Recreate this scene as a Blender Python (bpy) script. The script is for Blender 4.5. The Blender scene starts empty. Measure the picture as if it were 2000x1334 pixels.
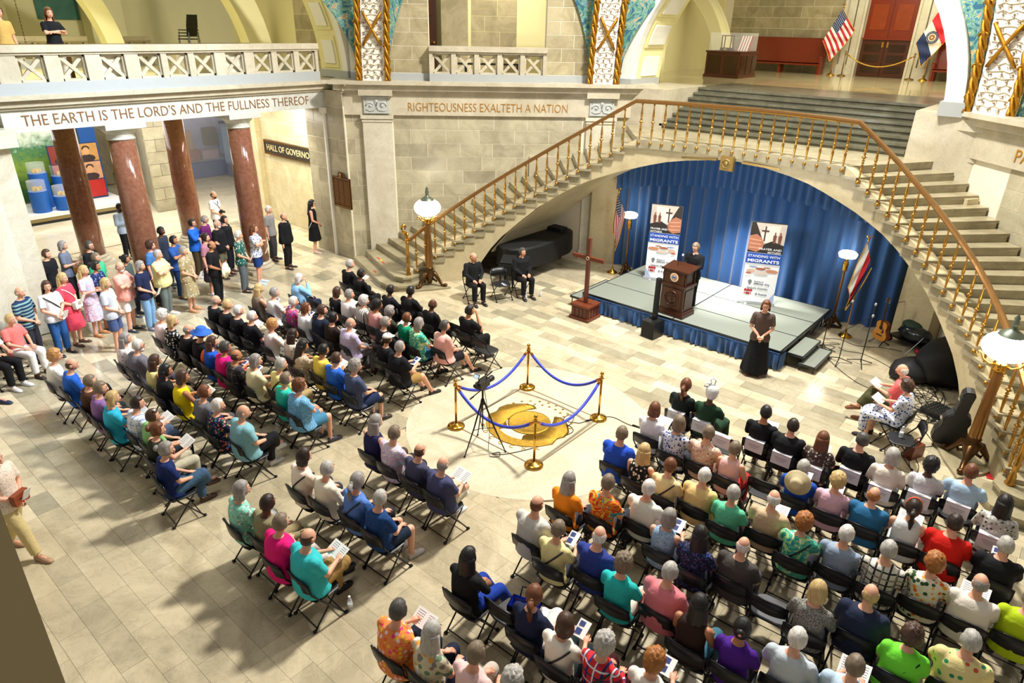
import bpy, bmesh, math, random
from mathutils import Vector, Matrix, noise
R = random.Random(7)
PI = math.pi
S2 = 2 ** -.5
scene = bpy.context.scene
COL = scene.collection

# ---------------------------------------------------------------- camera, world, lights, exposure
cam_d = bpy.data.cameras.new('camera')
cam = bpy.data.objects.new('camera', cam_d)
COL.objects.link(cam)
scene.camera = cam
cam_d.sensor_width = 36.0
cam_d.lens = 1325.6 / 2000 * 36
cam_d.clip_end = 200
AZ = math.radians(40.2)
def view_basis(pitch, roll):
    p, r = math.radians(pitch), math.radians(roll)
    fw = Vector((0, math.cos(p), -math.sin(p)))
    up0 = Vector((0, math.sin(p), math.cos(p)))
    rt0 = Vector((1, 0, 0))
    rt = math.cos(r) * rt0 + math.sin(r) * up0
    up = -math.sin(r) * rt0 + math.cos(r) * up0
    V = Vector((math.cos(AZ), -math.sin(AZ), 0))
    U = Vector((math.sin(AZ), math.cos(AZ), 0))
    f = lambda a: Vector((a.dot(V), a.dot(U), a.z))
    return f(rt), f(up), f(fw)
rt, up, fw = view_basis(25.07, 1.251)
cam.matrix_world = Matrix(((rt.x, up.x, -fw.x, 6.8193), (rt.y, up.y, -fw.y, -8.628), (rt.z, up.z, -fw.z, 6.83), (0, 0, 0, 1)))

world = bpy.data.worlds.new('rotunda_air')
scene.world = world
world.use_nodes = True
wb = world.node_tree.nodes['Background']
wb.inputs[0].default_value = (1.0, .97, .93, 1)
wb.inputs[1].default_value = .21

def area(name, loc, target, size, power, color=(1, .965, .9), sizey=None):
    d = bpy.data.lights.new(name, 'AREA')
    d.shape = 'RECTANGLE' if sizey else 'DISK'
    d.size = size
    if sizey: d.size_y = sizey
    d.energy = power
    d.color = color
    o = bpy.data.objects.new(name, d)
    COL.objects.link(o)
    o.location = loc
    o.rotation_euler = (Vector(target) - Vector(loc)).to_track_quat('-Z', 'Y').to_euler()
    return o
area('dome_light', (1.0, 5.0, 14.0), (0, -1, 0), 1.3, 3300)
area('dome_light_soft', (-2, -3, 15), (-2, 0, 0), 5, 350)
wd = area('west_daylight', (-3, .5, 12), (-11.2, -4.0, 2.0), 2.5, 300, (.7, .83, 1)); wd.data.spread = math.radians(70)
area('stage_light', (3.5, 7, 13), (1, 2, 0), 1.0, 480)
area('hall_light', (-19, 1, 4.3), (-19, 1, 0), 6, 620, (.98, .98, 1), 8)
area('side_hall_light', (-13.4, 3.0, 4.2), (-13.6, 4.4, .8), 1.2, 190, (1, .95, .85), 1.8)
area('landing_light', (0, 17.0, 9.5), (0, 18, 5.2), 4, 520, (1, .92, .68), 7)
area('gallery_light', (-16, -1, 9.2), (-15, -1, 5.3), 4, 280, (1, .9, .62), 8)
area('corner_room_light', (-9.6, 9.8, 8.6), (-9.6, 9.8, 5.3), 2.5, 160, (1, .88, .6), 2.5)
area('curtain_light', (0.4, 4.6, 3.6), (0.4, 8.4, .9), .5, 70, (.95, .97, 1))
area('stage_downlight', (0.3, 7.7, 3.5), (0.35, 8.05, .5), .3, 95, (1, .98, .94)).data.spread = math.radians(75)

vs = scene.view_settings
vs.view_transform = 'Standard'
vs.look = 'None'
vs.gamma = 1.0
vs.exposure = 0.16
vs.use_curve_mapping = False

# ---------------------------------------------------------------- helpers
def lin(c):
    return c / 12.92 if c <= .04045 else ((c + .055) / 1.055) ** 2.4
def hexc(h):
    return tuple(lin(int(h[i:i + 2], 16) / 255) for i in (0, 2, 4)) + (1,)
MATS = {}
def nodes_of(name):
    m = bpy.data.materials.new(name)
    m.use_nodes = True
    nt = m.node_tree
    return m, nt, nt.nodes['Principled BSDF']
def N(nt, t, **kw):
    n = nt.nodes.new(t)
    for k, v in kw.items():
        if k in n.inputs: n.inputs[k].default_value = v
        else: setattr(n, k, v)
    return n
def mat(name, hx, rough=.6, metal=0, var=0.0, scale=8, bump=0.0, rnd=0.0, emit=0, spec=None, coat=0):
    """plain surface with noise variation of its colour, fine relief and a per-object tone"""
    if name in MATS: return MATS[name]
    m, nt, b = nodes_of(name)
    c = hexc(hx)
    b.inputs['Roughness'].default_value = rough
    b.inputs['Metallic'].default_value = metal
    if coat: b.inputs['Coat Weight'].default_value = coat
    if spec is not None: b.inputs['Specular IOR Level'].default_value = spec
    src = None
    tc = N(nt, 'ShaderNodeTexCoord')
    nz = N(nt, 'ShaderNodeTexNoise', Scale=scale, Detail=4.0, Roughness=.6)
    nt.links.new(tc.outputs['Object'], nz.inputs['Vector'])
    hsv = N(nt, 'ShaderNodeHueSaturation')
    hsv.inputs['Color'].default_value = c
    mr = N(nt, 'ShaderNodeMapRange')
    mr.inputs['To Min'].default_value = 1 - var
    mr.inputs['To Max'].default_value = 1 + var
    nt.links.new(nz.outputs['Fac'], mr.inputs['Value'])
    if rnd:
        oi = N(nt, 'ShaderNodeObjectInfo')
        m2 = N(nt, 'ShaderNodeMapRange')
        m2.inputs['To Min'].default_value = 1 - rnd
        m2.inputs['To Max'].default_value = 1 + rnd * .6
        nt.links.new(oi.outputs['Random'], m2.inputs['Value'])
        mm = N(nt, 'ShaderNodeMath', operation='MULTIPLY')
        nt.links.new(mr.outputs[0], mm.inputs[0]); nt.links.new(m2.outputs[0], mm.inputs[1])
        nt.links.new(mm.outputs[0], hsv.inputs['Value'])
        m3 = N(nt, 'ShaderNodeMapRange')
        m3.inputs['To Min'].default_value = .75; m3.inputs['To Max'].default_value = 1.2
        nt.links.new(oi.outputs['Random'], m3.inputs['Value'])
        nt.links.new(m3.outputs[0], hsv.inputs['Saturation'])
    else:
        nt.links.new(mr.outputs[0], hsv.inputs['Value'])
    nt.links.new(hsv.outputs[0], b.inputs['Base Color'])
    if bump:
        bp = N(nt, 'ShaderNodeBump', Strength=bump, Distance=.01)
        n2 = N(nt, 'ShaderNodeTexNoise', Scale=scale * 6, Detail=3.0)
        nt.links.new(tc.outputs['Object'], n2.inputs['Vector'])
        nt.links.new(n2.outputs['Fac'], bp.inputs['Height'])
        nt.links.new(bp.outputs[0], b.inputs['Normal'])
    if emit:
        b.inputs['Emission Color'].default_value = c
        b.inputs['Emission Strength'].default_value = emit
    MATS[name] = m
    return m
def marble(name, hx, hx2, rough=.25, rnd=.08, scale=1.6, world_space=False):
    """stone with soft cloudy veins; every block gets its own tone"""
    if name in MATS: return MATS[name]
    m, nt, b = nodes_of(name)
    tc = N(nt, 'ShaderNodeTexCoord'); oi = N(nt, 'ShaderNodeObjectInfo')
    ge = N(nt, 'ShaderNodeNewGeometry')
    nz = N(nt, 'ShaderNodeTexNoise', Scale=scale, Detail=6.0, Roughness=.62, Distortion=1.2)
    nt.links.new(ge.outputs['Position'], nz.inputs['Vector'])
    vn = N(nt, 'ShaderNodeTexNoise', Scale=scale * 2.3, Detail=8.0, Roughness=.7, Distortion=2.5)
    nt.links.new(ge.outputs['Position'], vn.inputs['Vector'])
    rp = N(nt, 'ShaderNodeValToRGB')
    rp.color_ramp.elements[0].position = .36; rp.color_ramp.elements[0].color = hexc(hx2)
    rp.color_ramp.elements[1].position = .62; rp.color_ramp.elements[1].color = hexc(hx)
    nt.links.new(nz.outputs['Fac'], rp.inputs[0])
    vr = N(nt, 'ShaderNodeValToRGB')
    vr.color_ramp.elements[0].position = .47; vr.color_ramp.elements[0].color = (1, 1, 1, 1)
    vr.color_ramp.elements[1].position = .5; vr.color_ramp.elements[1].color = (.86, .86, .84, 1)
    e = vr.color_ramp.elements.new(.53); e.color = (1, 1, 1, 1)
    nt.links.new(vn.outputs['Fac'], vr.inputs[0])
    mx = N(nt, 'ShaderNodeMix', data_type='RGBA', blend_type='MULTIPLY')
    mx.inputs[0].default_value = 1
    nt.links.new(rp.outputs[0], mx.inputs[6]); nt.links.new(vr.outputs[0], mx.inputs[7])
    hsv = N(nt, 'ShaderNodeHueSaturation')
    mr = N(nt, 'ShaderNodeMapRange')
    mr.inputs['To Min'].default_value = 1 - rnd; mr.inputs['To Max'].default_value = 1 + rnd * .7
    nt.links.new(oi.outputs['Random'], mr.inputs['Value'])
    nt.links.new(mr.outputs[0], hsv.inputs['Value'])
    nt.links.new(mx.outputs[2], hsv.inputs['Color'])
    nt.links.new(hsv.outputs[0], b.inputs['Base Color'])
    b.inputs['Roughness'].default_value = rough
    MATS[name] = m
    return m

class MB:
    """collects shapes, builds ONE mesh"""
    def __init__(s): s.v = []; s.f = []; s.m = []; s.mi = 0
    def add(s, vs, fs):
        o = len(s.v)
        s.v += [tuple(v) for v in vs]
        s.f += [tuple(i + o for i in f) for f in fs]
        s.m += [s.mi] * len(fs)
        return s
    def box(s, c, d, rz=0, rx=0, ry=0):
        M = Matrix.Translation(c) @ Matrix.Rotation(rz, 4, 'Z') @ Matrix.Rotation(ry, 4, 'Y') @ Matrix.Rotation(rx, 4, 'X')
        x, y, z = d[0] / 2, d[1] / 2, d[2] / 2
        vs = [M @ Vector(p) for p in ((-x, -y, -z), (x, -y, -z), (x, y, -z), (-x, y, -z), (-x, -y, z), (x, -y, z), (x, y, z), (-x, y, z))]
        return s.add(vs, [(3, 2, 1, 0), (4, 5, 6, 7), (0, 1, 5, 4), (1, 2, 6, 5), (2, 3, 7, 6), (3, 0, 4, 7)])
    def prism(s, pts, z0, z1):
        n = len(pts)
        a = sum(pts[i][0] * pts[(i + 1) % n][1] - pts[(i + 1) % n][0] * pts[i][1] for i in range(n))
        if a < 0: pts = pts[::-1]
        vs = [(p[0], p[1], z0) for p in pts] + [(p[0], p[1], z1) for p in pts]
        fs = [tuple(range(n - 1, -1, -1)), tuple(range(n, 2 * n))]
        fs += [(i, (i + 1) % n, n + (i + 1) % n, n + i) for i in range(n)]
        return s.add(vs, fs)
    def ring_loft(s, rings, cap=True, closed=True):
        n = len(rings[0]); vs = [p for r in rings for p in r]; fs = []
        for k in range(len(rings) - 1):
            for i in range(n if closed else n - 1):
                a, b = k * n + i, k * n + (i + 1) % n
                fs.append((a, b, b + n, a + n))
        if cap:
            fs.append(tuple(range(n - 1, -1, -1)))
            fs.append(tuple((len(rings) - 1) * n + i for i in range(n)))
        return s.add(vs, fs)
    def lathe(s, prof, c=(0, 0, 0), n=12, cap=True):
        c = Vector(c)
        return s.ring_loft([[c + Vector((r * math.cos(2 * PI * i / n), r * math.sin(2 * PI * i / n), z)) for i in range(n)] for r, z in prof], cap)
    def tube(s, pts, r, n=6, cap=True, flat=1.0):
        pts = [Vector(p) for p in pts]; rings = []
        rr = r if isinstance(r, (list, tuple)) else [r] * len(pts)
        for i, p in enumerate(pts):
            t = (pts[min(i + 1, len(pts) - 1)] - pts[max(i - 1, 0)])
            if t.length < 1e-6: t = Vector((0, 0, 1))
            t.normalize()
            u = t.cross(Vector((0, 0, 1)))
            if u.length < .05: u = t.cross(Vector((1, 0, 0)))
            u.normalize(); w = u.cross(t)
            rings.append([p + rr[i] * (math.cos(2 * PI * k / n) * u + flat * math.sin(2 * PI * k / n) * w) for k in range(n)])
        return s.ring_loft(rings, cap)
    def ell(s, c, r, n=12, m=8, f=None):
        c = Vector(c); vs = []; fs = []
        r = r if isinstance(r, (list, tuple)) else (r, r, r)
        for j in range(1, m):
            for i in range(n):
                a, b = 2 * PI * i / n, PI * j / m
                d = Vector((math.sin(b) * math.cos(a), math.sin(b) * math.sin(a), math.cos(b)))
                k = f(d) if f else 1
                vs.append(c + Vector((d.x * r[0], d.y * r[1], d.z * r[2])) * k)
        for d in (Vector((0, 0, 1)), Vector((0, 0, -1))):
            vs.append(c + Vector((0, 0, d.z * r[2])) * (f(d) if f else 1))
        T, B = (m - 1) * n, (m - 1) * n + 1
        for j in range(m - 2):
            for i in range(n):
                a, b = j * n + i, j * n + (i + 1) % n
                fs.append((a, a + n, b + n, b))
        for i in range(n):
            fs.append((T, i, (i + 1) % n)); q = (m - 2) * n
            fs.append((B, q + (i + 1) % n, q + i))
        return s.add(vs, fs)
    def grid(s, f, nu, nv):
        vs = [f(i / nu, j / nv) for j in range(nv + 1) for i in range(nu + 1)]
        return s.add(vs, [(j * (nu + 1) + i, j * (nu + 1) + i + 1, (j + 1) * (nu + 1) + i + 1, (j + 1) * (nu + 1) + i) for j in range(nv) for i in range(nu)])
    def mesh(s, name, smooth=False, mats=()):
        me = bpy.data.meshes.new(name)
        me.from_pydata(s.v, [], s.f)
        for m in mats: me.materials.append(m)
        if len(mats) > 1: me.polygons.foreach_set('material_index', s.m)
        if smooth: me.polygons.foreach_set('use_smooth', [True] * len(s.f))
        me.update()
        return me
    def build(s, name, mats, parent=None, smooth=False, loc=None, rz=0):
        if not isinstance(mats, (list, tuple)): mats = [mats]
        return put(name, s.mesh(name, smooth, mats), parent, loc, rz)
def put(name, me, parent=None, loc=None, rz=0, scale=None):
    o = bpy.data.objects.new(name, me)
    COL.objects.link(o)
    if parent: o.parent = parent
    if loc is not None: o.location = loc
    if rz: o.rotation_euler = (0, 0, rz)
    if scale is not None: o.scale = scale
    return o
def tag(o, label=None, cat=None, group=None, kind=None):
    if label: o['label'] = label
    if cat: o['category'] = cat
    if group: o['group'] = group
    if kind: o['kind'] = kind
    return o
def empty(name, loc=(0, 0, 0), rz=0, label=None, cat=None, group=None, kind=None):
    o = bpy.data.objects.new(name, None)
    COL.objects.link(o)
    o.location = loc
    o.rotation_euler = (0, 0, rz)
    o.empty_display_size = .1
    return tag(o, label, cat, group, kind)
def fibre(me_obj, mod, **kw):
    md = me_obj.modifiers.new(mod, mod)
    for k, v in kw.items(): setattr(md, k, v)
    return md
def text_mesh(body, size, ext=.004, align='LEFT', spacing=1.0, offset=0.0):
    c = bpy.data.curves.new('letters', 'FONT')
    c.body = body; c.size = size; c.extrude = ext; c.align_x = align; c.space_character = spacing; c.offset = offset
    c.resolution_u = 3
    o = bpy.data.objects.new('letters', c)
    COL.objects.link(o)
    dg = bpy.context.evaluated_depsgraph_get()
    me = bpy.data.meshes.new_from_object(o.evaluated_get(dg))
    bpy.data.objects.remove(o); bpy.data.curves.remove(c)
    return me
def lettering(name, body, size, m, parent, loc, xdir, updir=(0, 0, 1), width=None, align='LEFT', ext=.004, offset=0.0, spacing=1.0):
    me = text_mesh(body, size, ext, align, spacing, offset)
    me.materials.clear(); me.materials.append(m)
    o = put(name, me, parent)
    x = Vector(xdir).normalized(); y = Vector(updir).normalized(); z = x.cross(y)
    sx = 1
    if width:
        xs = [v.co.x for v in me.vertices]; w = max(xs) - min(xs); sx = width / w
    M = Matrix(((x.x * sx, y.x, z.x, loc[0]), (x.y * sx, y.y, z.y, loc[1]), (x.z * sx, y.z, z.z, loc[2]), (0, 0, 0, 1)))
    o.matrix_basis = M
    return o
def chamfer_box():
    bm = bmesh.new()
    bmesh.ops.create_cube(bm, size=1)
    return bm
def unit_block(name, m, ch=.012):
    mb = MB(); a, b = .5, .5 - ch
    # front face (-y) inset for a softened edge
    vs = [(-.5, -b, -.5), (.5, -b, -.5), (.5, -b, .5), (-.5, -b, .5), (-b, -.5, -b), (b, -.5, -b), (b, -.5, b), (-b, -.5, b), (-.5, .5, -.5), (.5, .5, -.5), (.5, .5, .5), (-.5, .5, .5)]
    fs = [(4, 5, 6, 7), (0, 1, 5, 4), (1, 2, 6, 5), (2, 3, 7, 6), (3, 0, 4, 7), (1, 0, 8, 9), (2, 1, 9, 10), (3, 2, 10, 11), (0, 3, 11, 8), (9, 8, 11, 10)]
    mb.add(vs, fs)
    return mb.mesh(name, False, [m])
# ---------------------------------------------------------------- materials of the building
STONE = marble('wall_stone', 'bdb599', 'a29a80', .3, .17, 1.3)
STONE_UP = marble('wall_stone_warm', 'b7ab88', '9c906e', .4, .13, 1.3)
STONE_HALL = marble('hall_stone', 'd6caa2', 'c2b48a', .45, .07, 1.3)
JOINT = mat('pale_joint', 'e9e1cb', .8)
JOINT_D = mat('fine_joint', 'b5ab93', .8)
TRIM = marble('trim_stone', 'cbc2aa', 'b9af97', .3, .04, 1.1)
PALE = marble('pale_pilaster_stone', 'dcd6c2', 'cbc3ac', .3, .03, .9)
STEP = marble('stair_stone', 'a89e80', '8f8569', .3, .06, 1.6)
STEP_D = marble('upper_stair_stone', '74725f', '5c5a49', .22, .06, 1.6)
STRING = marble('stair_face_stone', 'cdbf99', 'b9aa84', .35, .03, .8)
FLOOR = marble('floor_tile_stone', 'cbbd9d', 'ada083', .15, .14, .9)
FLOOR2 = marble('medallion_floor_stone', 'd8cdb3', 'cabea1', .14, .02, 1.0)
UPFLOOR = marble('upper_floor_stone', 'cfc197', 'b9ab83', .07, .05, .9)
PLASTER = mat('cream_plaster', 'e8e0a8', .8, var=.04, scale=2)
WHITE = mat('white_arch_plaster', 'f0eee4', .7, var=.02, scale=2)
BRASS = mat('polished_brass', 'd9a441', .18, 1, var=.06)
GILT = mat('gilded_plaster', 'b88428', .35, .85, var=.35, scale=22, bump=.6)
BRONZE = mat('dark_bronze', '5a3f22', .35, .8, var=.25, scale=20)
BRONZE2 = mat('rail_bronze', '9a7040', .28, .75, var=.15, scale=9)
GOLDLET = mat('gold_lettering', 'b8842c', .4, .4)
COPPERLET = mat('copper_lettering', '8a5f34', .5, .3)
PORPH = None
def porphyry():
    m, nt, b = nodes_of('red_brown_marble')
    tc = N(nt, 'ShaderNodeTexCoord'); nz = N(nt, 'ShaderNodeTexNoise', Scale=11.0, Detail=9.0, Roughness=.7)
    nt.links.new(tc.outputs['Object'], nz.inputs['Vector'])
    rp = N(nt, 'ShaderNodeValToRGB')
    rp.color_ramp.elements[0].position = .3; rp.color_ramp.elements[0].color = hexc('6e4330')
    rp.color_ramp.elements[1].position = .72; rp.color_ramp.elements[1].color = hexc('94654e')
    nt.links.new(nz.outputs['Fac'], rp.inputs[0]); nt.links.new(rp.outputs[0], b.inputs['Base Color'])
    b.inputs['Roughness'].default_value = .12
    return m
PORPH = porphyry()
WOOD = mat('walnut_wood', '4a2412', .3, var=.3, scale=6)
WOOD_R = mat('red_mahogany', '7a2c14', .25, var=.2, scale=5)
WOOD_X = mat('cherry_wood', '6a3018', .4, var=.2, scale=7)
BLACK = mat('black_metal', '121212', .4, .3)
BLACKP = mat('black_plastic', '161717', .38)
GLOBE = mat('lit_globe_glass', 'fff6e2', .3, emit=15)
GLASS = None
def glass(name, col=(.95, 1, 1, 1), alpha=.18):
    m, nt, b = nodes_of(name)
    b.inputs['Base Color'].default_value = col
    b.inputs['Roughness'].default_value = .05
    b.inputs['Alpha'].default_value = alpha
    return m
GLASS = glass('clear_acrylic')
ZU = 5.2          # gallery level
ZL = 4.176        # stair landing
D0 = 10.0 * math.sqrt(2)

# ---------------------------------------------------------------- floor
floor_bm = MB(); floor_bm.box((-8, 2, -.13), (44, 34, .2))
floor = floor_bm.build('floor', mat('floor_joint', 'b9ad90', .7)); tag(floor, kind='structure')
tile_m = unit_block('floor_tile', FLOOR, .004)
tiles = []
camp = Vector((6.82, -8.63, 6.83))
def in_view(p, k=1.15):
    d = Vector(p) - camp
    z = d.dot(fw)
    return z > .5 and abs(d.dot(rt) / z) < k and abs(d.dot(up) / z) < k * .72
TR = random.Random(3)
y = -12.0
while y < 13:
    x = -17 + TR.random() * .5
    while x < 11:
        w = TR.choice((.56, .62, .62, .74, .86, .93))
        cx, cy = x + w / 2, y + .155
        inhall = cx > -10.6 or -4.4 < cy < 4.6
        if in_view((cx, cy, 0)) and math.hypot(cx, cy) > 2.12 and inhall and not (cx < -10.2 and abs(cy) > 4.2 and cx > -12): tiles.append((cx, cy, w))
        x += w
    y += .31
tiles.sort(key=lambda t: (Vector((t[0], t[1], 0)) - camp).length + (0 if in_view((t[0], t[1], 0), .78) else 1000))
for cx, cy, w in tiles[:300]:
    put('floor_tile', tile_m, floor, (cx, cy, -.018), scale=(w - .003, .307, .03))
    # the unit block's front is -y; lay it face up by keeping a full box
tone = [marble('floor_tone_' + n, a, b, .16, .0, 1.1) for n, a, b in (('pale', 'cfc2a3', 'b6a98b'), ('grey', 'b9af94', 'a0967b'), ('cream', 'dfd1b1', 'c9ba99'), ('dusk', 'a59d84', '918970'))]
tb = MB()
for cx, cy, w in tiles[300:]:
    tb.mi = TR.choices((0, 1, 2, 3), (5, 4, 2, 1))[0]
    tb.box((cx, cy, -.018), (w - .004, .306, .03))
tag(tb.build('floor_tiles', tone, floor), kind='stuff')
mb = MB(); mb.lathe([(0.01, -.03), (2.31, -.03), (2.31, -.001), (0.01, -.001)], n=96)
mb.build('medallion_ring', FLOOR2, floor, loc=(0, 0, 0))
mb = MB()
for s in (-1, 1):
    mb.box((0, s * 1.02, -.0015), (2.04, .03, .006)); mb.box((s * .96, 0, -.0015), (.03, 2.04, .006))
mb.build('inlay_line', mat('inlay_line_brown', '7d6b4c', .4), floor)
far = MB(); far.box((-21.5, 1.5, -.02), (9, 14, .03)); far.build('hall_floor', FLOOR2, floor)

# ---------------------------------------------------------------- state seal in the floor
seal = empty('floor_seal', (0, 0, .002), label='round bronze relief seal inlaid in the floor inside the blue ropes', cat='seal')
SEALM = mat('seal_bronze', 'b58e34', .3, .9, var=.45, scale=14, bump=1.0)
mb = MB(); mb.lathe([(0, .012), (.36, .012), (.37, .016), (.40, .016), (.41, .006), (.41, 0)], n=48, cap=False); mb.build('shield', SEALM, seal, True)
def blob(pts, z=.014, name='relief'):
    m = MB(); n = len(pts)
    c = (sum(p[0] for p in pts) / n, sum(p[1] for p in pts) / n)
    out = [(p[0], p[1], 0) for p in pts]; mid = [(c[0] + (p[0] - c[0]) * .88, c[1] + (p[1] - c[1]) * .88, z) for p in pts]
    m.ring_loft([out, mid]); return m
bear = [(.3, -.62), (.44, -.62), (.62, -.42), (.78, -.3), (.74, -.1), (.8, .05), (.76, .24), (.62, .4), (.5, .5), (.34, .56), (.22, .5), (.3, .38), (.34, .26), (.38, .12), (.36, -.05), (.38, -.2), (.3, -.34), (.2, -.42)]
for s in (-1, 1):
    blob([(s * a, b) for a, b in bear][::s]).build('bear', SEALM, seal, True)
scroll = [(math.cos(a) * r, math.sin(a) * r) for r, aa in ((.82, range(200, 341, 10)), (.62, range(340, 199, -10))) for a in map(math.radians, aa)]
m = MB(); h = len(scroll) // 2
m.ring_loft([[(*scroll[i], 0), (*scroll[-1 - i], 0), (*scroll[-1 - i], .012), (*scroll[i], .012)] for i in range(h)])
m.build('ribbon', SEALM, seal)
m = MB()
for a in range(20, 161, 7):
    for r in (.62, .74):
        if (a // 7) % 2 == (r > .7): continue
        t = math.radians(a); c = (math.cos(t) * r, .1 + math.sin(t) * r)
        m.prism([(c[0] + (.03 if k % 2 == 0 else .013) * math.sin(PI * k / 5), c[1] + (.03 if k % 2 == 0 else .013) * math.cos(PI * k / 5)) for k in range(10)], 0, .008)
tag(m.build('star_field', SEALM, seal), kind='stuff')
for i, ch in enumerate('MDCCCXX'):
    a = math.radians(225 + i * 15)
    lettering('numeral', ch, .13, SEALM, seal, (math.cos(a) * .92, math.sin(a) * .92, .002), (-math.sin(a), math.cos(a), 0), (-math.cos(a), -math.sin(a), 0), ext=.003)

# ---------------------------------------------------------------- ashlar walls
blk = {}
def ashlar(parent, P0, d, length, z0, z1, course, bl, m, n, seed=1, skip=None, name='stone_block'):
    """running-bond blocks, each an object, on the wall face that starts at P0 and runs along d, facing n"""
    if m.name not in blk: blk[m.name] = unit_block('stone_block', m, .012)
    rr = random.Random(seed)
    d = Vector((*d, 0)).normalized(); rz = math.atan2(d.y, d.x)
    if Vector((math.sin(rz), -math.cos(rz), 0)).dot(Vector((*n, 0))) < 0:
        P0 = (P0[0] + d.x * length, P0[1] + d.y * length); d = -d; rz += PI
    nk = .027 / math.hypot(*n)
    rows = max(1, round((z1 - z0) / course)); ch = (z1 - z0) / rows
    for r_ in range(rows):
        s = -bl * (.5 if r_ % 2 else 0)
        while s < length - .02:
            a, b = max(0, s), min(length, s + bl * rr.uniform(.94, 1.06) if s + bl * 1.3 < length else length)
            s = b
            if b - a < .04: continue
            z = z0 + (r_ + .5) * ch; mid = (a + b) / 2
            if skip and skip(mid, z): continue
            put(name, blk[m.name], parent, (P0[0] + d.x * mid - n[0] * nk, P0[1] + d.y * mid - n[1] * nk, z), rz, (b - a - .016, .03, ch - .016))
def wall(name, pts, z0, z1, m, kind=True):
    mb = MB(); mb.prism(pts, z0, z1)
    o = mb.build(name, m)
    if kind: tag(o, kind='structure')
    return o
q = S2
def dg(s, D=10.0): return ((s * q) - D * q, (s * q) + D * q)          # north-west diagonal wall: s along it, D out from the centre
def eg(s, D=10.0): return ((s * q) + D * q, (-s * q) + D * q)         # north-east diagonal wall
# --- north-west diagonal wall (RIGHTEOUSNESS)
SA, SB = -4.55, 4.35
wNW = wall('wall_northwest', [dg(SA, 10.02), dg(SB, 10.02), dg(SB + .3, 10.6), dg(SA - .1, 10.6)], 0, 4.5, JOINT)
ashlar(wNW, dg(-3.15), (q, q), 5.6, 0, 4.35, .395, 1.0, STONE, (q, -q), 11)
ashlar(wNW, dg(3.45), (q, q), .9, 0, 4.35, .395, .9, STONE, (q, -q), 12)
ashlar(wNW, dg(SA), (q, q), .5, 0, 4.6, .46, .5, STONE, (q, -q), 13)
fr = wall('trim_1', [dg(SA, 9.93), dg(SB, 9.93), dg(SB + .4, 10.6), dg(SA - .1, 10.6)], 4.36, 4.96, TRIM)
for z0, z1, D in ((4.96, 5.04, 9.86), (5.04, 5.2, 9.78), (5.2, 5.3, 9.66)):
    mb = MB(); mb.prism([dg(SA - (10 - D), D), dg(SB + .2, D), dg(SB + .4, 11.2), dg(SA - .3, 11.2)], z0, z1); mb.build('moulding', TRIM, fr)
P = dg(-2.72, 9.925)
lettering('inscription', 'RIGHTEOUSNESS EXALTETH A NATION', .34, GOLDLET, fr, (P[0], P[1], 4.48), (q, q, 0), width=4.66, ext=.006, offset=-.004)
def scroll_block(parent, P, d, n, w=.72):
    """grey carved frieze block with two acanthus scrolls"""
    d = Vector((*d, 0)).normalized(); n = Vector((*n, 0)).normalized()
    rz = math.atan2(d.y, d.x)
    mb = MB(); mb.box((0, .03, 0), (w, .12, .46)); mb.build('frieze_block', mat('grey_carved_stone', 'b9bcb8', .5, var=.08, scale=14), parent, loc=P, rz=rz)
    mb = MB()
    for s in (-1, 1):
        pts = [(s * (.17 + (.13 - .018 * k) * math.cos(.75 * k * s * s)), -.035, -.02 + (.13 - .018 * k) * math.sin(.75 * k)) for k in range(7)]
        mb.tube(pts, [.022 - .0015 * k for k in range(7)], 6)
        mb.tube([(s * .3, -.035, -.12), (s * .2, -.04, -.16), (s * .06, -.04, -.14), (0, -.04, -.05), (s * .03, -.04, .08)], .016, 6)
        mb.tube([(s * .3, -.03, .1), (s * .33, -.03, .16), (s * .26, -.03, .17)], .014, 5)
        mb.ell((s * .17, -.04, -.02), (.04, .025, .04), 8, 6)
    mb.ell((0, -.035, .11), (.06, .03, .06), 8, 6)
    mb.build('acanthus_scroll', mat('grey_carved_stone', 'b9bcb8'), parent, True, loc=P, rz=rz)
def pilaster(name, P, d, n, w=.84, top=4.36, D=.22, dark=False):
    """pale smooth pilaster with cap, base and carved block above"""
    d = Vector((*d, 0)).normalized(); n = Vector((*n, 0)).normalized(); rz = math.atan2(d.y, d.x)
    mb = MB()
    mb.box((0, .1, top / 2), (w, D + .1, top))
    mb.box((0, .1, top - .05), (w + .1, D + .2, .1)); mb.box((0, .1, top - .16), (w + .05, D + .15, .05))
    mb.box((0, .1, .15), (w + .06, D + .16, .3))
    o = mb.build(name, PALE if not dark else TRIM, loc=(P[0], P[1], 0), rz=rz); tag(o, kind='structure')
    scroll_block(o, (0, 0, 0), (1, 0), (0, -1)); 
    for c in o.children: c.location = (0, -.04, top + .28); c.rotation_euler = (0, 0, 0)
    mb = MB(); mb.box((0, .1, top + .66), (w + .12, D + .34, .24)); mb.build('ledge_block', TRIM, o)
    return o
pilaster('trim_2', dg(-3.6, 9.95), (q, q), (q, -q))
pilaster('trim_3', dg(2.98, 9.95), (q, q), (q, -q))
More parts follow.
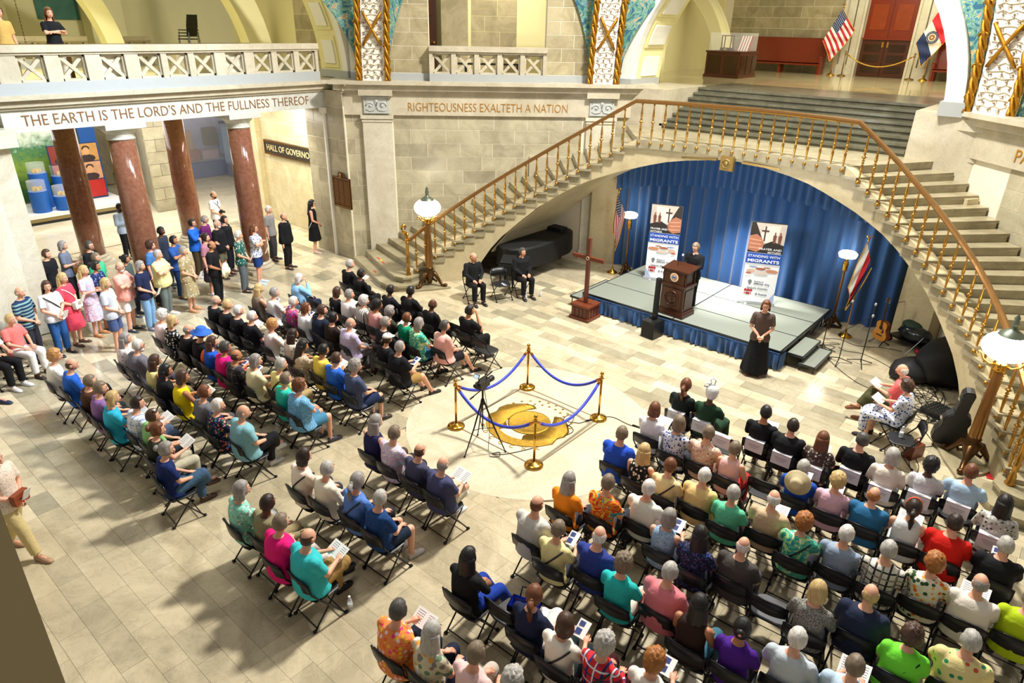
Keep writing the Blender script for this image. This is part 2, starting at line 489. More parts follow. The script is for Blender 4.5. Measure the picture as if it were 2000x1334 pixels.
# --- north-east diagonal wall (PA...)
wNE = wall('wall_northeast', [eg(-4.4, 10.02), eg(5.5, 10.02), eg(5.5, 10.6), eg(-4.7, 10.6)], 0, 4.5, JOINT)
ashlar(wNE, eg(-2.35), (q, -q), 7.2, 0, 4.35, .395, 1.0, STONE, (-q, -q), 21)
fr2 = wall('trim_4', [eg(-4.4, 9.95), eg(5.5, 9.95), eg(5.5, 10.6), eg(-4.7, 10.6)], 4.36, 4.96, TRIM)
for z0, z1, D in ((4.96, 5.04, 9.88), (5.04, 5.2, 9.8), (5.2, 5.3, 9.7)):
    mb = MB(); mb.prism([eg(-4.4, D), eg(5.5, D), eg(5.5, 11.2), eg(-4.6, 11.2)], z0, z1); mb.build('moulding', TRIM, fr2)
P = eg(-2.3, 9.945)
lettering('inscription', 'PA', .36, GOLDLET, fr2, (P[0], P[1], 4.5), (q, -q, 0), ext=.006)
a3 = math.radians(-20)
pilaster('trim_5', (4.62, 9.62), (math.cos(a3), math.sin(a3)), (math.sin(a3), -math.cos(a3)), .95, dark=True)

# --- Earth side: pier with plaque, beam, columns, hall behind
wP = wall('wall_west', [(-10.18, 3.74), (-12.1, 3.74), (-12.1, 5.1), (-11.2, 5.1)], 0, 4.6, JOINT)
ashlar(wP, (-12.1, 3.72), (1, 0), .98, 0, 4.5, .46, .95, STONE, (0, -1), 31)
ashlar(wP, (-11.04, 3.72), (1, 0), .86, 0, 5.0, .46, .86, STONE, (0, -1), 32)
mb = MB(); mb.box((-11.08, 3.71, 2.25), (.07, .08, 4.5)); mb.box((-11.08, 3.69, 4.42), (.2, .14, .16)); mb.build('pilaster_strip', WHITE, wP)
pl = empty('wall_plaque', (-10.45, 3.7, 2.13), label='dark bronze memorial plaque with crest on stone pier left of the stairs', cat='plaque')
mb = MB(); mb.prism([(-.42, -.5), (.42, -.5), (.42, .42), (.15, .42), (.1, .56), (-.1, .56), (-.15, .42), (-.42, .42)], 0, .05)
mb.v = [(v[0], -v[2], v[1]) for v in mb.v]; mb.build('plate', BRONZE, pl)
mb = MB()
for k in (-1, 0, 1):
    for r_ in range(14): mb.box((k * .25, -.055, .3 - r_ * .052), (.2, .012, .014))
mb.build('raised_names', BRONZE2, pl)
mb = MB(); mb.ell((0, -.06, .46), (.06, .02, .07)); mb.build('crest', BRONZE2, pl, True)
mb = MB(); mb.box((0, -.055, .39), (.78, .02, .02)); mb.box((0, -.055, -.46), (.78, .02, .02))
for s in (-1, 1): mb.box((s * .39, -.055, -.03), (.02, .02, .88))
mb.build('border', BRONZE2, pl)
# left pier
wL = wall('wall_southwest', [(-12.2, -4.34), (-10.92, -4.34), (-10.92, -4.75), (-4.2, -11.5), (-6, -13), (-12.8, -6)], 0, 4.6, PALE)
ashlar(wL, (-12.1, -4.32), (1, 0), 1.16, 0, 4.5, .62, 1.2, PALE, (0, 1), 33)
mb = MB(); mb.prism([(-11.1, -4.2), (-10.75, -4.2), (-10.7, -4.7), (-4.1, -11.3), (-5, -12.2), (-11.9, -5.2)], 4.25, 4.62); mb.build('pier_cap', PALE, wL)
# beam
beam = wall('trim_6', [(-11.05, -4.3), (-11.05, 3.9), (-12.05, 3.9), (-12.05, -4.3)], 4.5, 4.96, marble('pale_beam_stone', 'd3d4ca', 'c2c2b6', .4, .02, 1.0))
for z0, z1, e in ((4.96, 5.02, .06), (5.02, 5.16, .12), (5.16, 5.26, .24)):
    mb = MB(); mb.prism([(-11.05 + e, -6.2), (-11.05 + e, 3.95), (-10.2 + e, 3.7 - e * 0), (-10.2, 5), (-12.05, 5), (-12.05, -6.2)], z0, z1); mb.build('moulding', TRIM, beam)
lettering('inscription', "THE EARTH IS THE LORD'S AND THE FULLNESS THEREOF", .33, COPPERLET, beam, (-11.043, -3.95, 4.62), (0, 1, 0), width=7.15, ext=.006, offset=-.004)
def column(X, Y):
    t = empty('marble_column', (X, Y, 0), label={(-11.5, -1.87): 'left front red-brown marble column under the copper-lettered beam', (-11.5, 1.2): 'right front red-brown marble column with man in black suit beside it', (-15.5, -1.87): 'leftmost red-brown marble column, in the hall behind the beam', (-15.5, 1.2): 'third red-brown marble column from left, standing behind the front pair'}[(X, Y)], cat='column')
    mb = MB(); mb.lathe([(.33, .3), (.34, 1.2), (.33, 2.4), (.295, 4.12)], n=28); mb.build('shaft', PORPH, t, True)
    mb = MB(); mb.box((0, 0, .05), (.9, .9, .1)); mb.lathe([(.44, .1), (.46, .14), (.44, .19), (.38, .21), (.4, .25), (.37, .3)], n=24); mb.build('base', TRIM, t)
    mb = MB(); mb.lathe([(.3, 4.1), (.33, 4.13), (.31, 4.16), (.31, 4.24), (.42, 4.36), (.43, 4.38)], n=28); mb.box((0, 0, 4.44), (.92, .92, .12)); mb.build('capital', marble('pale_beam_stone', '', ''), t)
for X, Y in ((-11.5, -1.87), (-11.5, 1.2), (-15.5, -1.87), (-15.5, 1.2)): column(X, Y)
# hall side wall with the sign
wH = wall('wall_north', [(-12.0, 4.7), (-17.5, 4.7), (-17.5, 5.2), (-12, 5.2)], 0, 5, JOINT)
ashlar(wH, (-17.5, 4.68), (1, 0), 5.4, 0, 4.9, .46, .95, STONE_HALL, (0, -1), 41)
ashlar(wH, (-17.52, 4.7), (0, 1), .5, 0, 4.9, .46, .5, STONE, (-1, 0), 42)
mb = MB(); mb.box((-16.65, 4.6, 2.4), (.3, .2, 4.8)); mb.build('wall_pilaster', STONE_HALL, wH)
sg = empty('hall_sign', (-14.5, 4.58, 2.7), label='dark hanging sign reading HALL OF GOVERNORS in gold', cat='sign')
mb = MB(); mb.box((0, 0, 0), (3.2, .08, .5)); mb.build('board', mat('sign_dark', '1f1a14', .5), sg)
mb = MB()
for z in (-.235, .235): mb.box((0, -.045, z), (3.2, .02, .03))
for x in (-1.585, 1.585): mb.box((x, -.045, 0), (.03, .02, .5))
for z in (-.19, .19): mb.box((0, -.043, z), (3.1, .01, .012))
mb.build('gold_border', BRASS, sg)
lettering('lettering', 'HALL OF GOVERNORS', .3, mat('pale_gold_letter', 'd8c48a', .5), sg, (-1.45, -.042, -.1), (1, 0, 0), width=2.9, ext=.004)
# hall back piers and walls
wB = wall('wall_far_west', [(-20.2, 2.1), (-20.2, 2.9), (-22.6, 3.6), (-23, 2.9)], 0, 5, JOINT)
ashlar(wB, (-20.15, 2.1), (0, 1), .8, 0, 4.9, .46, .8, STONE, (1, 0), 51)
ashlar(wB, (-22.6, 2.75), (2.4, -.67), 2.5, 0, 4.9, .46, .9, STONE, (-.3, -1), 52)
w2 = wall('wall_museum', [(-26.5, 0.9), (-26.5, 3.0), (-27, 3.0), (-27, .9)], 0, 5, STONE)
w3 = wall('wall_back', [(-29, -8), (-29, 13), (-29.5, 13), (-29.5, -8)], 0, 5, PLASTER)
mb = MB()
for y_ in (1.3, 2.1): mb.box((-26.4, y_, 2.4), (.25, .35, 4.8))
mb.build('wall_pilaster', PALE, w2)
# gallery slab over the hall
wall('ceiling', [(-12.05, -9), (-12.05, 5), (-30, 5.2), (-30, -9)], 4.96, 5.2, PLASTER)

# ---------------------------------------------------------------- gallery balustrade over the beam and gallery beyond
def cross_rail(name, P, d, n_, panels, length, label, z=5.26, solid=()):
    """stone balustrade: base, coping, posts, and a saltire in each panel"""
    d = Vector((*d, 0)).normalized()
    t = empty(name, (P[0], P[1], z), math.atan2(d.y, d.x), label=label, cat='balustrade')
    mb = MB(); mb.box((length / 2, 0, .12), (length, .3, .24)); mb.build('plinth', mat('grey_plinth', 'a9adab', .5, var=.05), t)
    mb = MB(); mb.box((length / 2, 0, .9), (length, .36, .14)); mb.box((length / 2, 0, .81), (length, .28, .06)); mb.build('coping', TRIM, t)
    xs = [p[0] for p in panels] + [p[0] + p[1] for p in panels]
    e = 0
    for a, w, s in panels + [(length, 0, 0)]:
        if a - e > .02:
            mb = MB(); mb.box(((a + e) / 2, 0, .51), (a - e, .24, .54)); mb.build('post', TRIM, t)
        e = a + w
        if not w: continue
        mb = MB()
        for zz in (.265, .755): mb.box((a + w / 2, 0, zz), (w, .12, .05))
        for xx in (a + .02, a + w - .02): mb.box((xx, 0, .51), (.04, .12, .54))
        pf = mb.build('panel_frame', TRIM, t)
        for sg_ in (-1, 1):
            L = math.hypot(w, .54)
            mb = MB(); mb.box((0, 0, 0), (L - .03, .07, .075), ry=sg_ * math.atan2(.54, w)); mb.build('cross_bar', TRIM, pf, loc=(a + w / 2, -.01 * sg_, .51))
        if s:
            mb = MB(); mb.box((a + w / 2, .06, .51), (w, .04, .54)); mb.build('back_panel', PALE, t)
    return t
pan = [(-.75, .52, 0), (0.15, .52, 0), (.95, .52, 0), (1.78, .52, 1), (2.6, .52, 0), (3.26, .52, 0), (3.93, .52, 0), (4.74, .52, 1), (5.53, .52, 0), (6.21, .52, 0), (6.89, .52, 0)]
pan = [(a + 1.0, w_, s_) for a, w_, s_ in pan]
cross_rail('stone_balustrade', (-11.0, -4.95), (0, 1), 0, pan, 8.5, 'long stone balustrade with saltire panels above the EARTH inscription')
cross_rail('stone_balustrade', dg(-2.05, 10.05), (q, q), 0, [(.1 + k * .655, .52, 0) for k in range(5)], 3.35, 'short five-panel stone balustrade above the RIGHTEOUSNESS inscription')
mb = MB(); mb.box((-12.1, -1.3, 6.16), (.12, 7.0, .1)); o = mb.build('gallery_handrail', BRONZE); tag(o, 'dark handrail behind long balustrade where two people stand', 'handrail')
for k in range(4):
    mb = MB(); mb.box((-12.1, -4.5 + k * 2.1, 5.65), (.08, .08, 1.0)); mb.build('post', BRONZE, o)
# upper north-west wall around the opening
wU = wall('wall_upper_northwest', [dg(-4.3, 10.2), dg(-2.05, 10.2), dg(-2.05, 10.6), dg(-4.3, 10.6)], 5.3, 8.2, JOINT)
ashlar(wU, dg(-4.0, 10.18), (q, q), 1.95, 5.5, 8.0, .375, .95, STONE_UP, (q, -q), 61)
wU2 = wall('wall_upper_north', [dg(1.3, 10.2), dg(4.0, 10.2), dg(4.0, 10.6), dg(1.3, 10.6)], 5.3, 8.2, JOINT)
ashlar(wU2, dg(1.3, 10.18), (q, q), 2.2, 5.5, 8.0, .375, .8, STONE_UP, (q, -q), 62)
for a, b in ((-4.3, -2.05), (1.3, 4.0), (-2.05, 1.3)):
    mb = MB(); mb.prism([dg(a, 10.14), dg(b, 10.14), dg(b, 10.6), dg(a, 10.6)], 5.3, 5.49); mb.build('plinth', mat('grey_plinth', ''), wU)
# room behind that opening
wR1 = wall('wall_corner_room', [dg(-3.3, 13.4), dg(3.2, 13.4), dg(3.2, 13.7), dg(-3.3, 13.7)], 5.2, 9, PLASTER)
ashlar(wR1, dg(-.8, 13.38), (q, q), 1.5, 5.2, 8.9, .45, .9, STONE_UP, (q, -q), 63)
wR2 = wall('wall_corner_side', [dg(-2.9, 10.6), dg(-2.5, 13.4), dg(-2.9, 13.4), dg(-3.3, 10.6)], 5.2, 9, STONE_UP)
wR3 = wall('wall_corner_east', [dg(3.0, 10.6), dg(2.6, 13.4), dg(3.0, 13.4), dg(3.4, 10.6)], 5.2, 9, STONE_UP)
wall('floor_corner_room', [dg(-3.3, 10.2), dg(3.3, 10.2), dg(3.3, 13.7), dg(-3.3, 13.7)], 5.05, 5.2, UPFLOOR)
mb = MB(); mb.prism([dg(-1.75, 13.0), dg(-.9, 13.0), dg(-.9, 13.4), dg(-1.75, 13.4)], 5.2, 9); mb.build('pier', STONE_UP, wR1)
d1 = empty('door_1', (*dg(-2.35, 12.9), 5.2), PI / 4, kind='structure')
mb = MB(); mb.box((0, 0, 1.3), (.9, .08, 2.6)); mb.build('leaf', mat('dark_door', '3a1c10', .4), d1)
mb = MB()
for z in (.5, 1.3, 2.1): mb.box((0, -.05, z), (.66, .03, .55))
mb.build('panel', WOOD, d1)
mb = MB(); mb.ell((.36, -.09, 1.05), .035); mb.build('door_knob', BRASS, d1, True)
bn = empty('gallery_table', (*dg(-.2, 11.6), 5.2), PI / 4, label='low dark table seen through short stone balustrade', cat='table')
mb = MB(); mb.box((0, 0, .5), (2.1, .4, .05)); mb.build('table_top', BLACKP, bn)
for x in (-.8, .8):
    mb = MB(); mb.box((x, 0, .24), (.07, .3, .48)); mb.build('leg', BLACKP, bn)
# ---------------------------------------------------------------- great arches, ribs and pendentives above the ledge
def arch(name, cpos, R0, R1, depth, axis, z0=5.3, a0=0, a1=180, m_face=WHITE, m_in=None, panels=0, foot=True, kind='structure', tmax=None):
    """semicircular arch; axis 'x' or 'y' is the direction the vault runs (depth, signed)"""
    m_in = m_in or PLASTER
    o = empty(name, (0, 0, 0), kind=kind)
    def P(r, a, t):
        c, s = math.cos(math.radians(a)), math.sin(math.radians(a))
        return (cpos[0] + r * c, cpos[1] + t, z0 + r * s) if axis == 'y' else (cpos[0] + t, cpos[1] + r * c, z0 + r * s)
    n = 36
    A = [a0 + (a1 - a0) * k / n for k in range(n + 1)]
    sg_ = 1 if depth > 0 else -1
    mb = MB(); mb.ring_loft([[P(R1, a, 0), P(R0, a, 0), P(R0, a, sg_ * .25), P(R1, a, sg_ * .25)] for a in A]); mb.build('arch_face', m_face, o)
    mb = MB(); mb.ring_loft([[P(R0 + .04, a, sg_ * .22), P(R0 + .04, a, depth), P(R1, a, depth), P(R1, a, sg_ * .22)] for a in A]); mb.build('vault', m_in, o)
    if panels:
        for side in (0, 1):
            for k in range(panels):
                a_ = 3 + k * 12.5
                if side: a_ = 180 - a_ - 10.5
                for rr, sh, mm in ((R0 + .01, 0, m_in), (R0 - .025, .9, m_face)):
                    u0, u1 = sg_ * .42 + sg_ * sh * .12, depth - sg_ * .2 - sg_ * sh * .12
                    b0, b1 = a_ + sh * 1.6, a_ + 10.5 - sh * 1.6
                    mb = MB(); mb.ring_loft([[P(rr, b0 + (b1 - b0) * j / 3, u0), P(rr, b0 + (b1 - b0) * j / 3, u1), P(rr + .05, b0 + (b1 - b0) * j / 3, u1), P(rr + .05, b0 + (b1 - b0) * j / 3, u0)] for j in range(4)])
                    mb.build('coffer_frame' if not sh else 'coffer_panel', mm, o)
    return o
arch('arch_stairs', (-.27, 9.6), 4.02, 4.4, 1.7, 'y', 5.2, 0, 180, panels=4)
arch('arch_west', (-10.75, -.3), 4.75, 4.98, -1.35, 'x', 5.3, 0, 180, panels=4)
arch('arch_gallery_near', (-14.6, -.3), 4.05, 4.8, -.6, 'x', 5.2, 0, 180, m_face=PLASTER, panels=0)
arch('arch_gallery_mid', (-17.4, -3.4), 4.0, 4.5, -.6, 'x', 5.2, 0, 180, m_face=PLASTER)
arch('arch_gallery_far', (-20, -8), 5.0, 5.5, -.6, 'x', 5.2, 0, 90, m_face=PLASTER)
# grey plinths under the arch feet
PLINTH_GREY = mat('grey_plinth', '')
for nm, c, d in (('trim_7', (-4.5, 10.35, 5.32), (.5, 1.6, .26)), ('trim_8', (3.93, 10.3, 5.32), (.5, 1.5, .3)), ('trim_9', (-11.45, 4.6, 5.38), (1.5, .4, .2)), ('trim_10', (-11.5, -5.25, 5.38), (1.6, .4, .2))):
    mb = MB(); mb.box(c, d); tag(mb.build(nm, PLINTH_GREY), kind='structure')
# upper west gallery walls
gw = wall('wall_gallery_north', [(-12.1, 4.75), (-17.5, 4.75), (-17.5, 5.2), (-12.1, 5.2)], 5.2, 9.6, PLASTER)
ashlar(gw, (-13.7, 4.73), (1, 0), 1.5, 5.2, 9.2, .45, .8, STONE_UP, (0, -1), 71)
mb = MB(); mb.box((-15, 4.68, 5.35), (2.8, .1, .3)); mb.build('plinth', PLINTH_GREY, gw)
gb = wall('wall_gallery_back', [(-24, -14), (-24, 18), (-24.4, 18), (-24.4, -14)], 5.2, 10, PLASTER)
gm = mat('green_mural_paint', '3f6f5c', .7, var=.5, scale=3)
mb = MB(); mb.box((-23.95, 1.5, 7.6), (.04, 1.4, 1.9)); mu = mb.build('mural_panel', gm); tag(mu, 'framed green mural on gallery wall glimpsed through left arch', 'painting')
for k, (a, b) in enumerate(((-5.5, -2.9), (-1.6, -.4), (2.2, 3.4))):
    mb = MB(); mb.box((-23.4, (a + b) / 2, 7.2), (.8, b - a, 4)); mb.build('pier', PLASTER, gb)
cross_rail('stone_balustrade', (-20.5, -4.6), (0, 1), 0, [(.1 + k * .5, .4, 0) for k in range(11)], 5.6, 'distant stone balustrade behind the two people on the left gallery', z=5.2)
cross_rail('stone_balustrade', (-20.5, 1.9), (0, 1), 0, [(.1 + k * .5, .4, 0) for k in range(2)], 1.2, 'short distant stone balustrade right of the gallery pier', z=5.2)
mb = MB(); mb.box((-17.2, 2.95, 5.46), (.9, .9, .52)); tag(mb.build('wooden_dais', mat('dais_wood', '8c7a54', .6)), 'low wooden box under the stacked chairs on the gallery', 'box')
mb = MB(); mb.box((-16.2, 3.0, 6.0), (.6, 2.4, .12)); mb.box((-16.2, 3.0, 5.6), (.4, 2.2, .8)); tag(mb.build('gallery_parapet', TRIM), 'low pale parapet in front of stacked chairs on gallery', 'parapet')
def stack_chair(k):
    t = empty('stacking_chair', (-17.2, 2.95 + (.02 * k), 5.72 + k * .09), PI * .6, label='dark stacking chair, %s of the small gallery stack' % ('topmost', 'second', 'third', 'bottom')[3 - k], cat='chair', group='stacked chairs on the gallery')
    mb = MB(); mb.box((0, 0, .45), (.45, .42, .03)); mb.build('seat', BLACKP, t)
    mb = MB(); mb.box((0, -.22, .72), (.42, .03, .38), rx=.15); mb.build('backrest', BLACKP, t)
    for x in (-.2, .2):
        for y_ in (-.2, .2):
            mb = MB(); mb.tube([(x, y_, .44), (x * 1.1, y_ * 1.1, 0)], .012, 5); mb.build('leg', mat('chrome', 'c8ccd0', .2, 1), t)
for k in range(4): stack_chair(k)
ch = MB()
for k in range(34): 
    c = Vector((-12.6, -3.05 - .0 * k, 8.4 - k * .07)); ch.tube([c + Vector((.0, .012 * math.cos(a), .03 * math.sin(a))) for a in (0, 1.57, 3.14, 4.71, 6.28)] if k % 2 else [c + Vector((.012 * math.cos(a), 0, .03 * math.sin(a))) for a in (0, 1.57, 3.14, 4.71, 6.28)], .006, 4, False)
tag(ch.build('lamp_chain', BRONZE), 'dark hanging chain between the two people on the gallery', 'chain')

# ribs: white band with floral relief between gilded wreath mouldings, crossed gilt ribbons
RIBW = mat('rib_white', 'f2efe6', .6)
LEAF = mat('leaf_gilt_green', '8a744c', .6, .3, var=.5, scale=30)
def rib(name, P, ang, w, tilt, H=2.9, side=0):
    t = empty(name, (P[0], P[1], 5.28), ang, kind='structure')
    def B(u, z, out=0):  # leans outward over the room as it rises
        return Vector((u + tilt * z * z * .035, -(z * z * .03) - out, z))
    n = 14
    mb = MB(); mb.ring_loft([[B(-w / 2, H * k / n), B(w / 2, H * k / n), B(w / 2, H * k / n, -.3), B(-w / 2, H * k / n, -.3)] for k in range(n + 1)]); mb.build('band', RIBW, t)
    for s in (-1, 1):
        mb = MB(); cx = s * (w / 2 + .09)
        for ph in (0, 2.1, 4.2):
            mb.tube([B(cx, H * k / 40, .06) + Vector((.05 * math.cos(ph + k * .55), -.05 * math.sin(ph + k * .55), 0)) for k in range(41)], .045, 6)
        for k in range(5): mb.tube([B(cx + .1 * math.cos(a), .3 + k * .6 + .1 * math.sin(a), .1) for a in (0, .8, 1.6, 2.4, 3.1)], .02, 5)
        mb.build('gilt_moulding', GILT, t, True)
    rr = random.Random(int(P[0] * 100))
    mb = MB()
    for r_ in range(int(H / .14)):
        z = .1 + r_ * .14
        for k in (-1, 0, 1):
            if abs(z - 1.35) < .3 and abs(k) < 1: continue
            c = B(k * w * .3 + (.06 if r_ % 2 else -.06) * w, z, .02)
            mb.ell(c, (.024, .015, .022), 6, 4)
            for a in range(3):
                a_ = rr.random() * 6.28; mb.ell(c + Vector((.05 * math.cos(a_), 0, .045 * math.sin(a_))), (.018, .01, .01), 5, 4)
    mb.build('flower_relief', LEAF, t, True)
    mb = MB()
    for r_ in range(int(H / .14)):
        z = .16 + r_ * .14
        mb.tube([B(u * w * .42, z + .03 * math.sin(u * 9 + r_), .012) for u in (-1, -.6, -.2, .2, .6, 1)], .009, 4)
    mb.build('vine_relief', mat('rib_vine', 'cdbd98', .6), t, True)
    mb = MB()
    for s in (-1, 1):
        mb.tube([B(s * w * .4 * u, 1.35 + .42 * u, .05 + .03 * (1 - abs(u))) for u in (-1, -.6, -.2, .2, .6, 1)], [.03, .045, .04, .04, .045, .03], 6)
    mb.build('crossed_ribbon', GILT, t, True)
    return t
rib('trim_11', dg(-3.62, 9.86), PI / 4, .62, .6)
rib('trim_12', dg(2.95, 9.86), PI / 4, .6, .2)
rib('trim_13', (4.66, 9.5), a3, .72, -.5)
# painted pendentives beside the ribs
def mural_mat():
    m, nt, b = nodes_of('pendentive_mural')
    ge = N(nt, 'ShaderNodeNewGeometry')
    v = N(nt, 'ShaderNodeTexNoise', Scale=2.4, Detail=3.0, Distortion=3.0)
    nt.links.new(ge.outputs['Position'], v.inputs['Vector'])
    r = N(nt, 'ShaderNodeValToRGB'); r.color_ramp.interpolation = 'CONSTANT'
    e = r.color_ramp.elements
    e[0].color = hexc('2b5f7c'); e[1].position = .42; e[1].color = hexc('578a78')
    for p_, c in ((.5, '86a890'), (.55, '3a7c98'), (.6, 'aeb482'), (.65, 'b98a70')): x = e.new(p_); x.color = hexc(c)
    nt.links.new(v.outputs['Fac'], r.inputs[0]); nt.links.new(r.outputs[0], b.inputs['Base Color']); b.inputs['Roughness'].default_value = .8
    return m
MUR = mural_mat()
def pend(name, P0, P1, c, curve, z0=5.3, z1=8.2):
    """painted field between rib and arch: straight edge at P0 (rib), curved edge growing towards P1"""
    mb = MB(); n = 14; rings = []
    for k in range(n + 1):
        z = z0 + (z1 - z0) * k / n; f = curve(z - z0)
        a = Vector((*P0, z)); b_ = a + (Vector((*P1, z)) - a) * f
        rings.append([a, b_, b_ + Vector((*c, 0)) * .2, a + Vector((*c, 0)) * .2])
    mb.ring_loft(rings); tag(mb.build(name, MUR), kind='structure')
cf = lambda z: min(1.0, .03 + .11 * z * z)
pend('wall_mural_1', dg(-3.98, 9.92), dg(-5.9, 9.95), (-q, q), cf)
pend('wall_mural_2', dg(-3.25, 10.1), dg(-1.2, 10.1), (-q, q), lambda z: .02 + .055 * z * z)
pend('wall_mural_3', dg(2.6, 10.1), dg(.6, 10.1), (-q, q), lambda z: .02 + .055 * z * z)
pend('wall_mural_4', dg(3.33, 9.9), (-2.6, 9.9), (-q, q), lambda z: min(1, .03 + .10 * z * z))
pend('wall_mural_5', (4.2, 9.75), (2.2, 9.8), (.3, 1), lambda z: min(1, .02 + .07 * z * z))
pend('wall_mural_6', (5.15, 9.4), (7.5, 7.4), (.7, .7), lambda z: .03 + .1 * z * z)

# ---------------------------------------------------------------- the near jamb beside the viewer
wJ = wall('wall_near_jamb', [(5.83, -8.515), (4.6, -9.74), (5.0, -10.2), (6.17, -8.9)], 0, 9, mat('near_jamb_dimmed_stone', '6b5c3a', .8, var=.08, scale=3))  # dim light on the jamb is put into its dark brown colour

# ---------------------------------------------------------------- grand staircase
CURVE = [(7.3, 2.95), (7.16, 3.32), (7.0, 3.85), (6.72, 4.35), (6.48, 4.72), (6.2, 5.1), (5.9, 5.45), (5.6, 5.76), (5.26, 6.04), (4.9, 6.3), (4.55, 6.53), (4.2, 6.73), (3.8, 6.95), (3.4, 7.14), (3.0, 7.3), (2.58, 7.44), (2.2, 7.56), (1.8, 7.66), (1.35, 7.75), (.9, 7.81), (.45, 7.85), (0, 7.86)]
def arclen(c):
    L = [0]
    for a, b in zip(c, c[1:]): L.append(L[-1] + math.hypot(b[0] - a[0], b[1] - a[1]))
    return L
CL = arclen(CURVE)
def on_curve(s):
    s = max(0, min(CL[-1] - 1e-6, s))
    for i in range(len(CL) - 1):
        if CL[i + 1] >= s:
            f = (s - CL[i]) / (CL[i + 1] - CL[i]); a, b = CURVE[i], CURVE[i + 1]
            return Vector((a[0] + (b[0] - a[0]) * f, a[1] + (b[1] - a[1]) * f)), Vector((b[0] - a[0], b[1] - a[1])).normalized()
S0 = CL[1]                                  # newel
SL = CL[15]                                 # start of the landing (x = 2.58)
RISE = .174
def s_step(k):                              # distance along the rail at the nosing of step k (2..24)
    return S0 - .12 + (SL - S0 + .05) * (k - 2) / 22
def outer(k):
    s = -4.3 + (k - 2) * .383
    return s
stairs = empty('grand_staircase', (0, 6, 0), label='grand stone staircase whose two curved flights meet at a landing over the blue curtain', cat='staircase')
def lp(p): return (p[0], p[1] - 6)
for sx in (-1, 1):
    for k in range(1, 24):
        z = k * RISE
        if k == 1:
            pts = [(-10.05, 3.6), (-8.9, 3.18), (-7.75, 2.73), (-7.35, 2.68), (-7.02, 2.8), (-6.84, 3.05), (-6.84, 3.4), (-7.1, 3.7), (-9.6, 4.3)]
        elif k == 2:
            pts = [(-9.9, 3.95), (-8.8, 3.5), (-7.7, 3.08), (-7.35, 2.98), (-7.08, 3.05), (-6.95, 3.25), (-6.98, 3.55), (-7.2, 4.0), (-9.5, 4.5)]
        else:
            p0, t0 = on_curve(s_step(k)); p1, t1 = on_curve(s_step(k + 1) + .05)
            n0, n1 = Vector((t0.y, -t0.x)), Vector((t1.y, -t1.x))   # away from the room
            p0 = p0 - .07 * n0; p1 = p1 - .07 * n1
            o0, o1 = dg(outer(k), 10.0), dg(outer(k + 1) + .05, 10.0)
            pts = [o0, (-p0.x, p0.y), (-p1.x, p1.y), o1]
        pts = [(-sx * p[0] if sx > 0 else p[0], p[1]) for p in pts]
        nm = 'step'
        mb = MB(); mb.prism([lp(p) for p in pts], z - .06, z)
        cx = sum(p[0] for p in pts) / len(pts); cy = sum(p[1] for p in pts) / len(pts)
        small = [(p[0] + (cx - p[0]) * .02, p[1] + (cy - p[1]) * .07) for p in pts]
        mb.prism([lp(p) for p in small], max(0, z - RISE - .1), z - .06)
        mb.build(nm, STEP, stairs)
# landing
Lp = [on_curve(SL + (CL[-1] - SL) * k / 8)[0] for k in range(9)]
front = [(-p.x, p.y - .06) for p in Lp] + [(p.x, p.y - .06) for p in Lp[::-1][1:]]
lpts = front + [(4.0, 9.9), (3.3, 10.4), (-3.3, 10.4), (-4.3, 9.6)]
mb = MB(); mb.prism([lp(p) for p in lpts], ZL - .22, ZL); mb.build('landing', STEP, stairs)
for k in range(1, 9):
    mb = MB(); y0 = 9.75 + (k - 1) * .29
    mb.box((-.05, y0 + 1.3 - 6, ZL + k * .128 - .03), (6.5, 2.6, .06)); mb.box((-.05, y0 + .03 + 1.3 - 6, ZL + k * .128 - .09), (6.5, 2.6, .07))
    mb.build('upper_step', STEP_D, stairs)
# curved outer face with the arch cut below
ARCH = [(0, 3.88), (.5, 3.86), (.9, 3.8), (1.35, 3.74), (1.83, 3.65), (2.25, 3.53), (2.66, 3.4), (3.05, 3.27), (3.7, 3.0), (4.1, 2.78), (4.5, 2.5), (4.92, 2.16), (5.3, 1.76), (5.7, 1.3), (5.92, .95), (6.1, .55), (6.2, .25), (6.28, 0), (9, 0)]
def arch_z(x):
    x = abs(x)
    for (a, za), (b, zb) in zip(ARCH, ARCH[1:]):
        if a <= x <= b: return za + (zb - za) * (x - a) / (b - a)
    return 0
def top_z(s):
    if s >= SL: return ZL - .06
    return RISE * (2 + 22 * (s - S0 + .12) / (SL - S0 + .05)) - .02
rings = []; steps_n = 150
for sx in (-1, 1):
    rr_ = []
    for i in range(steps_n + 1):
        s = S0 + .05 + (CL[-1] - S0 - .05) * i / steps_n
        p, t = on_curve(s); nrm = Vector((t.y, -t.x))
        if nrm.y > 0: nrm = -nrm
        zt = top_z(s); zb = min(arch_z(p.x), zt - .05)
        a = p + nrm * .0; b = p - nrm * .3
        rr_.append([(sx * a.x, a.y - 6, zb), (sx * a.x, a.y - 6, zt), (sx * b.x, b.y - 6, zt), (sx * b.x, b.y - 6, zb)])
    rings += rr_ if sx < 0 else rr_[::-1]
mb = MB(); mb.ring_loft(rings); mb.build('curved_face', STRING, stairs)
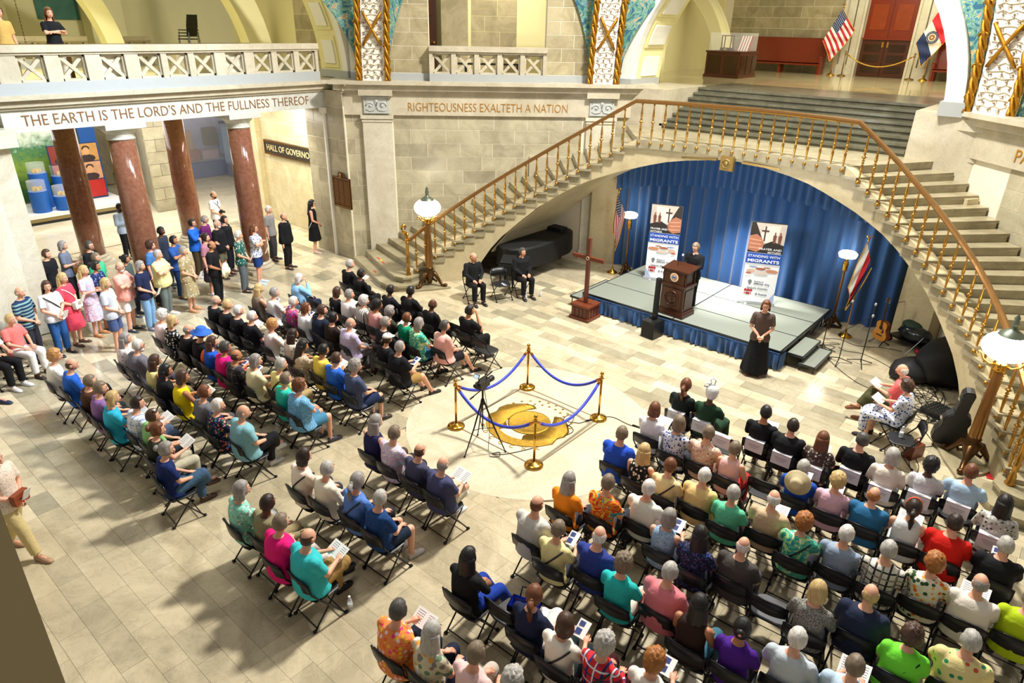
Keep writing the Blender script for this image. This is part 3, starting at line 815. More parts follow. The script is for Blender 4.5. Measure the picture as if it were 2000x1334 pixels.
# vaulted soffit behind the face
mb = MB(); rings = []
for i in range(41):
    x = -6.0 + 12 * i / 40; y0 = 7.5 - .0; z = max(arch_z(x), .3)
    p = min(7.86, 7.86 - .0 * x)
    yy = None
    for (a, b) in zip(CURVE, CURVE[1:]):
        if b[0] <= abs(x) <= a[0]: f = (abs(x) - b[0]) / (a[0] - b[0]); yy = b[1] + (a[1] - b[1]) * f
    rings.append([(x, yy - 5.8, z), (x, min(9.9, 13.9 - abs(x)) - 6, z), (x, min(9.9, 13.9 - abs(x)) - 6, z + .05), (x, yy - 5.8, z + .05)])
mb.ring_loft(rings); mb.build('soffit', STRING, stairs)
# medallion at the crown
mb = MB(); mb.box((0, 0, 0), (.34, .12, .36)); mb.box((0, -.03, 0), (.3, .12, .32)); md = mb.build('keystone_plaque', mat('antique_gold', '9a8048', .45, .6, var=.2, scale=14), stairs, loc=(-.22, 1.8, 3.82))
mb = MB(); mb.v = []; mb.tube([(.1 * math.cos(a * PI / 8), -.1, .1 * math.sin(a * PI / 8)) for a in range(17)], .018, 5, False); mb.ell((0, -.1, 0), (.06, .03, .06), 10, 6); mb.build('seal_relief', mat('antique_gold', ''), stairs, True, loc=(-.22, 1.8, 3.82))
mb = MB(); mb.box((.62, 1.83, 3.87), (.95, .12, .05), ry=.03); mb.box((-1.2, 1.78, 3.83), (1.4, .1, .04), ry=-.06); mb.build('brass_strip', mat('antique_gold', ''), stairs)
# cheek walls of the upper steps and ledge returns
for sx in (-1, 1):
    pts = [(sx * 3.22, 9.75), (sx * 3.22, 12.3), (sx * 4.6, 12.3), (sx * (5.1 if sx > 0 else 4.45), 9.45 if sx > 0 else 9.75)]
    mb = MB(); mb.prism(pts, 3.4, ZU + .02); tag(mb.build('wall_cheek_' + ('left' if sx < 0 else 'right'), TRIM), kind='structure')
# tapes on the lowest left steps
tp = empty('step_tape', (-8.8, 3.7, RISE * 2 + .003), label='red and yellow warning tape stuck on bottom-left stair steps', cat='tape')
for i, (dx, dy, dz, c) in enumerate(((-.12, -.02, 0, 'c8321e'), (.08, -.09, 0, 'e8b52a'), (.28, -.17, 0, 'c8321e'), (.35, -.55, -RISE, 'c8321e'))):
    mb = MB(); mb.box((0, 0, 0), (.2, .05, .003), rz=-.35); mb.build('strip', mat('tape_' + c, c), tp, loc=(dx, dy, dz))

# ---------------------------------------------------------------- railing
rail = empty('stair_railing', (0, 6, 0), label='continuous bronze handrail on turned gilt balusters along the curved stairs', cat='railing')
bal = MB()
prof = [(.014, .0), (.018, .1), (.026, .24), (.032, .33), (.014, .36), (.036, .38), (.012, .41), (.036, .43), (.013, .46), (.034, .48), (.055, .5), (.034, .52), (.013, .54), (.036, .57), (.012, .6), (.03, .63), (.03, .7), (.013, .88), (.014, .9), (.026, .92), (.026, .94), (.014, .96), (.014, .99)]
bal.lathe(prof, n=8); bal.ell((0, -.03, -.02), (.045, .05, .045), 8, 6)
BALM = mat('gilt_baluster', 'b98a3c', .28, .85, var=.2, scale=18)
balm = bal.mesh('baluster', True, [BALM])
for sx in (-1, 1):
    for i in range(1, 22):
        p, t = on_curve(S0 + (SL - S0) * i / 22.4)
        n_ = Vector((t.y, -t.x)); n_ = n_ if n_.y < 0 else -n_
        z = (2 + i) * RISE - .07
        put('baluster', balm, rail, (sx * (p.x - 0), p.y - 6 - .03, z), rz=math.atan2(sx * n_.x, -n_.y))
for i in range(18):
    f = -1 + 2 * i / 17
    p, t = on_curve(CL[-1] - abs(f) * (CL[-1] - SL) * .985)
    put('baluster', balm, rail, (math.copysign(p.x, f) if abs(f) > 1e-3 else 0, p.y - 6 - .03, ZL - .07))
def railz(s):
    u = (s - S0) / (SL - S0) * 22 / 22.4
    if s >= SL: return ZL + .93
    z = RISE * (2 + 22.4 * (s - S0) / (SL - S0)) + .94
    return min(z, ZL + .93)
hp = []
for i in range(70):
    s = S0 + (CL[-1] - S0) * i / 69; p, t = on_curve(s); hp.append((p.x, p.y - 6 - .03, railz(s)))
path = [(-x, y, z) for x, y, z in hp] + [(x, y, z) for x, y, z in hp[::-1][1:]]
def sweep(pts, prof2):
    mb = MB(); rings = []
    pts = [Vector(p) for p in pts]
    for i, p in enumerate(pts):
        t = (pts[min(i + 1, len(pts) - 1)] - pts[max(i - 1, 0)]).normalized(); u = Vector((t.y, -t.x, 0)).normalized(); w = u.cross(t)
        rings.append([p + u * a + w * b for a, b in prof2])
    mb.ring_loft(rings); return mb
sweep(path, [(.055, 0), (.045, .04), (0, .055), (-.045, .04), (-.055, 0), (-.04, -.03), (.04, -.03)]).build('handrail', BRONZE2, rail)
sweep([(x, y, z - .045) for x, y, z in path], [(.03, 0), (.03, .02), (-.03, .02), (-.03, 0)]).build('rail_plate', BRASS, rail)
for sx in (-1, 1):
    mb = MB(); mb.lathe([(.075, 0), (.08, .03), (.05, .08), (.06, .16), (.035, .22), (.05, .34), (.06, .38), (.035, .42), (.06, .5), (.03, .55), (.05, .62), (.045, .9), (.065, .94), (.065, .98)], n=12)
    mb.build('newel', BALM, rail, True, loc=(sx * 7.16, -2.68, 2 * RISE))
    mb = MB(); mb.tube([(0, -.02, 1.22), (0, -.14, 1.3), (0, -.18, 1.42), (0, -.1, 1.48), (0, -.03, 1.42), (0, -.06, 1.34)], [.05, .045, .04, .04, .035, .02], 8)
    mb.tube([(0, .0, .97), (0, 0, 1.24)], .05, 8)
    mb.build('scroll_finial', BRASS, rail, True, loc=(sx * 7.16, -2.68, 2 * RISE - .02))
# ---------------------------------------------------------------- curtain
def cloth_mat(name, hx, rough=.75):
    m = mat(name, hx, rough, var=.12, scale=3, bump=.15)
    m.node_tree.nodes['Principled BSDF'].inputs['Sheen Weight'].default_value = .3 if 'blue' in name else 0
    return m
BLUE = cloth_mat('royal_blue_velvet', '174a82')
cur = empty('stage_curtain', (0, 8.95, 0), label='royal blue pleated curtain with valance hanging behind the stage', cat='curtain')
def cpath(u, amp, wl, off=0):
    x = -4.05 + 8.2 * u
    return x, .16 * (abs(x) / 4) ** 3 * 4 * (1 if x > 0 else .3) + amp * math.sin(x * 2 * PI / wl + 1.1 * math.sin(x * 2.3)) + amp * .35 * math.sin(x * 2 * PI / wl * .43 + 2) + off
def panel(u0, u1, z0, z1, amp, wl, off, nu, nz, flare=.3, hem=None):
    def f(u, v):
        x, y_ = cpath(u0 + (u1 - u0) * u, amp * (1 - flare * v), wl, off)
        zb = z0 + (hem(x) if hem else 0)
        return (x, y_, zb + (z1 - zb) * v)
    return MB().grid(f, nu, nz)
for k in range(4):
    panel(k / 4, (k + 1) / 4 + .004, .02, 3.9, .085, .36, .05, 150, 5).build('drape', BLUE, cur, True)
panel(0, 1, 2.35, 4.0, .06, .2, -.14, 520, 4, .5, lambda x: .62 * (1 - (x / 4.1) ** 2) + .03 * abs(math.sin(x * 2.6))).build('valance', BLUE, cur, True)

# ---------------------------------------------------------------- stage
GREY = mat('stage_grey_carpet', '7d8378', .75, var=.08, scale=40)
ALU = mat('dark_aluminium', '3a3d3f', .35, .8)
stage = empty('stage', (0, 7, 0), label='low grey platform stage with dark trim in front of the curtain', cat='stage')
xs = [-2.6, .02, 2.66]; ys = [5.4, 6.45, 7.55, 8.72]
for i in range(2):
    for j in range(3):
        mb = MB(); mb.box(((xs[i] + xs[i + 1]) / 2, (ys[j] + ys[j + 1]) / 2 - 7, .435), (xs[i + 1] - xs[i] - .03, ys[j + 1] - ys[j] - .03, .05)); mb.build('deck_panel', GREY, stage)
mb = MB()
for x in xs: mb.box((x, .06, .43), (.035, 3.34, .06))
for y_ in ys: mb.box((.03, y_ - 7, .43), (5.3, .035, .06))
mb.build('edge_trim', ALU, stage)
for x in (-2.5, -1.2, .0, 1.3, 2.55):
    for y_ in (5.5, 7.0, 8.6):
        mb = MB(); mb.tube([(x, y_ - 7, 0), (x, y_ - 7, .4)], .022, 6); mb.build('leg', ALU, stage)
mb = MB()
for y_ in (5.6, 6.9, 7.7, 8.6): mb.tube([(2.6, y_ - 7, .1), (2.6, min(y_ + .9, 8.65) - 7, .38)], .015, 5)
mb.build('brace', ALU, stage)
sk = empty('stage_skirt', (0, 5.4, 0), label='ruffled blue skirt along the front edge of the stage', cat='skirt')
mb = MB(); mb.grid(lambda u, v: (-2.6 + 5.26 * u, -.05 - .035 * math.sin(u * 190 + 2 * math.sin(u * 40)) * (1.3 - v * .9) - .02 * math.sin(u * 63 + v * 4), .03 + .35 * v), 420, 4); mb.build('pleats', BLUE, sk, True)
mb = MB(); mb.box((.03, -.03, .385), (5.26, .02, .05)); mb.build('header', BLUE, sk)
mb = MB(); mb.grid(lambda u, v: (2.68 + .025 * math.sin(u * 24), -.05 + .35 * u, .03 + .35 * v), 30, 3); mb.build('corner_pleats', BLUE, sk, True)
def side_step(x, y_, w, d, z, label):
    t = empty('stage_step', (x, y_, 0), label=label, cat='step')
    mb = MB(); mb.box((0, 0, z - .02), (w, d, .035)); mb.build('tread', GREY, t)
    mb = MB()
    for a in (-1, 1): mb.box((a * (w / 2), 0, z - .02), (.025, d, .05)); mb.box((0, a * d / 2, z - .02), (w, .025, .05))
    mb.build('edge_trim', ALU, t)
    for a in (-1, 1):
        for b in (-1, 1):
            mb = MB(); mb.tube([(a * (w / 2 - .03), b * (d / 2 - .05), z - .03), (a * (w / 2 - .03), b * (d / 2 - .05), 0)], .015, 5); mb.build('leg', ALU, t)
side_step(2.86, 6.35, .36, 1.15, .32, 'upper grey step unit against the right end of the stage')
side_step(3.16, 6.3, .36, 1.15, .17, 'lower grey step unit, outermost at the right end of the stage')
side_step(-2.8, 6.2, .36, 1.7, .28, 'long grey step unit against left end of the stage')

# ---------------------------------------------------------------- lamps
def floor_lamp(P, label, h=1.9):
    t = empty('floor_lamp', P, label=label, cat='lamp')
    for a in range(3):
        c, s_ = math.cos(a * 2.094 + .5), math.sin(a * 2.094 + .5)
        mb = MB(); mb.tube([(0, 0, .22), (c * .1, s_ * .1, .2), (c * .17, s_ * .17, .08), (c * .22, s_ * .22, .03)], [.04, .04, .03, .035], 8); mb.ell((c * .22, s_ * .22, .035), .04, 8, 6); mb.build('claw_foot', BRONZE, t, True)
    mb = MB(); mb.lathe([(.26, 0), (.26, .02), (.0, .02)], n=3); mb.lathe([(.07, .1), (.09, .16), (.06, .22), (.08, .27), (.05, .33)], n=12); mb.build('base', BRONZE, t)
    mb = MB(); mb.lathe([(.035, .3), (.03, h - .42), (.03, h - .4)], n=12); mb.build('pole', BRONZE2, t, True)
    mb = MB(); mb.lathe([(.035, h - .42), (.07, h - .4), (.05, h - .36), (.07, h - .33), (.05, h - .29), (.075, h - .26), (.06, h - .2), (.03, h - .12), (.05, h - .09)], n=14); mb.build('collar', BRASS, t, True)
    mb = MB(); mb.lathe([(.05, h - .1), (.19, h - .06), (.215, h), (.215, h + .03), (.17, h + .07), (.05, h + .09), (.0, h + .09)], n=24); mb.build('glass_bowl', GLOBE, t, True)
floor_lamp((-3.3, 8.62, 0), 'bronze floor lamp with lit white bowl beside the US flag, left of stage', 1.8)
floor_lamp((2.74, 8.82, 0), 'bronze floor lamp with lit white bowl, right of stage')
def newel_lamp(P, label, k=1.0, rz=0):
    t = empty('newel_lamp', P, rz, label=label, cat='lamp')
    mb = MB(); mb.prism([(.62 * math.cos(a) * (1 if j % 2 == 0 else .55), .62 * math.sin(a) * (1 if j % 2 == 0 else .55)) for j in range(6) for a in [j * PI / 3 + .5]], 0, .05); mb.build('plinth', STEP, t)
    for a in range(3):
        c, s_ = math.cos(a * 2.094 + .5), math.sin(a * 2.094 + .5)
        mb = MB(); mb.tube([(0, 0, .42), (c * .16, s_ * .16, .4), (c * .26, s_ * .26, .25), (c * .36, s_ * .36, .1), (c * .44, s_ * .44, .09)], [.08, .07, .05, .045, .05], 8)
        mb.tube([(c * .1, s_ * .1, .25), (c * .2, s_ * .2, .18), (c * .24, s_ * .24, .26), (c * .18, s_ * .18, .3)], .03, 6)
        mb.ell((c * .46, s_ * .46, .1), (.06, .06, .05), 8, 6); mb.build('claw_foot', BRONZE, t, True)
    mb = MB(); mb.lathe([(.05, .1), (.12, .3), (.16, .42), (.17, .46), (.1, .5), (.12, .55), (.09, .6)], n=14); mb.build('base', BRONZE, t, True)
    mb = MB(); n = 24
    mb.ring_loft([[((r * (1 if i % 2 else .86)) * math.cos(2 * PI * i / n), (r * (1 if i % 2 else .86)) * math.sin(2 * PI * i / n), z) for i in range(n)] for r, z in ((.105, .58), (.085, 1.3), (.065, 1.86))]); mb.build('fluted_shaft', BRONZE2, t)
    mb = MB(); mb.lathe([(.07, 1.84), (.1, 1.88), (.08, 1.93), (.11, 1.98), (.06, 2.0)], n=14); mb.build('collar', BRASS, t, True)
    for a in range(4):
        c, s_ = math.cos(a * PI / 2), math.sin(a * PI / 2)
        mb = MB(); mb.tube([(c * .06, s_ * .06, 1.95), (c * .16, s_ * .16, 1.93), (c * .26, s_ * .26, 1.99), (c * .3, s_ * .3, 2.08), (c * .36, s_ * .36, 2.1), (c * .38, s_ * .38, 2.04), (c * .34, s_ * .34, 2.02)], .018, 6); mb.build('scroll_arm', BRASS, t, True)
    mb = MB(); mb.ell((0, 0, 2.28), (.36, .36, .24), 28, 14); mb.build('globe', GLOBE, t, True)
    mb = MB(); mb.lathe([(.2, 2.47), (.17, 2.52), (.08, 2.58), (.05, 2.6), (.04, 2.66), (.06, 2.7), (.035, 2.74), (.045, 2.78), (.0, 2.86)], n=16, cap=False); mb.build('cap_finial', mat('aged_cap', '6c7464', .4, .6), t, True)
newel_lamp((-6.72, 3.72, 0), 'large bronze lamp with glowing globe at the foot of the left stair flight')
newel_lamp((6.5, 4.1, 0), 'large bronze lamp with glowing globe at the foot of the right stair flight')

# ---------------------------------------------------------------- flags
def flag(name, P, top, hv, fv, kind, label, eagle=True, fold=.05):
    """pole with flag draped from its top: hv hoist vector, fv fly vector"""
    t = empty(name, P, label=label, cat='flag')
    mb = MB(); mb.lathe([(.16, 0), (.16, .02), (.1, .06), (.04, .09), (.025, .2), (.0, .2)], n=16); mb.build('base', BRASS, t, True)
    mb = MB(); mb.tube([(0, 0, .1), (0, 0, top)], .014, 6); mb.build('pole', mat('oak_pole', 'b08040', .4), t)
    mb = MB(); mb.ell((0, 0, top + .05), (.03, .03, .05), 8, 6); mb.tube([(-.07, 0, top + .14), (-.03, 0, top + .1), (0, 0, top + .12), (.03, 0, top + .1), (.07, 0, top + .14)], .015, 5); mb.build('finial', BRASS, t, True)
    hv, fv = Vector(hv), Vector(fv)
    def p(u, v):
        w = fold * math.sin((u * .6 + v) * 17) * (.3 + u)
        return Vector((0, -.03, top - .03)) + hv * v + fv * u + Vector((.1 * math.sin(v * 3 + u), 0, 0)) * u + Vector((.25 * w, -w - .03, 0))
    cs = {'us': ['c41e3a', 'f4f2ee', '20356e'], 'mo': ['d02030', 'f0efe8', '1b2c5c'], 'mof': ['f0efe8', 'd02030', '1b2c5c']}[kind]
    ms = [mat('flag_' + c, c, .7) for c in cs]
    nu, nv = 26, 13 if kind == 'us' else 12
    mb = MB()
    for j in range(nv):
        for i in range(nu):
            q4 = [p((i + a) / nu, (j + b) / nv) for a, b in ((0, 0), (1, 0), (1, 1), (0, 1))]
            if kind == 'us': mb.mi = 2 if (j < 7 and i < 10) else (j % 2)
            else: mb.mi = j // 4
            o = len(mb.v); mb.add(q4, [(0, 1, 2, 3)])
    cl_ = mb.build('cloth', ms, t, True)
    mb = MB()
    if kind == 'us':
        for j in range(9):
            for i in range(6 if j % 2 == 0 else 5):
                c = p((i + (.5 if j % 2 == 0 else 1)) / 6 * .38, (j + .8) / 17 * .95) + Vector((0, -.008, 0)); eh, ef = hv.normalized() * .016, fv.normalized() * .016
                mb.add([c + eh, c + ef * 1.2, c - eh, c - ef * 1.2], [(0, 1, 2, 3)])
        tag(mb.build('star', mat('flag_f4f2ee', ''), cl_), kind='stuff')
    elif kind == 'mo':
        c = p(.45, .5) + Vector((0, -.05, 0)); ex = Vector((1, 0, 0)); ez = Vector((0, 0, 1))
        for r0, r1, col in ((.13, .21, '1b2c5c'), (.0, .13, 'e9e2c8'), (.03, .1, '9a6a3c')):
            m2 = MB(); n = 24
            rg = [c + ex * r0 * math.cos(2 * PI * k / n) + ez * r0 * math.sin(2 * PI * k / n) for k in range(n)]; rh = [c + ex * r1 * math.cos(2 * PI * k / n) + ez * r1 * math.sin(2 * PI * k / n) for k in range(n)]
            m2.ring_loft([rh, rg], cap=False); m2.build('seal_ring', mat('flag_' + col, col, .7), cl_); c = c + Vector((0, -.004, 0))
        for k in range(24):
            a = 2 * PI * k / 24; d_ = c + ex * .17 * math.cos(a) + ez * .17 * math.sin(a); mb.add([d_ + ez * .012, d_ + ex * .012, d_ - ez * .012, d_ - ex * .012], [(0, 1, 2, 3)])
        tag(mb.build('star', mat('flag_f0efe8', ''), cl_), kind='stuff')
    mb = MB()
    mb.tube([p(k / 20, 1) for k in range(21)] + [p(1, 1 - k / 10) for k in range(11)], .012, 5); mb.tube([p(k / 20, 0) for k in range(21)] + [p(1, k / 10) for k in range(11)], .012, 5); mb.build('fringe', mat('gold_fringe', 'd8a830', .6), cl_)
    return t
flag('us_flag', (-3.62, 8.4, 0), 2.45, (.3, 0, -.5), (-.14, 0, -1.2), 'us', 'US flag with gold fringe standing left of the stage by curtain', fold=.03)
flag('state_flag', (3.2, 8.4, 0), 2.42, (.22, 0, -.55), (-.26, 0, -1.15), 'mof', 'red, white and blue state flag hanging narrow, right of stage by the guitar', fold=.04)
flag('us_flag', (-2.6, 22.1, ZU), 2.45, (-.55, 0, -1.15), (.5, 0, -.75), 'us', 'US flag with gold fringe left of the upstairs double door', fold=.05)
flag('state_flag', (.75, 22.1, ZU), 2.45, (-.52, 0, -1.15), (.42, 0, -.8), 'mo', 'state flag with round seal, right of the upstairs double door', fold=.05)
# seal colours on the upper flag face the stairs

# ---------------------------------------------------------------- banners
def picture(parent, w, h, z, flip):
    """printed picture: sky, hillside, two figures, cross, clasped hands"""
    f = -1 if flip else 1
    y0 = -.012
    def q_(name, pts, col, y_):
        mb = MB(); mb.prism([(a * f, b) for a, b in pts], -.001, .001); mb.v = [(v[0], y_ + v[2], v[1] + z) for v in mb.v]; mb.build(name, mat('print_' + col, col, .6, var=.18, scale=9), parent)
    W = w / 2
    q_('print_sky', [(-W, 0), (W, 0), (W, h), (-W, h)], 'cfc2b4', y0)
    q_('print_glow', [(-W * .6, h * .35), (W * .5, h * .35), (W * .7, h * .95), (-W * .2, h * .9)], 'eadfd2', y0 - .002)
    q_('print_hill', [(-W, 0), (W, 0), (W, h * .3), (W * .3, h * .42), (-W * .1, h * .3), (-W, h * .28)], '2c2623', y0 - .004)
    q_('print_hill_dark', [(-W, h), (-W * .75, h), (-W * .3, h * .5), (-W * .2, h * .2), (-W, h * .3)] if True else [], '332b27', y0 - .004)
    q_('print_hand', [(-W, h * .08), (-W * .5, h * .02), (-W * .2, h * .12), (-W * .12, h * .3), (-W * .3, h * .5), (-W * .6, h * .62), (-W, h * .55)], 'b8785c', y0 - .006)
    for k in range(3): q_('print_finger', [(-W * .95, h * (.14 + k * .14)), (-W * .3, h * (.12 + k * .13)), (-W * .25, h * (.17 + k * .13)), (-W * .95, h * (.18 + k * .14))], 'd69a7c', y0 - .008)
    q_('print_cross', [(-W * .2, h * .4), (-W * .12, h * .4), (-W * .12, h * .72), (W * .05, h * .72), (W * .05, h * .77), (-W * .12, h * .77), (-W * .12, h * .9), (-W * .2, h * .9), (-W * .2, h * .77), (-W * .36, h * .77), (-W * .36, h * .72), (-W * .2, h * .72)], '4a3028', y0 - .008)
    for x in (.42, .72): q_('print_figure', [(W * (x - .07), h * .35), (W * (x + .07), h * .35), (W * (x + .1), h * .62), (W * (x + .03), h * .64), (W * (x + .04), h * .72), (W * (x - .04), h * .72), (W * (x - .03), h * .64), (W * (x - .1), h * .6)], '7a4636', y0 - .008)
def banner(P, rz, flip, label):
    t = empty('roll_up_banner', P, rz, label=label, cat='banner'); t.scale = (1.24, 1, 1.04)
    w, H = .66, 1.98
    mb = MB(); mb.box((0, 0, .04), (w + .06, .1, .07)); mb.box((-w * .3, 0, .01), (.05, .3, .02)); mb.box((w * .3, 0, .01), (.05, .3, .02)); mb.build('base', mat('banner_silver', 'c4c6ca', .3, .5), t)
    mb = MB(); mb.box((0, 0, H / 2 + .04), (w, .012, H)); mb.build('panel', mat('banner_white', 'eef0f2', .5), t)
    mb = MB(); mb.tube([(-w / 2, 0, H + .05), (w / 2, 0, H + .05)], .015, 6); mb.build('top_bar', ALU, t)
    picture(t, w, .72, 1.3, not flip)
    Wh = mat('print_white', 'f6f6f6', .5); Bl = mat('print_blue', '2350b0', .5)
    mb = MB(); mb.box((0, -.016, 1.16), (w, .006, .25)); mb.build('blue_band', Bl, t)
    xl = .02 if flip else -.31
    al = 'LEFT'
    lettering('lettering', 'PRAYER AND', .07, Wh, t, (xl if not flip else -.12, -.024, 1.375), (1, 0, 0), width=.36 if not flip else .42)
    lettering('lettering', 'WITNESS', .07, Wh, t, (xl if not flip else .05, -.024, 1.3), (1, 0, 0), width=.25)
    lettering('lettering', 'STANDING WITH', .085, Wh, t, (-.3, -.022, 1.185), (1, 0, 0), width=.6)
    lettering('lettering', 'MIGRANTS', .1, Wh, t, (-.3, -.022, 1.065), (1, 0, 0), width=.6, offset=.002)
    f = -1 if flip else 1
    rr = random.Random(5)
    for k, (x, z, a, b, c) in enumerate(((-.2, .86, .17, .06, 'c98a68'), (.02, .9, .14, .05, 'a8684a'), (.2, .84, .12, .07, 'd8b098'), (.0, .8, .2, .05, 'd9c8bc'), (-.1, .94, .1, .04, 'b07858'), (.17, .94, .12, .035, '8d9bb8'), (.24, .78, .08, .06, 'b8644c'))):
        mb = MB(); mb.lathe([(a / 2, -.001), (a / 2, .001)], n=12); mb.v = [(x * f + v[0] * 1.4, -.012 - .002 * k + v[2], z + v[1] * b * 9) for v in mb.v]; mb.build('print_hands', mat('print_' + c, c, .6, var=.15, scale=14), t)
    mb = MB(); mb.prism([(-.22, .58), (-.18, .62), (-.14, .58), (-.16, .5), (-.18, .48), (-.2, .5)], -.001, .001); mb.v = [(v[0], -.012 + v[2], v[1]) for v in mb.v]; mb.build('shield_emblem', mat('print_grey', '7c7c86', .6), t)
    G_ = mat('print_slate', '6a6d78', .6); Rd = mat('print_red', 'b02028', .6)
    lettering('lettering', 'Diocese of', .04, G_, t, (-.1, -.013, .565), (1, 0, 0))
    lettering('lettering', 'Jefferson City', .055, G_, t, (-.1, -.013, .505), (1, 0, 0))
    lettering('lettering', 'Catholic Charities', .055, G_, t, (-.22, -.013, .39), (1, 0, 0))
    lettering('lettering', '1881', .08, Rd, t, (-.27, -.013, .23), (1, 0, 0), offset=.003)
    mb = MB(); mb.box((-.185, -.011, .33), (.16, .004, .04))
    for k in range(3): mb.box((-.24 + k * .055, -.011, .36), (.035, .004, .03))
    mb.build('house_emblem', Rd, t)
    lettering('lettering', 'El Puente', .06, G_, t, (-.04, -.013, .24), (1, 0, 0))
    mb = MB(); mb.prism([(-.33, .08), (-.33, .34), (-.2, .08)] if not flip else [(.33, .08), (.33, .34), (.2, .08)], -.001, .001); mb.v = [(v[0], -.012 + v[2], v[1]) for v in mb.v]; mb.build('blue_corner', mat('print_lilac', 'a9b6dc', .6), t)
banner((-1.6, 7.6, .46), .36, False, 'white roll-up banner reading STANDING WITH MIGRANTS, left behind the lectern')
banner((1.09, 7.77, .46), .4, True, 'white roll-up banner reading STANDING WITH MIGRANTS, right half of stage')

# ---------------------------------------------------------------- lectern
lec = empty('lectern', (-.13, 5.78, .46), -.06, label='dark carved wooden lectern with coloured state seal on the stage', cat='lectern')
DW = mat('lectern_walnut', '3f1f10', .3, var=.35, scale=6)
mb = MB(); mb.box((0, 0, .05), (.74, .56, .1)); mb.box((0, 0, .12), (.7, .52, .05)); mb.build('base', DW, lec)
mb = MB(); mb.box((0, 0, .44), (.62, .46, .62)); lcb = mb.build('cabinet', DW, lec)
mb = MB(); mb.box((0, -.235, .45), (.5, .02, .5)); mb.box((.315, 0, .45), (.02, .34, .46)); mb.box((-.315, 0, .45), (.02, .34, .46)); mb.build('panel', mat('lectern_panel', '4c2816', .35, var=.3, scale=5), lcb)
mb = MB()
mb.tube([(.18 * math.cos(a * PI / 12), -.255, .46 + .18 * math.sin(a * PI / 12)) for a in range(25)], .018, 6, False); mb.ell((0, -.245, .46), (.14, .02, .14), 14, 6)
for a in range(8): mb.ell((.09 * math.cos(a * PI / 4), -.258, .46 + .09 * math.sin(a * PI / 4)), .022, 6, 4)
mb.build('carved_seal', DW, lcb, True)
mb = MB(); mb.box((0, 0, .78), (.7, .52, .06)); mb.build('cornice', DW, lec)
for sx in (-1, 1):
    for sy in (-1, 1):
        mb = MB(); mb.lathe([(.025, .8), (.03, .84), (.018, .9), (.03, 1.0), (.02, 1.08), (.028, 1.14)], (sx * .3, sy * .2, 0), 8); mb.build('corner_baluster', DW, lec, True)
mb = MB(); mb.box((0, -.2, .98), (.54, .05, .34)); mb.box((.27, 0, .95), (.03, .36, .28)); mb.box((-.27, 0, .95), (.03, .36, .28)); mb.build('upper_box', DW, lec)
mb = MB(); mb.box((0, .02, 1.17), (.72, .52, .035), rx=.14); mb.box((0, -.24, 1.15), (.72, .03, .05)); mb.build('reading_desk', DW, lec)
se = [mat('seal_' + c, c, .5) for c in ('e9dfc0', '3a6ea8', 'b8702c', 'e9dfc0')]
for k, (r_, c) in enumerate(((.115, 'c8923c'), (.105, 'efe6cf'), (.075, 'c87a30'), (.05, 'e8dcc0'), (.03, '3a6ea8'))):
    mb = MB(); mb.lathe([(r_, -.002), (r_, .002)], n=24); mb.v = [(v[0], -.23 - .004 * k + v[2] * 1, .98 + v[1]) for v in mb.v]; mb.build('state_seal', mat('sealc_' + c, c, .5, var=.15, scale=20), lec)
mb = MB()
for a in range(20): mb.ell((.09 * math.cos(a * PI / 10), -.238, .98 + .09 * math.sin(a * PI / 10)), (.006, .003, .006), 5, 4)
mb.ell((-.035, -.252, .985), (.018, .006, .03), 6, 5); mb.ell((.035, -.252, .985), (.018, .006, .03), 6, 5)
mb.build('seal_detail', mat('sealc_3a6ea8', ''), lec)
t = empty('lectern_microphone', (-.13, 5.86, 1.66), -.06, label='small white-tipped microphone on gooseneck at the lectern', cat='microphone')
mb = MB(); mb.tube([(-.1, -.05, 0), (-.1, -.02, .12), (-.06, .04, .22)], .007, 5); mb.build('gooseneck', BLACK, t); mb = MB(); mb.ell((-.05, .055, .24), (.025, .025, .035), 8, 6); mb.build('windscreen', mat('foam_white', 'd9d9d4', .8), t, True)
# speaker column
sp = empty('column_speaker', (-.33, 5.1, 0), -.1, label='black column loudspeaker with subwoofer in front of the stage', cat='speaker')
mb = MB(); mb.box((0, 0, .22), (.36, .4, .42)); mb.build('subwoofer', BLACKP, sp)
mb = MB(); mb.box((0, -.205, .22), (.32, .01, .36)); mb.build('grille', mat('grille_black', '0d0d0d', .7, bump=.8, scale=60), sp)
mb = MB(); mb.box((0, .05, .95), (.1, .1, 1.06)); mb.build('column', BLACKP, sp)
mb = MB(); mb.box((0, -.005, 1.0), (.07, .01, .85)); mb.build('column_grille', mat('grille_black', ''), sp)
mb = MB(); mb.box((-.1, .1, .435), (.12, .1, .02)); mb.ell((0, -.212, .1), (.015, .005, .015), 6, 4); mb.build('control_panel', ALU, sp)
# cross
cr = empty('wooden_cross', (-2.2, 4.93, 0), 0, label='tall brown wooden cross on panelled pedestal beside the stage', cat='cross')
mb = MB(); mb.box((0, 0, .04), (.58, .58, .08)); mb.box((0, 0, .38), (.56, .56, .06)); mb.build('pedestal_moulding', WOOD_X, cr)
mb = MB(); mb.box((0, 0, .21), (.5, .5, .3)); mb.build('pedestal', WOOD_X, cr)
mb = MB()
for k in range(4): mb.box((-.18 + k * .12, -.255, .21), (.08, .02, .22)); mb.box((.255, -.18 + k * .12, .21), (.02, .08, .22))
mb.build('pedestal_panel', mat('cherry_dark', '55240f', .4, var=.2, scale=6), cr)
mb = MB(); mb.box((0, 0, 1.25), (.085, .085, 1.72)); mb.build('upright', WOOD_X, cr)
mb = MB(); mb.box((0, 0, 1.6), (.94, .08, .085)); mb.build('crossbeam', WOOD_X, cr)
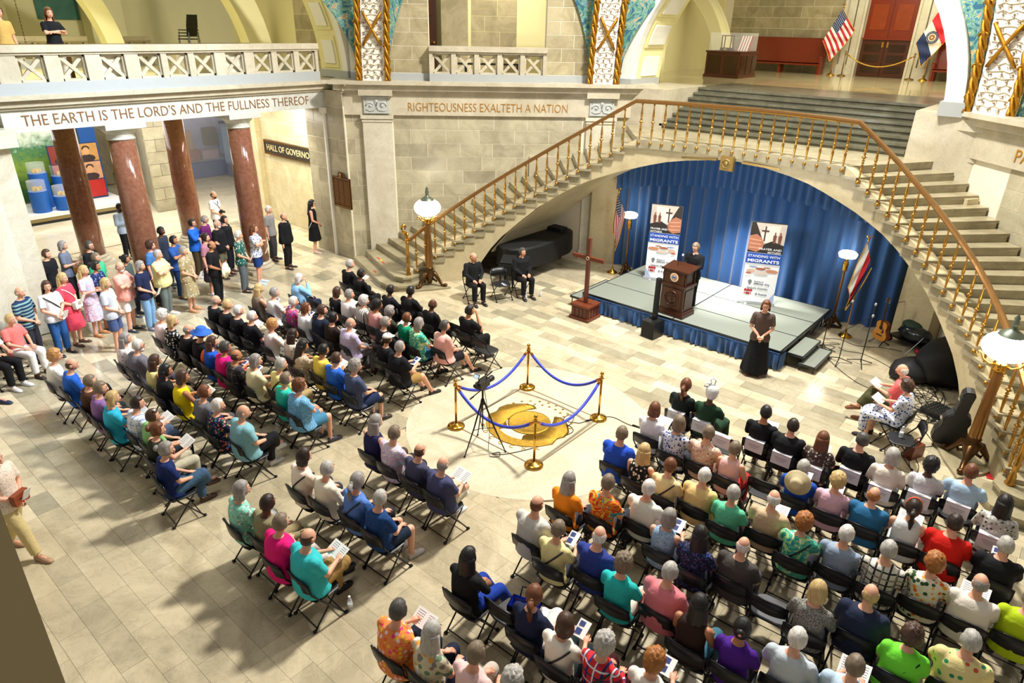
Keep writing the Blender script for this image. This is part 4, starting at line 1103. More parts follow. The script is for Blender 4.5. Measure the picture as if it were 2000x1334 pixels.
mb = MB(); mb.tube([(.04 * math.cos(a * PI / 8), -.05, 1.6 + .04 * math.sin(a * PI / 8)) for a in range(17)], .008, 5, False); mb.build('ring_emblem', mat('bone_ring', 'd9c8a8', .5), cr)
# covered piano
pn = empty('covered_piano', (-5.55, 7.1, 0), 0, label='grand piano under a black cover beneath the left stair flight', cat='piano')
cov = cloth_mat('black_cover', '0a0b0c', .65)
def pianof(u, v):
    a = 2 * PI * u
    # outline: wide keyboard end (-y), rounded tail (+y)
    x = .62 * math.cos(a) * (1 if math.sin(a) < 0 else 1 - .12 * math.sin(a)); y_ = 1.5 * math.sin(a)
    k = max(abs(math.cos(a)) ** 4 + abs(math.sin(a)) ** 4, .01) ** -.22
    x *= k; y_ *= k if math.sin(a) < 0 else (k ** .5)
    if v < .12: z = .38; s_ = .98
    elif v < .75: z = .38 + (v - .12) / .63 * .6; s_ = 1 + .03 * math.sin(a * 14) * (1 - v)
    else: z = .98 + .05 * math.sin((v - .75) / .25 * PI / 2); s_ = 1 - (v - .75) / .25
    return (x * s_, y_ * s_, z + .015 * math.sin(a * 5) * (1 - v))
mb = MB(); mb.grid(pianof, 64, 20); mb.build('cover', cov, pn, True)
mb = MB(); mb.box((0, 1.0, 1.07), (.5, .36, .1)); mb.build('folded_cloth', cov, pn)
for x, y_ in ((-.4, -1.2), (.4, -1.2), (0, 1.2)):
    mb = MB(); mb.tube([(x, y_, .45), (x, y_, .06)], .05, 8); mb.build('leg', BLACKP, pn); mb = MB(); mb.ell((x, y_, .05), (.05, .03, .05), 8, 6); mb.build('caster', BRASS, pn)
mb = MB(); mb.tube([(0, -1.0, .12), (.3, -1.2, .12), (-.3, -1.2, .12)], .03, 6); mb.build('pedal_bar', BLACKP, pn)
# piano bench in front of it
pb = empty('piano_bench', (-5.25, 5.45, 0), .5, label='black cloth-covered bench against the piano behind the two seated men', cat='bench')
mb = MB(); mb.box((0, 0, .55), (.45, .8, .3)); mb.box((0, -.1, .74), (.4, .5, .1), rx=.2); mb.build('cover', cov, pb)
for x in (-.18, .18):
    for y_ in (-.32, .32):
        mb = MB(); mb.box((x, y_, .2), (.05, .05, .4)); mb.build('leg', BLACKP, pb)
# stone pilaster under the stairs behind the piano
for sx in (-1, 1):
    mb = MB(); mb.box((sx * 4.5, 9.2, 1.8), (.95, .35, 3.6), rz=sx * -.5); tag(mb.build('trim_1%d' % (4 if sx < 0 else 5), STRING), kind='structure')
wl = wall('wall_under_stairs_left', [(-6.4, 7.65), (-4.3, 9.75), (-4.5, 9.95), (-6.6, 7.85)], 0, 3.2, JOINT_D)

# ---------------------------------------------------------------- stanchions and ropes
RP = cloth_mat('blue_rope_velvet', '1030c0', .5)
sps = [(-.9, 1.03), (-.92, -1.03), (.88, 1.02), (.93, -1.01)]
lb = ['far left', 'near left', 'far right', 'near']
lb = {0: 'back', 1: 'left', 2: 'right', 3: 'front'}
def stanchion(P, label, h=.97, group=None, m=BRASS):
    t = empty('stanchion', P, label=label, cat='stanchion', group=group)
    mb = MB(); mb.lathe([(.16, 0), (.165, .015), (.16, .03), (.1, .05), (.035, .07), (.02, .08)], n=24); mb.build('base', m, t, True)
    mb = MB(); mb.lathe([(.021, .07), (.021, h - .1)], n=12); mb.build('post', m, t, True)
    mb = MB(); mb.lathe([(.021, h - .12), (.034, h - .11), (.034, h - .08), (.022, h - .07), (.03, h - .05), (.018, h - .04)], n=12); mb.ell((0, 0, h), .038, 12, 8)
    for a in range(4): mb.tube([(.03 * math.cos(a * 1.57), .03 * math.sin(a * 1.57), h - .1), (.06 * math.cos(a * 1.57), .06 * math.sin(a * 1.57), h - .08)], .006, 5)
    mb.build('finial', m, t, True)
stanchion((-.9, 1.03, 0), 'brass stanchion at back corner of the rope square')
stanchion((-.92, -1.03, 0), 'brass stanchion at left corner of the rope square beside the tripod')
stanchion((.88, 1.02, 0), 'brass stanchion at right corner of the rope square')
stanchion((.93, -1.01, 0), 'brass stanchion at front corner of the rope square')
def rope(A, B, z, sag, r_, m, label, cat='rope', name='barrier_rope'):
    A, B = Vector((*A, z)), Vector((*B, z)); d = (B - A).normalized()
    t = empty(name, (A + B) / 2, label=label, cat=cat); c = (A + B) / 2
    pts = [A + (B - A) * u - Vector((0, 0, sag * (1 - (2 * u - 1) ** 2))) - c for u in [.06 + .88 * k / 20 for k in range(21)]]
    mb = MB(); mb.tube(pts, r_, 10); cd_ = mb.build('cord', m, t, True)
    for a, b in ((pts[0], A - c), (pts[-1], B - c)):
        mb = MB(); mb.tube([a, a + (b - a) * .45, b + Vector((0, 0, .0))], [r_ * 1.15, r_ * .9, .006], 8); mb.build('end_hook', mat('copper_end', 'b8783c', .3, .9), cd_, True)
rope(sps[0], sps[1], .88, .42, .028, RP, 'blue velvet rope between back and left stanchions')
rope(sps[0], sps[2], .88, .42, .028, RP, 'blue velvet rope between back and right stanchions')
rope(sps[1], sps[3], .88, .42, .028, RP, 'blue velvet rope between left and front stanchions')
rope(sps[2], sps[3], .88, .42, .028, RP, 'blue velvet rope between right and front stanchions')

# ---------------------------------------------------------------- video camera on tripod
tr = empty('camera_tripod', (-.07, -1.22, 0), -.16, label='black tripod standing at the left edge of the floor seal', cat='tripod')
for k in range(3):
    a = .6 + k * 2.094; c, s_ = math.cos(a), math.sin(a)
    mb = MB(); mb.tube([(c * .03, s_ * .03, .95), (c * .2, s_ * .2, .5), (c * .42, s_ * .42, .015)], [.016, .014, .01], 6); mb.ell((c * .42, s_ * .42, .02), (.02, .02, .018), 6, 4); mb.build('leg', BLACK, tr)
    mb = MB(); mb.tube([(0, 0, .42), (c * .21, s_ * .21, .46)], .007, 5); mb.build('spreader', BLACK, tr)
mb = MB(); mb.lathe([(.035, .9), (.04, .96), (.03, 1.0), (.018, 1.02), (.018, 1.2)], n=10); mb.tube([(0, 0, .38), (0, 0, .95)], .012, 6); mb.build('centre_column', BLACK, tr)
mb = MB(); mb.tube([(0, 0, 1.2), (-.12, -.16, 1.02)], .009, 6); mb.tube([(-.09, -.12, 1.06), (-.13, -.175, 1.0)], .014, 6); mb.build('pan_handle', BLACK, tr)
vc = empty('video_camera', (-.07, -1.22, 1.2), .1, label='black video camera with lit flip-out screen on the tripod', cat='camera')
mb = MB(); mb.box((0, 0, .1), (.12, .26, .12)); mb.box((0, 0, .015), (.08, .12, .03)); mb.build('body', BLACKP, vc)
mb = MB(); mb.lathe([(.045, .12), (.05, .2), (.055, .27), (.05, .28)], n=14); mb.v = [(v[0], v[2], .1 + v[1]) for v in mb.v]; mb.build('lens', BLACKP, vc, True)
mb = MB(); mb.tube([(0, -.12, .17), (0, -.1, .22), (0, .08, .22), (0, .12, .17)], .014, 6); mb.tube([(.02, .1, .22), (.02, .24, .24)], .014, 6); mb.build('handle', BLACKP, vc)
mb = MB(); mb.tube([(0, -.13, .12), (0, -.22, .15)], [.02, .035], 8); mb.build('viewfinder', BLACKP, vc)
mb = MB(); mb.box((-.13, .0, .2), (.11, .012, .08), rx=-.5); mb.build('screen_frame', BLACKP, vc)
mb = MB(); mb.box((-.13, -.009, .2), (.09, .004, .062), rx=-.5); mb.build('screen', mat('lit_screen', 'bcd4e8', .3, emit=.7), vc)

# ---------------------------------------------------------------- cables
def cable(pts, label, name='cable', r_=.006):
    P = []
    pts = [Vector((*p, .008)) if len(p) == 2 else Vector(p) for p in pts]
    for i in range(len(pts) - 1):
        a, b, c, d = pts[max(i - 1, 0)], pts[i], pts[i + 1], pts[min(i + 2, len(pts) - 1)]
        for k in range(6):
            u = k / 6; P.append(.5 * ((2 * b) + (c - a) * u + (2 * a - 5 * b + 4 * c - d) * u * u + (3 * b - a - 3 * c + d) * u ** 3))
    P.append(pts[-1])
    mb = MB(); mb.tube(P, r_, 5); return tag(mb.build(name, BLACK), label, 'cable')
cable([(-.1, -1.15, 1.15), (-.02, -1.1, .5), (.05, -1.2), (.2, -1.32), (.32, -1.22), (.24, -1.12), (.18, -1.24), (.35, -1.1), (.6, -.6), (.75, .0), (.8, .3), (.62, .42), (.45, .3), (.35, .05), (.5, .0), (.62, .4), (.5, .75), (.38, .7), (.45, .5), (.72, .62)], 'thin black cable looping from the tripod across the floor seal')
cable([(.72, .62), (1.0, 1.2), (1.5, 1.22), (2.3, 1.4)], 'thin black cable running right from the rope square to the front row')
mb = MB(); mb.box((.85, .92, .012), (.035, .34, .02), rz=-.5); tag(mb.build('cable_joint', BLACKP), 'black cable joint on floor beside the right stanchion', 'connector')
mb = MB(); mb.box((1.75, 1.27, .012), (.5, .03, .02), rz=.1); tag(mb.build('cable_joint', BLACKP), 'long black cable joint left of the front row', 'connector')
cs_ = random.Random(9)
def tangle(c, r_, n, label):
    pts = [(c[0] + cs_.uniform(-r_, r_), c[1] + cs_.uniform(-r_, r_), .01 + .01 * cs_.random()) for _ in range(n)]
    cable(pts, label)
tangle((5.6, 5.75), .55, 46, 'tangled black cables in front of guitar case')
tangle((5.35, 6.6), .45, 30, 'tangled black cables beside the equipment pile')
tangle((3.0, 7.5), .3, 18, 'small tangle of black cables by the lower stage step')
cable([(3.3, 7.6), (3.5, 7.5), (3.9, 7.6), (4.6, 7.2), (5.0, 6.5), (5.4, 6.1)], 'black cable running from guitar toward the tangled cables')
cable([(3.1, 7.0), (3.9, 6.2), (4.5, 5.9), (5.2, 6.0)], 'black cable passing behind the man in the coral polo')
cable([(5.7, 5.2), (5.75, 4.8), (5.95, 4.4), (5.7, 4.0), (5.9, 3.5), (5.95, 3.1), (6.05, 2.6)], 'black cable winding past guitar case to the front row')
cable([(2.9, 7.9), (3.2, 8.1), (3.6, 8.0), (4.1, 8.3), (4.5, 8.4)], 'black cable between floor lamp and equipment cart')

# ---------------------------------------------------------------- microphone stands, guitar, equipment
def mic_stand(P, label, lean, h=1.15, rz=0):
    t = empty('microphone_stand', P, rz, label=label, cat='microphone stand')
    for k in range(3):
        a = k * 2.094 + .4
        mb = MB(); mb.tube([(0, 0, .12), (.3 * math.cos(a), .3 * math.sin(a), .01)], .011, 5); mb.build('leg', BLACK, t)
    mb = MB(); mb.tube([(0, 0, .06), (0, 0, h * .75)], .012, 6); mb.build('upright', BLACK, t)
    e = Vector((0, 0, h * .75)) + Vector(lean)
    mb = MB(); mb.tube([Vector((0, 0, h * .75)) - Vector(lean) * .25, e], .008, 5); mb.build('boom', BLACK, t)
    mb = MB(); mb.ell(e, (.03, .03, .04), 8, 6); mb.build('microphone', mat('mic_grille', 'b8bcc0', .4, .6), t, True)
mic_stand((3.05, 7.15, 0), 'microphone stand nearest the stage, boom raised toward the floor lamp', (.35, .25, .4))
mic_stand((3.55, 6.75, 0), 'middle microphone stand with boom leaning right, before the guitar', (.45, .2, .35), 1.1, .2)
mic_stand((3.95, 7.0, 0), 'rightmost microphone stand, in front of the acoustic guitar', (.1, .3, .45), 1.2, .5)
gt = empty('acoustic_guitar', (3.95, 8.5, .1), -.5, label='honey-coloured acoustic guitar upright on low stand before curtain', cat='guitar')
out = [(0, 0), (.13, .01), (.19, .08), (.2, .16), (.16, .24), (.135, .3), (.15, .37), (.145, .44), (.09, .49), (0, .5)]
sh = out + [(-x, y_) for x, y_ in out[::-1][1:-1]]
def slab(pts, y0, y1, name, m):
    mb = MB(); mb.prism(pts, y0, y1); mb.v = [(v[0], v[2], v[1]) for v in mb.v]; return mb.build(name, m, gt)
slab(sh, -.05, .05, 'body', mat('guitar_side', '8a4e20', .25)); slab([(x * .97, .01 + y_ * .97) for x, y_ in sh], -.058, -.05, 'soundboard', mat('spruce_top', 'd08a3a', .2, var=.08, scale=5))
slab([(.05 * math.cos(a * PI / 8), .33 + .05 * math.sin(a * PI / 8)) for a in range(16)], -.062, -.058, 'sound_hole', BLACKP)
slab([(-.022, .36), (.022, .36), (.02, .95), (-.02, .95)], -.075, -.05, 'fretboard', mat('rosewood', '3a2014', .5))
slab([(-.035, .95), (.035, .95), (.04, 1.1), (-.04, 1.1)], -.07, -.05, 'headstock', mat('rosewood', ''))
slab([(-.08, .13), (.08, .13), (.08, .16), (-.08, .16)], -.066, -.058, 'bridge', mat('rosewood', ''))
slab([(.03, .2), (.1, .22), (.08, .33), (.05, .3)], -.061, -.058, 'pickguard', mat('rosewood', ''))
for k in range(6):
    mb = MB(); mb.ell(((.05 if k % 2 else -.05), -.06, .98 + .04 * (k // 2)), (.012, .01, .01), 6, 4); mb.build('tuning_peg', mat('chrome', 'c8ccd0', .2, 1), gt)
gs = empty('guitar_stand', (3.95, 8.52, 0), -.5, label='low black stand under the acoustic guitar', cat='stand')
mb = MB()
for x in (-.16, .16): mb.tube([(x, -.16, .01), (x * .7, 0, .1), (x, .15, .01)], .012, 5)
mb.tube([(-.12, 0, .09), (.12, 0, .09)], .012, 5); mb.tube([(0, .0, .1), (0, .08, .45)], .01, 5)
mb.build('frame', BLACK, gs)
# guitar case leaning on the lamp
gc = empty('guitar_case', (6.1, 4.55, .04), math.radians(200), label='black guitar case leaning against lamp at foot of right stairs', cat='case')
out = [(0, 0), (.2, .02), (.27, .12), (.27, .3), (.22, .42), (.2, .5), (.22, .6), (.19, .72), (.1, .8), (.09, 1.1), (.1, 1.25), (.06, 1.32), (0, 1.33)]
shp = out + [(-x, y_) for x, y_ in out[::-1][1:-1]]
def leanv(v): 
    y_, z = v[2], v[1]; a = -.28
    return (v[0], y_ * math.cos(a) - z * math.sin(a), y_ * math.sin(a) + z * math.cos(a) + .02)
mb = MB(); mb.prism(shp, -.07, .07); mb.v = [leanv(v) for v in mb.v]; mb.build('shell', mat('case_black', '1b1c1e', .45, bump=.2, scale=40), gc)
mb = MB(); mb.prism([(x * .95, .03 + y_ * .95) for x, y_ in shp], .07, .085); mb.v = [leanv(v) for v in mb.v]; mb.build('lid_panel', mat('case_grey', '2c2e33', .5), gc)
mb = MB()
for x, z in ((.24, .2), (.22, .6), (-.24, .2), (.09, 1.1)): mb.box(leanv((x, z, .0)), (.05, .06, .05))
mb.build('latch', mat('chrome', ''), gc)
# cart and pile
ct = empty('equipment_cart', (4.55, 8.9, 0), -.5, label='black folding cart with red wheels loaded with bagged gear', cat='cart')
mb = MB(); mb.box((0, 0, .16), (.9, .5, .04)); mb.build('deck', BLACK, ct)
mb = MB(); mb.tube([(-.45, -.22, .16), (-.5, -.2, .95), (-.5, .2, .95), (-.45, .22, .16)], .014, 6); mb.build('handle', BLACK, ct)
for x in (-.4, .4):
    for y_ in (-.24, .24):
        mb = MB(); mb.lathe([(.02, -.02), (.075, -.018), (.075, .018), (.02, .02)], n=14); mb.v = [(v[0] + x, v[2] + y_, v[1] + .078) for v in mb.v]; mb.build('wheel', BLACKP, ct); mb = MB(); mb.lathe([(.05, -.024), (.05, .024)], n=12); mb.v = [(v[0] + x, v[2] + y_, v[1] + .078) for v in mb.v]; mb.build('red_hub', mat('hub_red', 'c01830', .4), ct)
bag = lambda name, par, c, r_, m, seed: MB().ell(c, r_, 20, 12, lambda d: 1 + .13 * noise.noise(d * 2.3 + Vector((seed, 0, 0)))).build(name, m, par, True)
bag('bagged_gear', ct, (.05, 0, .33), (.42, .26, .2), mat('shiny_bag', '20262a', .18), 3); bag('green_bag', ct, (-.1, .05, .5), (.25, .2, .1), mat('dark_green_cloth', '1e3a2a', .7), 7)
pl2 = empty('covered_equipment', (5.65, 7.6, 0), -.6, label='heap of equipment under black cloth below the right stair flight', cat='equipment')
bag('cover', pl2, (0, 0, .42), (.62, .95, .55), cov, 11); bag('cover_fold', pl2, (-.25, -.75, .18), (.4, .6, .28), cov, 14)
mb = MB(); mb.tube([(-.6, .5, .9), (-.1, -.1, .95), (.1, -.5, .8)], .02, 6); mb.tube([(-.6, -.4, .75), (-.75, -.6, .3), (-.8, -.3, .02)], .014, 6); mb.build('folded_stand', mat('chrome', ''), pl2)
dr = empty('cable_crate', (5.75, 5.75, 0), -.4, label='low open crate of cables and mixer gear before the black cloth heap', cat='crate')
mb = MB(); mb.box((0, 0, .06), (.42, .5, .1)); mb.build('mixer', BLACKP, dr)
mb = MB()
for i in range(5):
    for j in range(6): mb.ell((-.16 + i * .08, -.2 + j * .08, .115), (.012, .012, .012), 5, 4)
mb.build('knob', mat('chrome', ''), dr)
# ---------------------------------------------------------------- red leaflet, handbag, bottles
def bottle(P, label):
    t = empty('water_bottle', P, label=label, cat='bottle')
    m_ = glass('bottle_plastic', (.9, .95, 1, 1), .35) if 'bp' not in MATS else MATS['bp']; MATS['bp'] = m_
    mb = MB(); mb.lathe([(.03, 0), (.033, .02), (.031, .08), (.033, .14), (.015, .18), (.013, .2)], n=12); mb.build('body', m_, t, True)
    mb = MB(); mb.lathe([(.034, .06), (.034, .1)], n=12); mb.build('sleeve', mat('sleeve_white', 'e8ecf0', .5), t)
    mb = MB(); mb.lathe([(.016, .195), (.016, .215)], n=10); mb.build('cap', mat('cap_white', 'f2f2f2', .5), t)
bottle((1.16, -5.02, 0), 'clear water bottle on floor behind the khaki-trousered man in turquoise')
bottle((-4.1, 4.85, 0), 'clear water bottle by the left shoe of man beside the piano')
bottle((-3.95, 5.3, 0), 'clear water bottle right of the seated man beside the piano')
bottle((5.52, 3.42, .46), 'clear water bottle on the empty chair at right')
mb = MB(); mb.box((0, 0, .004), (.34, .26, .006)); rl = mb.build('leaflet', mat('red_leaflet', 'c8202a', .5), loc=(7.0, 4.05, .004), rz=.2); tag(rl, 'red leaflet lying on the floor by the right stair foot', 'leaflet')
mb = MB(); mb.prism([(-.1, -.02), (-.02, .05), (.05, .0), (.1, .06), (.12, -.02), (0, -.06)], .008, .009); mb.build('dark_print', BLACKP, rl)
hb = empty('brown_handbag', (5.75, 3.75, 0), 1.2, label='brown leather handbag on the floor behind empty chair at right', cat='bag')
LE = mat('brown_leather', '6b2f1a', .4, var=.15, scale=9)
mb = MB(); mb.ring_loft([[(s_ * .17, -.08, z), (s_ * .17, .08, z), (-s_ * .17, .08, z), (-s_ * .17, -.08, z)] for s_, z in ((1, 0), (1.02, .15), (.8, .26))]); mb.build('body', LE, hb)
mb = MB(); mb.tube([(-.1, 0, .25), (-.07, 0, .38), (.07, 0, .38), (.1, 0, .25)], .012, 6); mb.build('handle', LE, hb)

# ---------------------------------------------------------------- upstairs hall
wUp = wall('wall_upper_back', [(-9, 22.9), (6, 22.9), (6, 23.3), (-9, 23.3)], ZU, 10.5, JOINT)
ashlar(wUp, (-7.5, 22.88), (1, 0), 4.7, ZU, 9.4, .42, 1.15, STONE_UP, (0, -1), 81)
ashlar(wUp, (.75, 22.88), (1, 0), 3.2, ZU, 9.4, .42, 1.15, STONE_UP, (0, -1), 82)
wall('floor_upper', [(-9, 11.95), (5.5, 11.95), (5.5, 23.3), (-9, 23.3)], ZU - .3, ZU, UPFLOOR)
wall('floor_upper_left', [(-9, 10.6), (-4.4, 10.3), (-3.3, 11.95), (-9, 12.2)], ZU - .1, ZU, UPFLOOR)
dU = empty('door_2', (-.98, 22.84, ZU), kind='structure')
for sx in (-1, 1):
    mb = MB(); mb.box((sx * .44, 0, 2.6), (.86, .1, 2.5)); mb.build('upper_leaf', WOOD_R, dU)
    for zc, hh in ((1.9, .9), (3.0, .9)):
        mb = MB(); mb.box((sx * .44, -.06, zc + .25), (.56, .03, hh)); mb.build('panel', mat('mahogany_panel', '8a3c1c', .2, var=.25, scale=4), dU)
    mb = MB(); mb.box((sx * .44, -.04, .69), (.86, .1, 1.36)); lf = mb.build('lower_leaf', WOOD, dU)
    for zc in (.3, .68, 1.06):
        mb = MB(); mb.box((sx * .44, -.1, zc), (.6, .02, .26)); mb.build('panel', mat('walnut_panel', '35200f', .15, var=.3, scale=4), lf)
    mb = MB(); mb.box((sx * .09, -.12, 1.18), (.07, .02, .2)); mb.build('door_plate', BRASS, lf)
    mb = MB(); mb.box((sx * 1.1, -.05, 2), (.34, .25, 4.4)); mb.box((sx * .95, -.2, 2), (.08, .1, 4.4)); mb.build('door_casing', PALE, dU)
    mb = MB(); mb.box((sx * 1.45, -.1, .2), (.36, .35, .4)); mb.box((sx * 1.45, -.05, 2), (.26, .25, 4)); mb.build('pilaster_base', PALE, dU)
mb = MB(); mb.box((0, -.1, 1.38), (1.76, .12, .06)); mb.build('mid_rail', WOOD_R, dU)
def bench(P, w, label, rz=0):
    t = empty('wooden_bench', P, rz, label=label, cat='bench')
    mb = MB(); mb.box((0, .2, .85), (w, .05, .95), rx=-.12); mb.build('backrest', WOOD_R, t)
    mb = MB(); mb.box((0, .26, 1.33), (w, .07, .05)); mb.build('top_rail', WOOD_R, t)
    mb = MB(); mb.box((0, -.05, .42), (w, .5, .05)); mb.box((0, -.28, .38), (w, .04, .1)); mb.build('seat', WOOD_R, t)
    for x in ([-w / 2 + .05, 0, w / 2 - .05]):
        mb = MB(); mb.box((x, 0, .2), (.08, .46, .4)); mb.build('leg', WOOD_R, t)
    for x in (-w / 2, w / 2):
        mb = MB(); mb.prism([(-.3, 0), (.22, 0), (.3, 1.3), (.1, 1.3), (.05, .62), (-.28, .6)], -.035, .035); mb.v = [(x + v[2], v[0], v[1]) for v in mb.v]; mb.build('end_panel', WOOD_R, t)
        mb = MB(); mb.ell((x, -.24, .64), (.05, .06, .05), 8, 6); mb.build('armrest_scroll', WOOD_R, t, True)
bench((-4.75, 22.3, ZU), 3.3, 'long red-brown wooden bench left of the upstairs double door')
bench((2.3, 22.3, ZU), 2.6, 'red-brown wooden bench right of upstairs door, half hidden by arch')
mb = MB(); mb.box((2.95, 15.6, ZU + .35), (.12, 1.6, .7)); tag(mb.build('bench_end', WOOD_R), 'dark red bench end at right edge of upper hall behind the arch', 'bench')
cb = empty('display_cabinet', (-4.75, 17.3, ZU), 0, label='dark panelled display cabinet with glass top upstairs left', cat='cabinet')
mb = MB(); mb.box((0, 0, .42), (1.3, 1.5, .84)); mb.box((0, 0, .87), (1.36, 1.56, .06)); mb.box((0, 0, .05), (1.36, 1.56, .1)); mb.build('body', WOOD, cb)
for k in range(2):
    mb = MB(); mb.box((-.32 + k * .64, -.76, .45), (.5, .02, .6)); mb.build('front_panel', mat('walnut_panel', ''), cb)
for k in range(3):
    mb = MB(); mb.box((.66, -.5 + k * .5, .45), (.02, .38, .6)); mb.build('side_panel', mat('walnut_panel', ''), cb)
mb = MB(); mb.box((0, 0, 1.2), (1.2, 1.4, .6)); mb.build('glass_case', GLASS, cb)
mdl = empty('display_model', (-4.85, 17.0, ZU + .9), 0, label='small brown framed model inside glass display cabinet', cat='model')
mb = MB(); mb.box((0, 0, .05), (.4, .3, .1)); mb.build('base', WOOD, mdl)
mb = MB()
for x in (-.17, .17):
    for y_ in (-.12, .12): mb.box((x, y_, .3), (.03, .03, .4))
mb.box((0, 0, .5), (.38, .28, .03)); mb.build('frame', WOOD_X, mdl); mb = MB(); mb.box((0, -.155, .05), (.12, .01, .04)); mb.build('yellow_label', mat('label_yellow', 'd8c020', .5), mdl)
fl = empty('folded_flag', (-4.35, 17.4, ZU + .9), 0, label='small red and white striped flag draped inside glass display cabinet', cat='flag')
mb = MB()
for k in range(9):
    mb.mi = k % 2; mb.ring_loft([[(-.22 + k * .05, -.2, .0), (-.17 + k * .05, -.2, .0), (-.17 + k * .05, .1, .5), (-.22 + k * .05, .1, .5)], [(-.22 + k * .05, -.19, .0), (-.17 + k * .05, -.19, .0), (-.17 + k * .05, .11, .5), (-.22 + k * .05, .11, .5)]])
mb.build('cloth', [mat('flag_faded_red', 'b0686a', .8), mat('flag_f0efe8', '')], fl)
stanchion((-2.2, 22.15, ZU), 'brass stanchion left of upstairs double door', .9, m=mat('aged_bronze', '8a7040', .35, .7))
stanchion((.28, 22.15, ZU), 'brass stanchion right of upstairs double door', .9, m=mat('aged_bronze', ''))
rope((-2.2, 22.15), (.28, 22.15), ZU + .85, .45, .022, mat('gold_rope', 'c89a30', .5), 'gold rope hung across the upstairs double door')
# left pier and side arch of the upper hall
mb = MB(); mb.box((-6.1, 13.4, ZU + 1.3), (1.2, .5, 2.6)); tag(mb.build('wall_upper_pier', PLASTER), kind='structure')
mb = MB(); mb.box((-6.0, 13.1, ZU + .45), (1.25, .25, .9)); tag(mb.build('trim_16', STONE_UP), kind='structure')
wall('wall_upper_left', [(-8.2, 11), (-7.9, 11), (-7.9, 23), (-8.2, 23)], ZU, 10.5, PLASTER)
arch('arch_upper_side', (-9.6, 19.6), 3.4, 3.9, -.8, 'y', ZU, 0, 90, m_face=PLASTER)
wall('wall_upper_right', [(5.2, 11), (5.5, 11), (5.5, 23), (5.2, 23)], ZU, 10.5, PLASTER)

# ---------------------------------------------------------------- museum hall
ex = empty('exhibit_platform', (-22.4, -.6, 0), 0, label='low white exhibit platform with dark base in the hall behind columns', cat='platform')
mb = MB(); mb.box((0, 0, .28), (2.2, 4.4, .14)); mb.build('top', mat('platform_white', 'e9e9e4', .5), ex)
mb = MB(); mb.box((0, 0, .15), (2.1, 4.3, .16)); mb.build('side', mat('platform_tan', 'a8945c', .6), ex); mb = MB(); mb.box((0, 0, .04), (2.2, 4.4, .08)); mb.build('toe_kick', BLACKP, ex)
mu = empty('landscape_mural', (-23.35, -.8, .4), 0, label='large printed landscape mural with green trees behind blue display drums', cat='mural')
gmm, nt, b_ = nodes_of('landscape_print')
ge = N(nt, 'ShaderNodeNewGeometry'); sx_ = N(nt, 'ShaderNodeSeparateXYZ'); nt.links.new(ge.outputs['Position'], sx_.inputs[0])
nz = N(nt, 'ShaderNodeTexNoise', Scale=5.0, Detail=6.0); nt.links.new(ge.outputs['Position'], nz.inputs['Vector'])
ad = N(nt, 'ShaderNodeMath', operation='MULTIPLY_ADD'); nt.links.new(nz.outputs['Fac'], ad.inputs[0]); ad.inputs[1].default_value = 1.3; nt.links.new(sx_.outputs['Z'], ad.inputs[2])
rp = N(nt, 'ShaderNodeValToRGB'); mrr = N(nt, 'ShaderNodeMapRange'); mrr.inputs['From Max'].default_value = 4.2; nt.links.new(ad.outputs[0], mrr.inputs['Value']); nt.links.new(mrr.outputs[0], rp.inputs[0]); nt.links.new(rp.outputs[0], b_.inputs['Base Color'])
el = rp.color_ramp.elements; el[0].color = hexc('14301c'); el[1].position = .9; el[1].color = hexc('f0efe4')
for p_, c in ((.35, '2c5a24'), (.55, '7d9a34'), (.7, '3f7a4c'), (.8, 'c8d8c0')): x = el.new(p_); x.color = hexc(c)
mb = MB(); mb.box((0, .0, 1.45), (.06, 2.4, 2.9)); mb.build('print', gmm, mu)
pp = empty('portrait_display', (-22.6, .45, .35), 0, label='tall panel of red and tan portrait photographs behind leftmost column', cat='panel')
mb = MB(); mb.box((0, 0, 1.05), (.06, 1.7, 2.1)); mb.build('board', mat('panel_navy', '1c2c58', .5), pp)
cols = [['7a2a24', 'b88848'], ['a8402a', 'c2906a'], ['c02a1c', 'b01c14']]
for j in range(3):
    for i in range(2):
        c = cols[j][i]; z = 1.75 - j * .68; y_ = -.42 + i * .84
        mb = MB(); mb.box((.035, y_, z), (.01, .8, .64)); mb.build('photograph', mat('photo_' + c, c, .4, var=.3, scale=4), pp)
        if j < 2:
            mb = MB(); mb.ell((.042, y_, z + .06), (.006, .12, .16), 12, 8); mb.build('portrait_face', mat('photo_skin', 'c89468', .5), pp)
            mb = MB(); mb.ell((.041, y_, z + .14), (.005, .14, .11), 12, 8); mb.ell((.041, y_, z - .22), (.005, .28, .14), 12, 8); mb.build('portrait_hair', mat('photo_dark', '2c1c1c', .5), pp)
bd = mat('exhibit_blue', '1a5aa8', .45)
for k, (x, y_, r_, h_) in enumerate(((-21.75, -1.25, .3, .75), (-22.4, -.95, .3, 1.25), (-21.6, -.55, .3, .5), (-22.5, -.15, .36, 1.05))):
    lab = ('front-left blue display drum under the mural', 'tall blue display drum, rear left, under the mural', 'lowest blue display drum, holding small yellow pieces', 'wide blue display drum beside the portrait panel')[k]
    t = empty('display_drum', (x, y_, .35), label=lab, cat='display')
    mb = MB(); mb.lathe([(r_, 0), (r_, h_)], n=28); mb.build('drum', bd, t, False)
    mb = MB(); mb.lathe([(r_ * .95, h_ + .005), (r_ * .95, h_ + .36)], n=28); mb.build('glass_cover', GLASS, t)
    mb = MB()
    for i in range(4): mb.box((.1 * math.cos(i * 1.7), .12 * math.sin(i * 1.7), h_ + .08), (.07, .09, .12), rz=i)
    mb.build('exhibit', mat('exhibit_ochre', 'c8a040', .6, var=.3, scale=12), t)
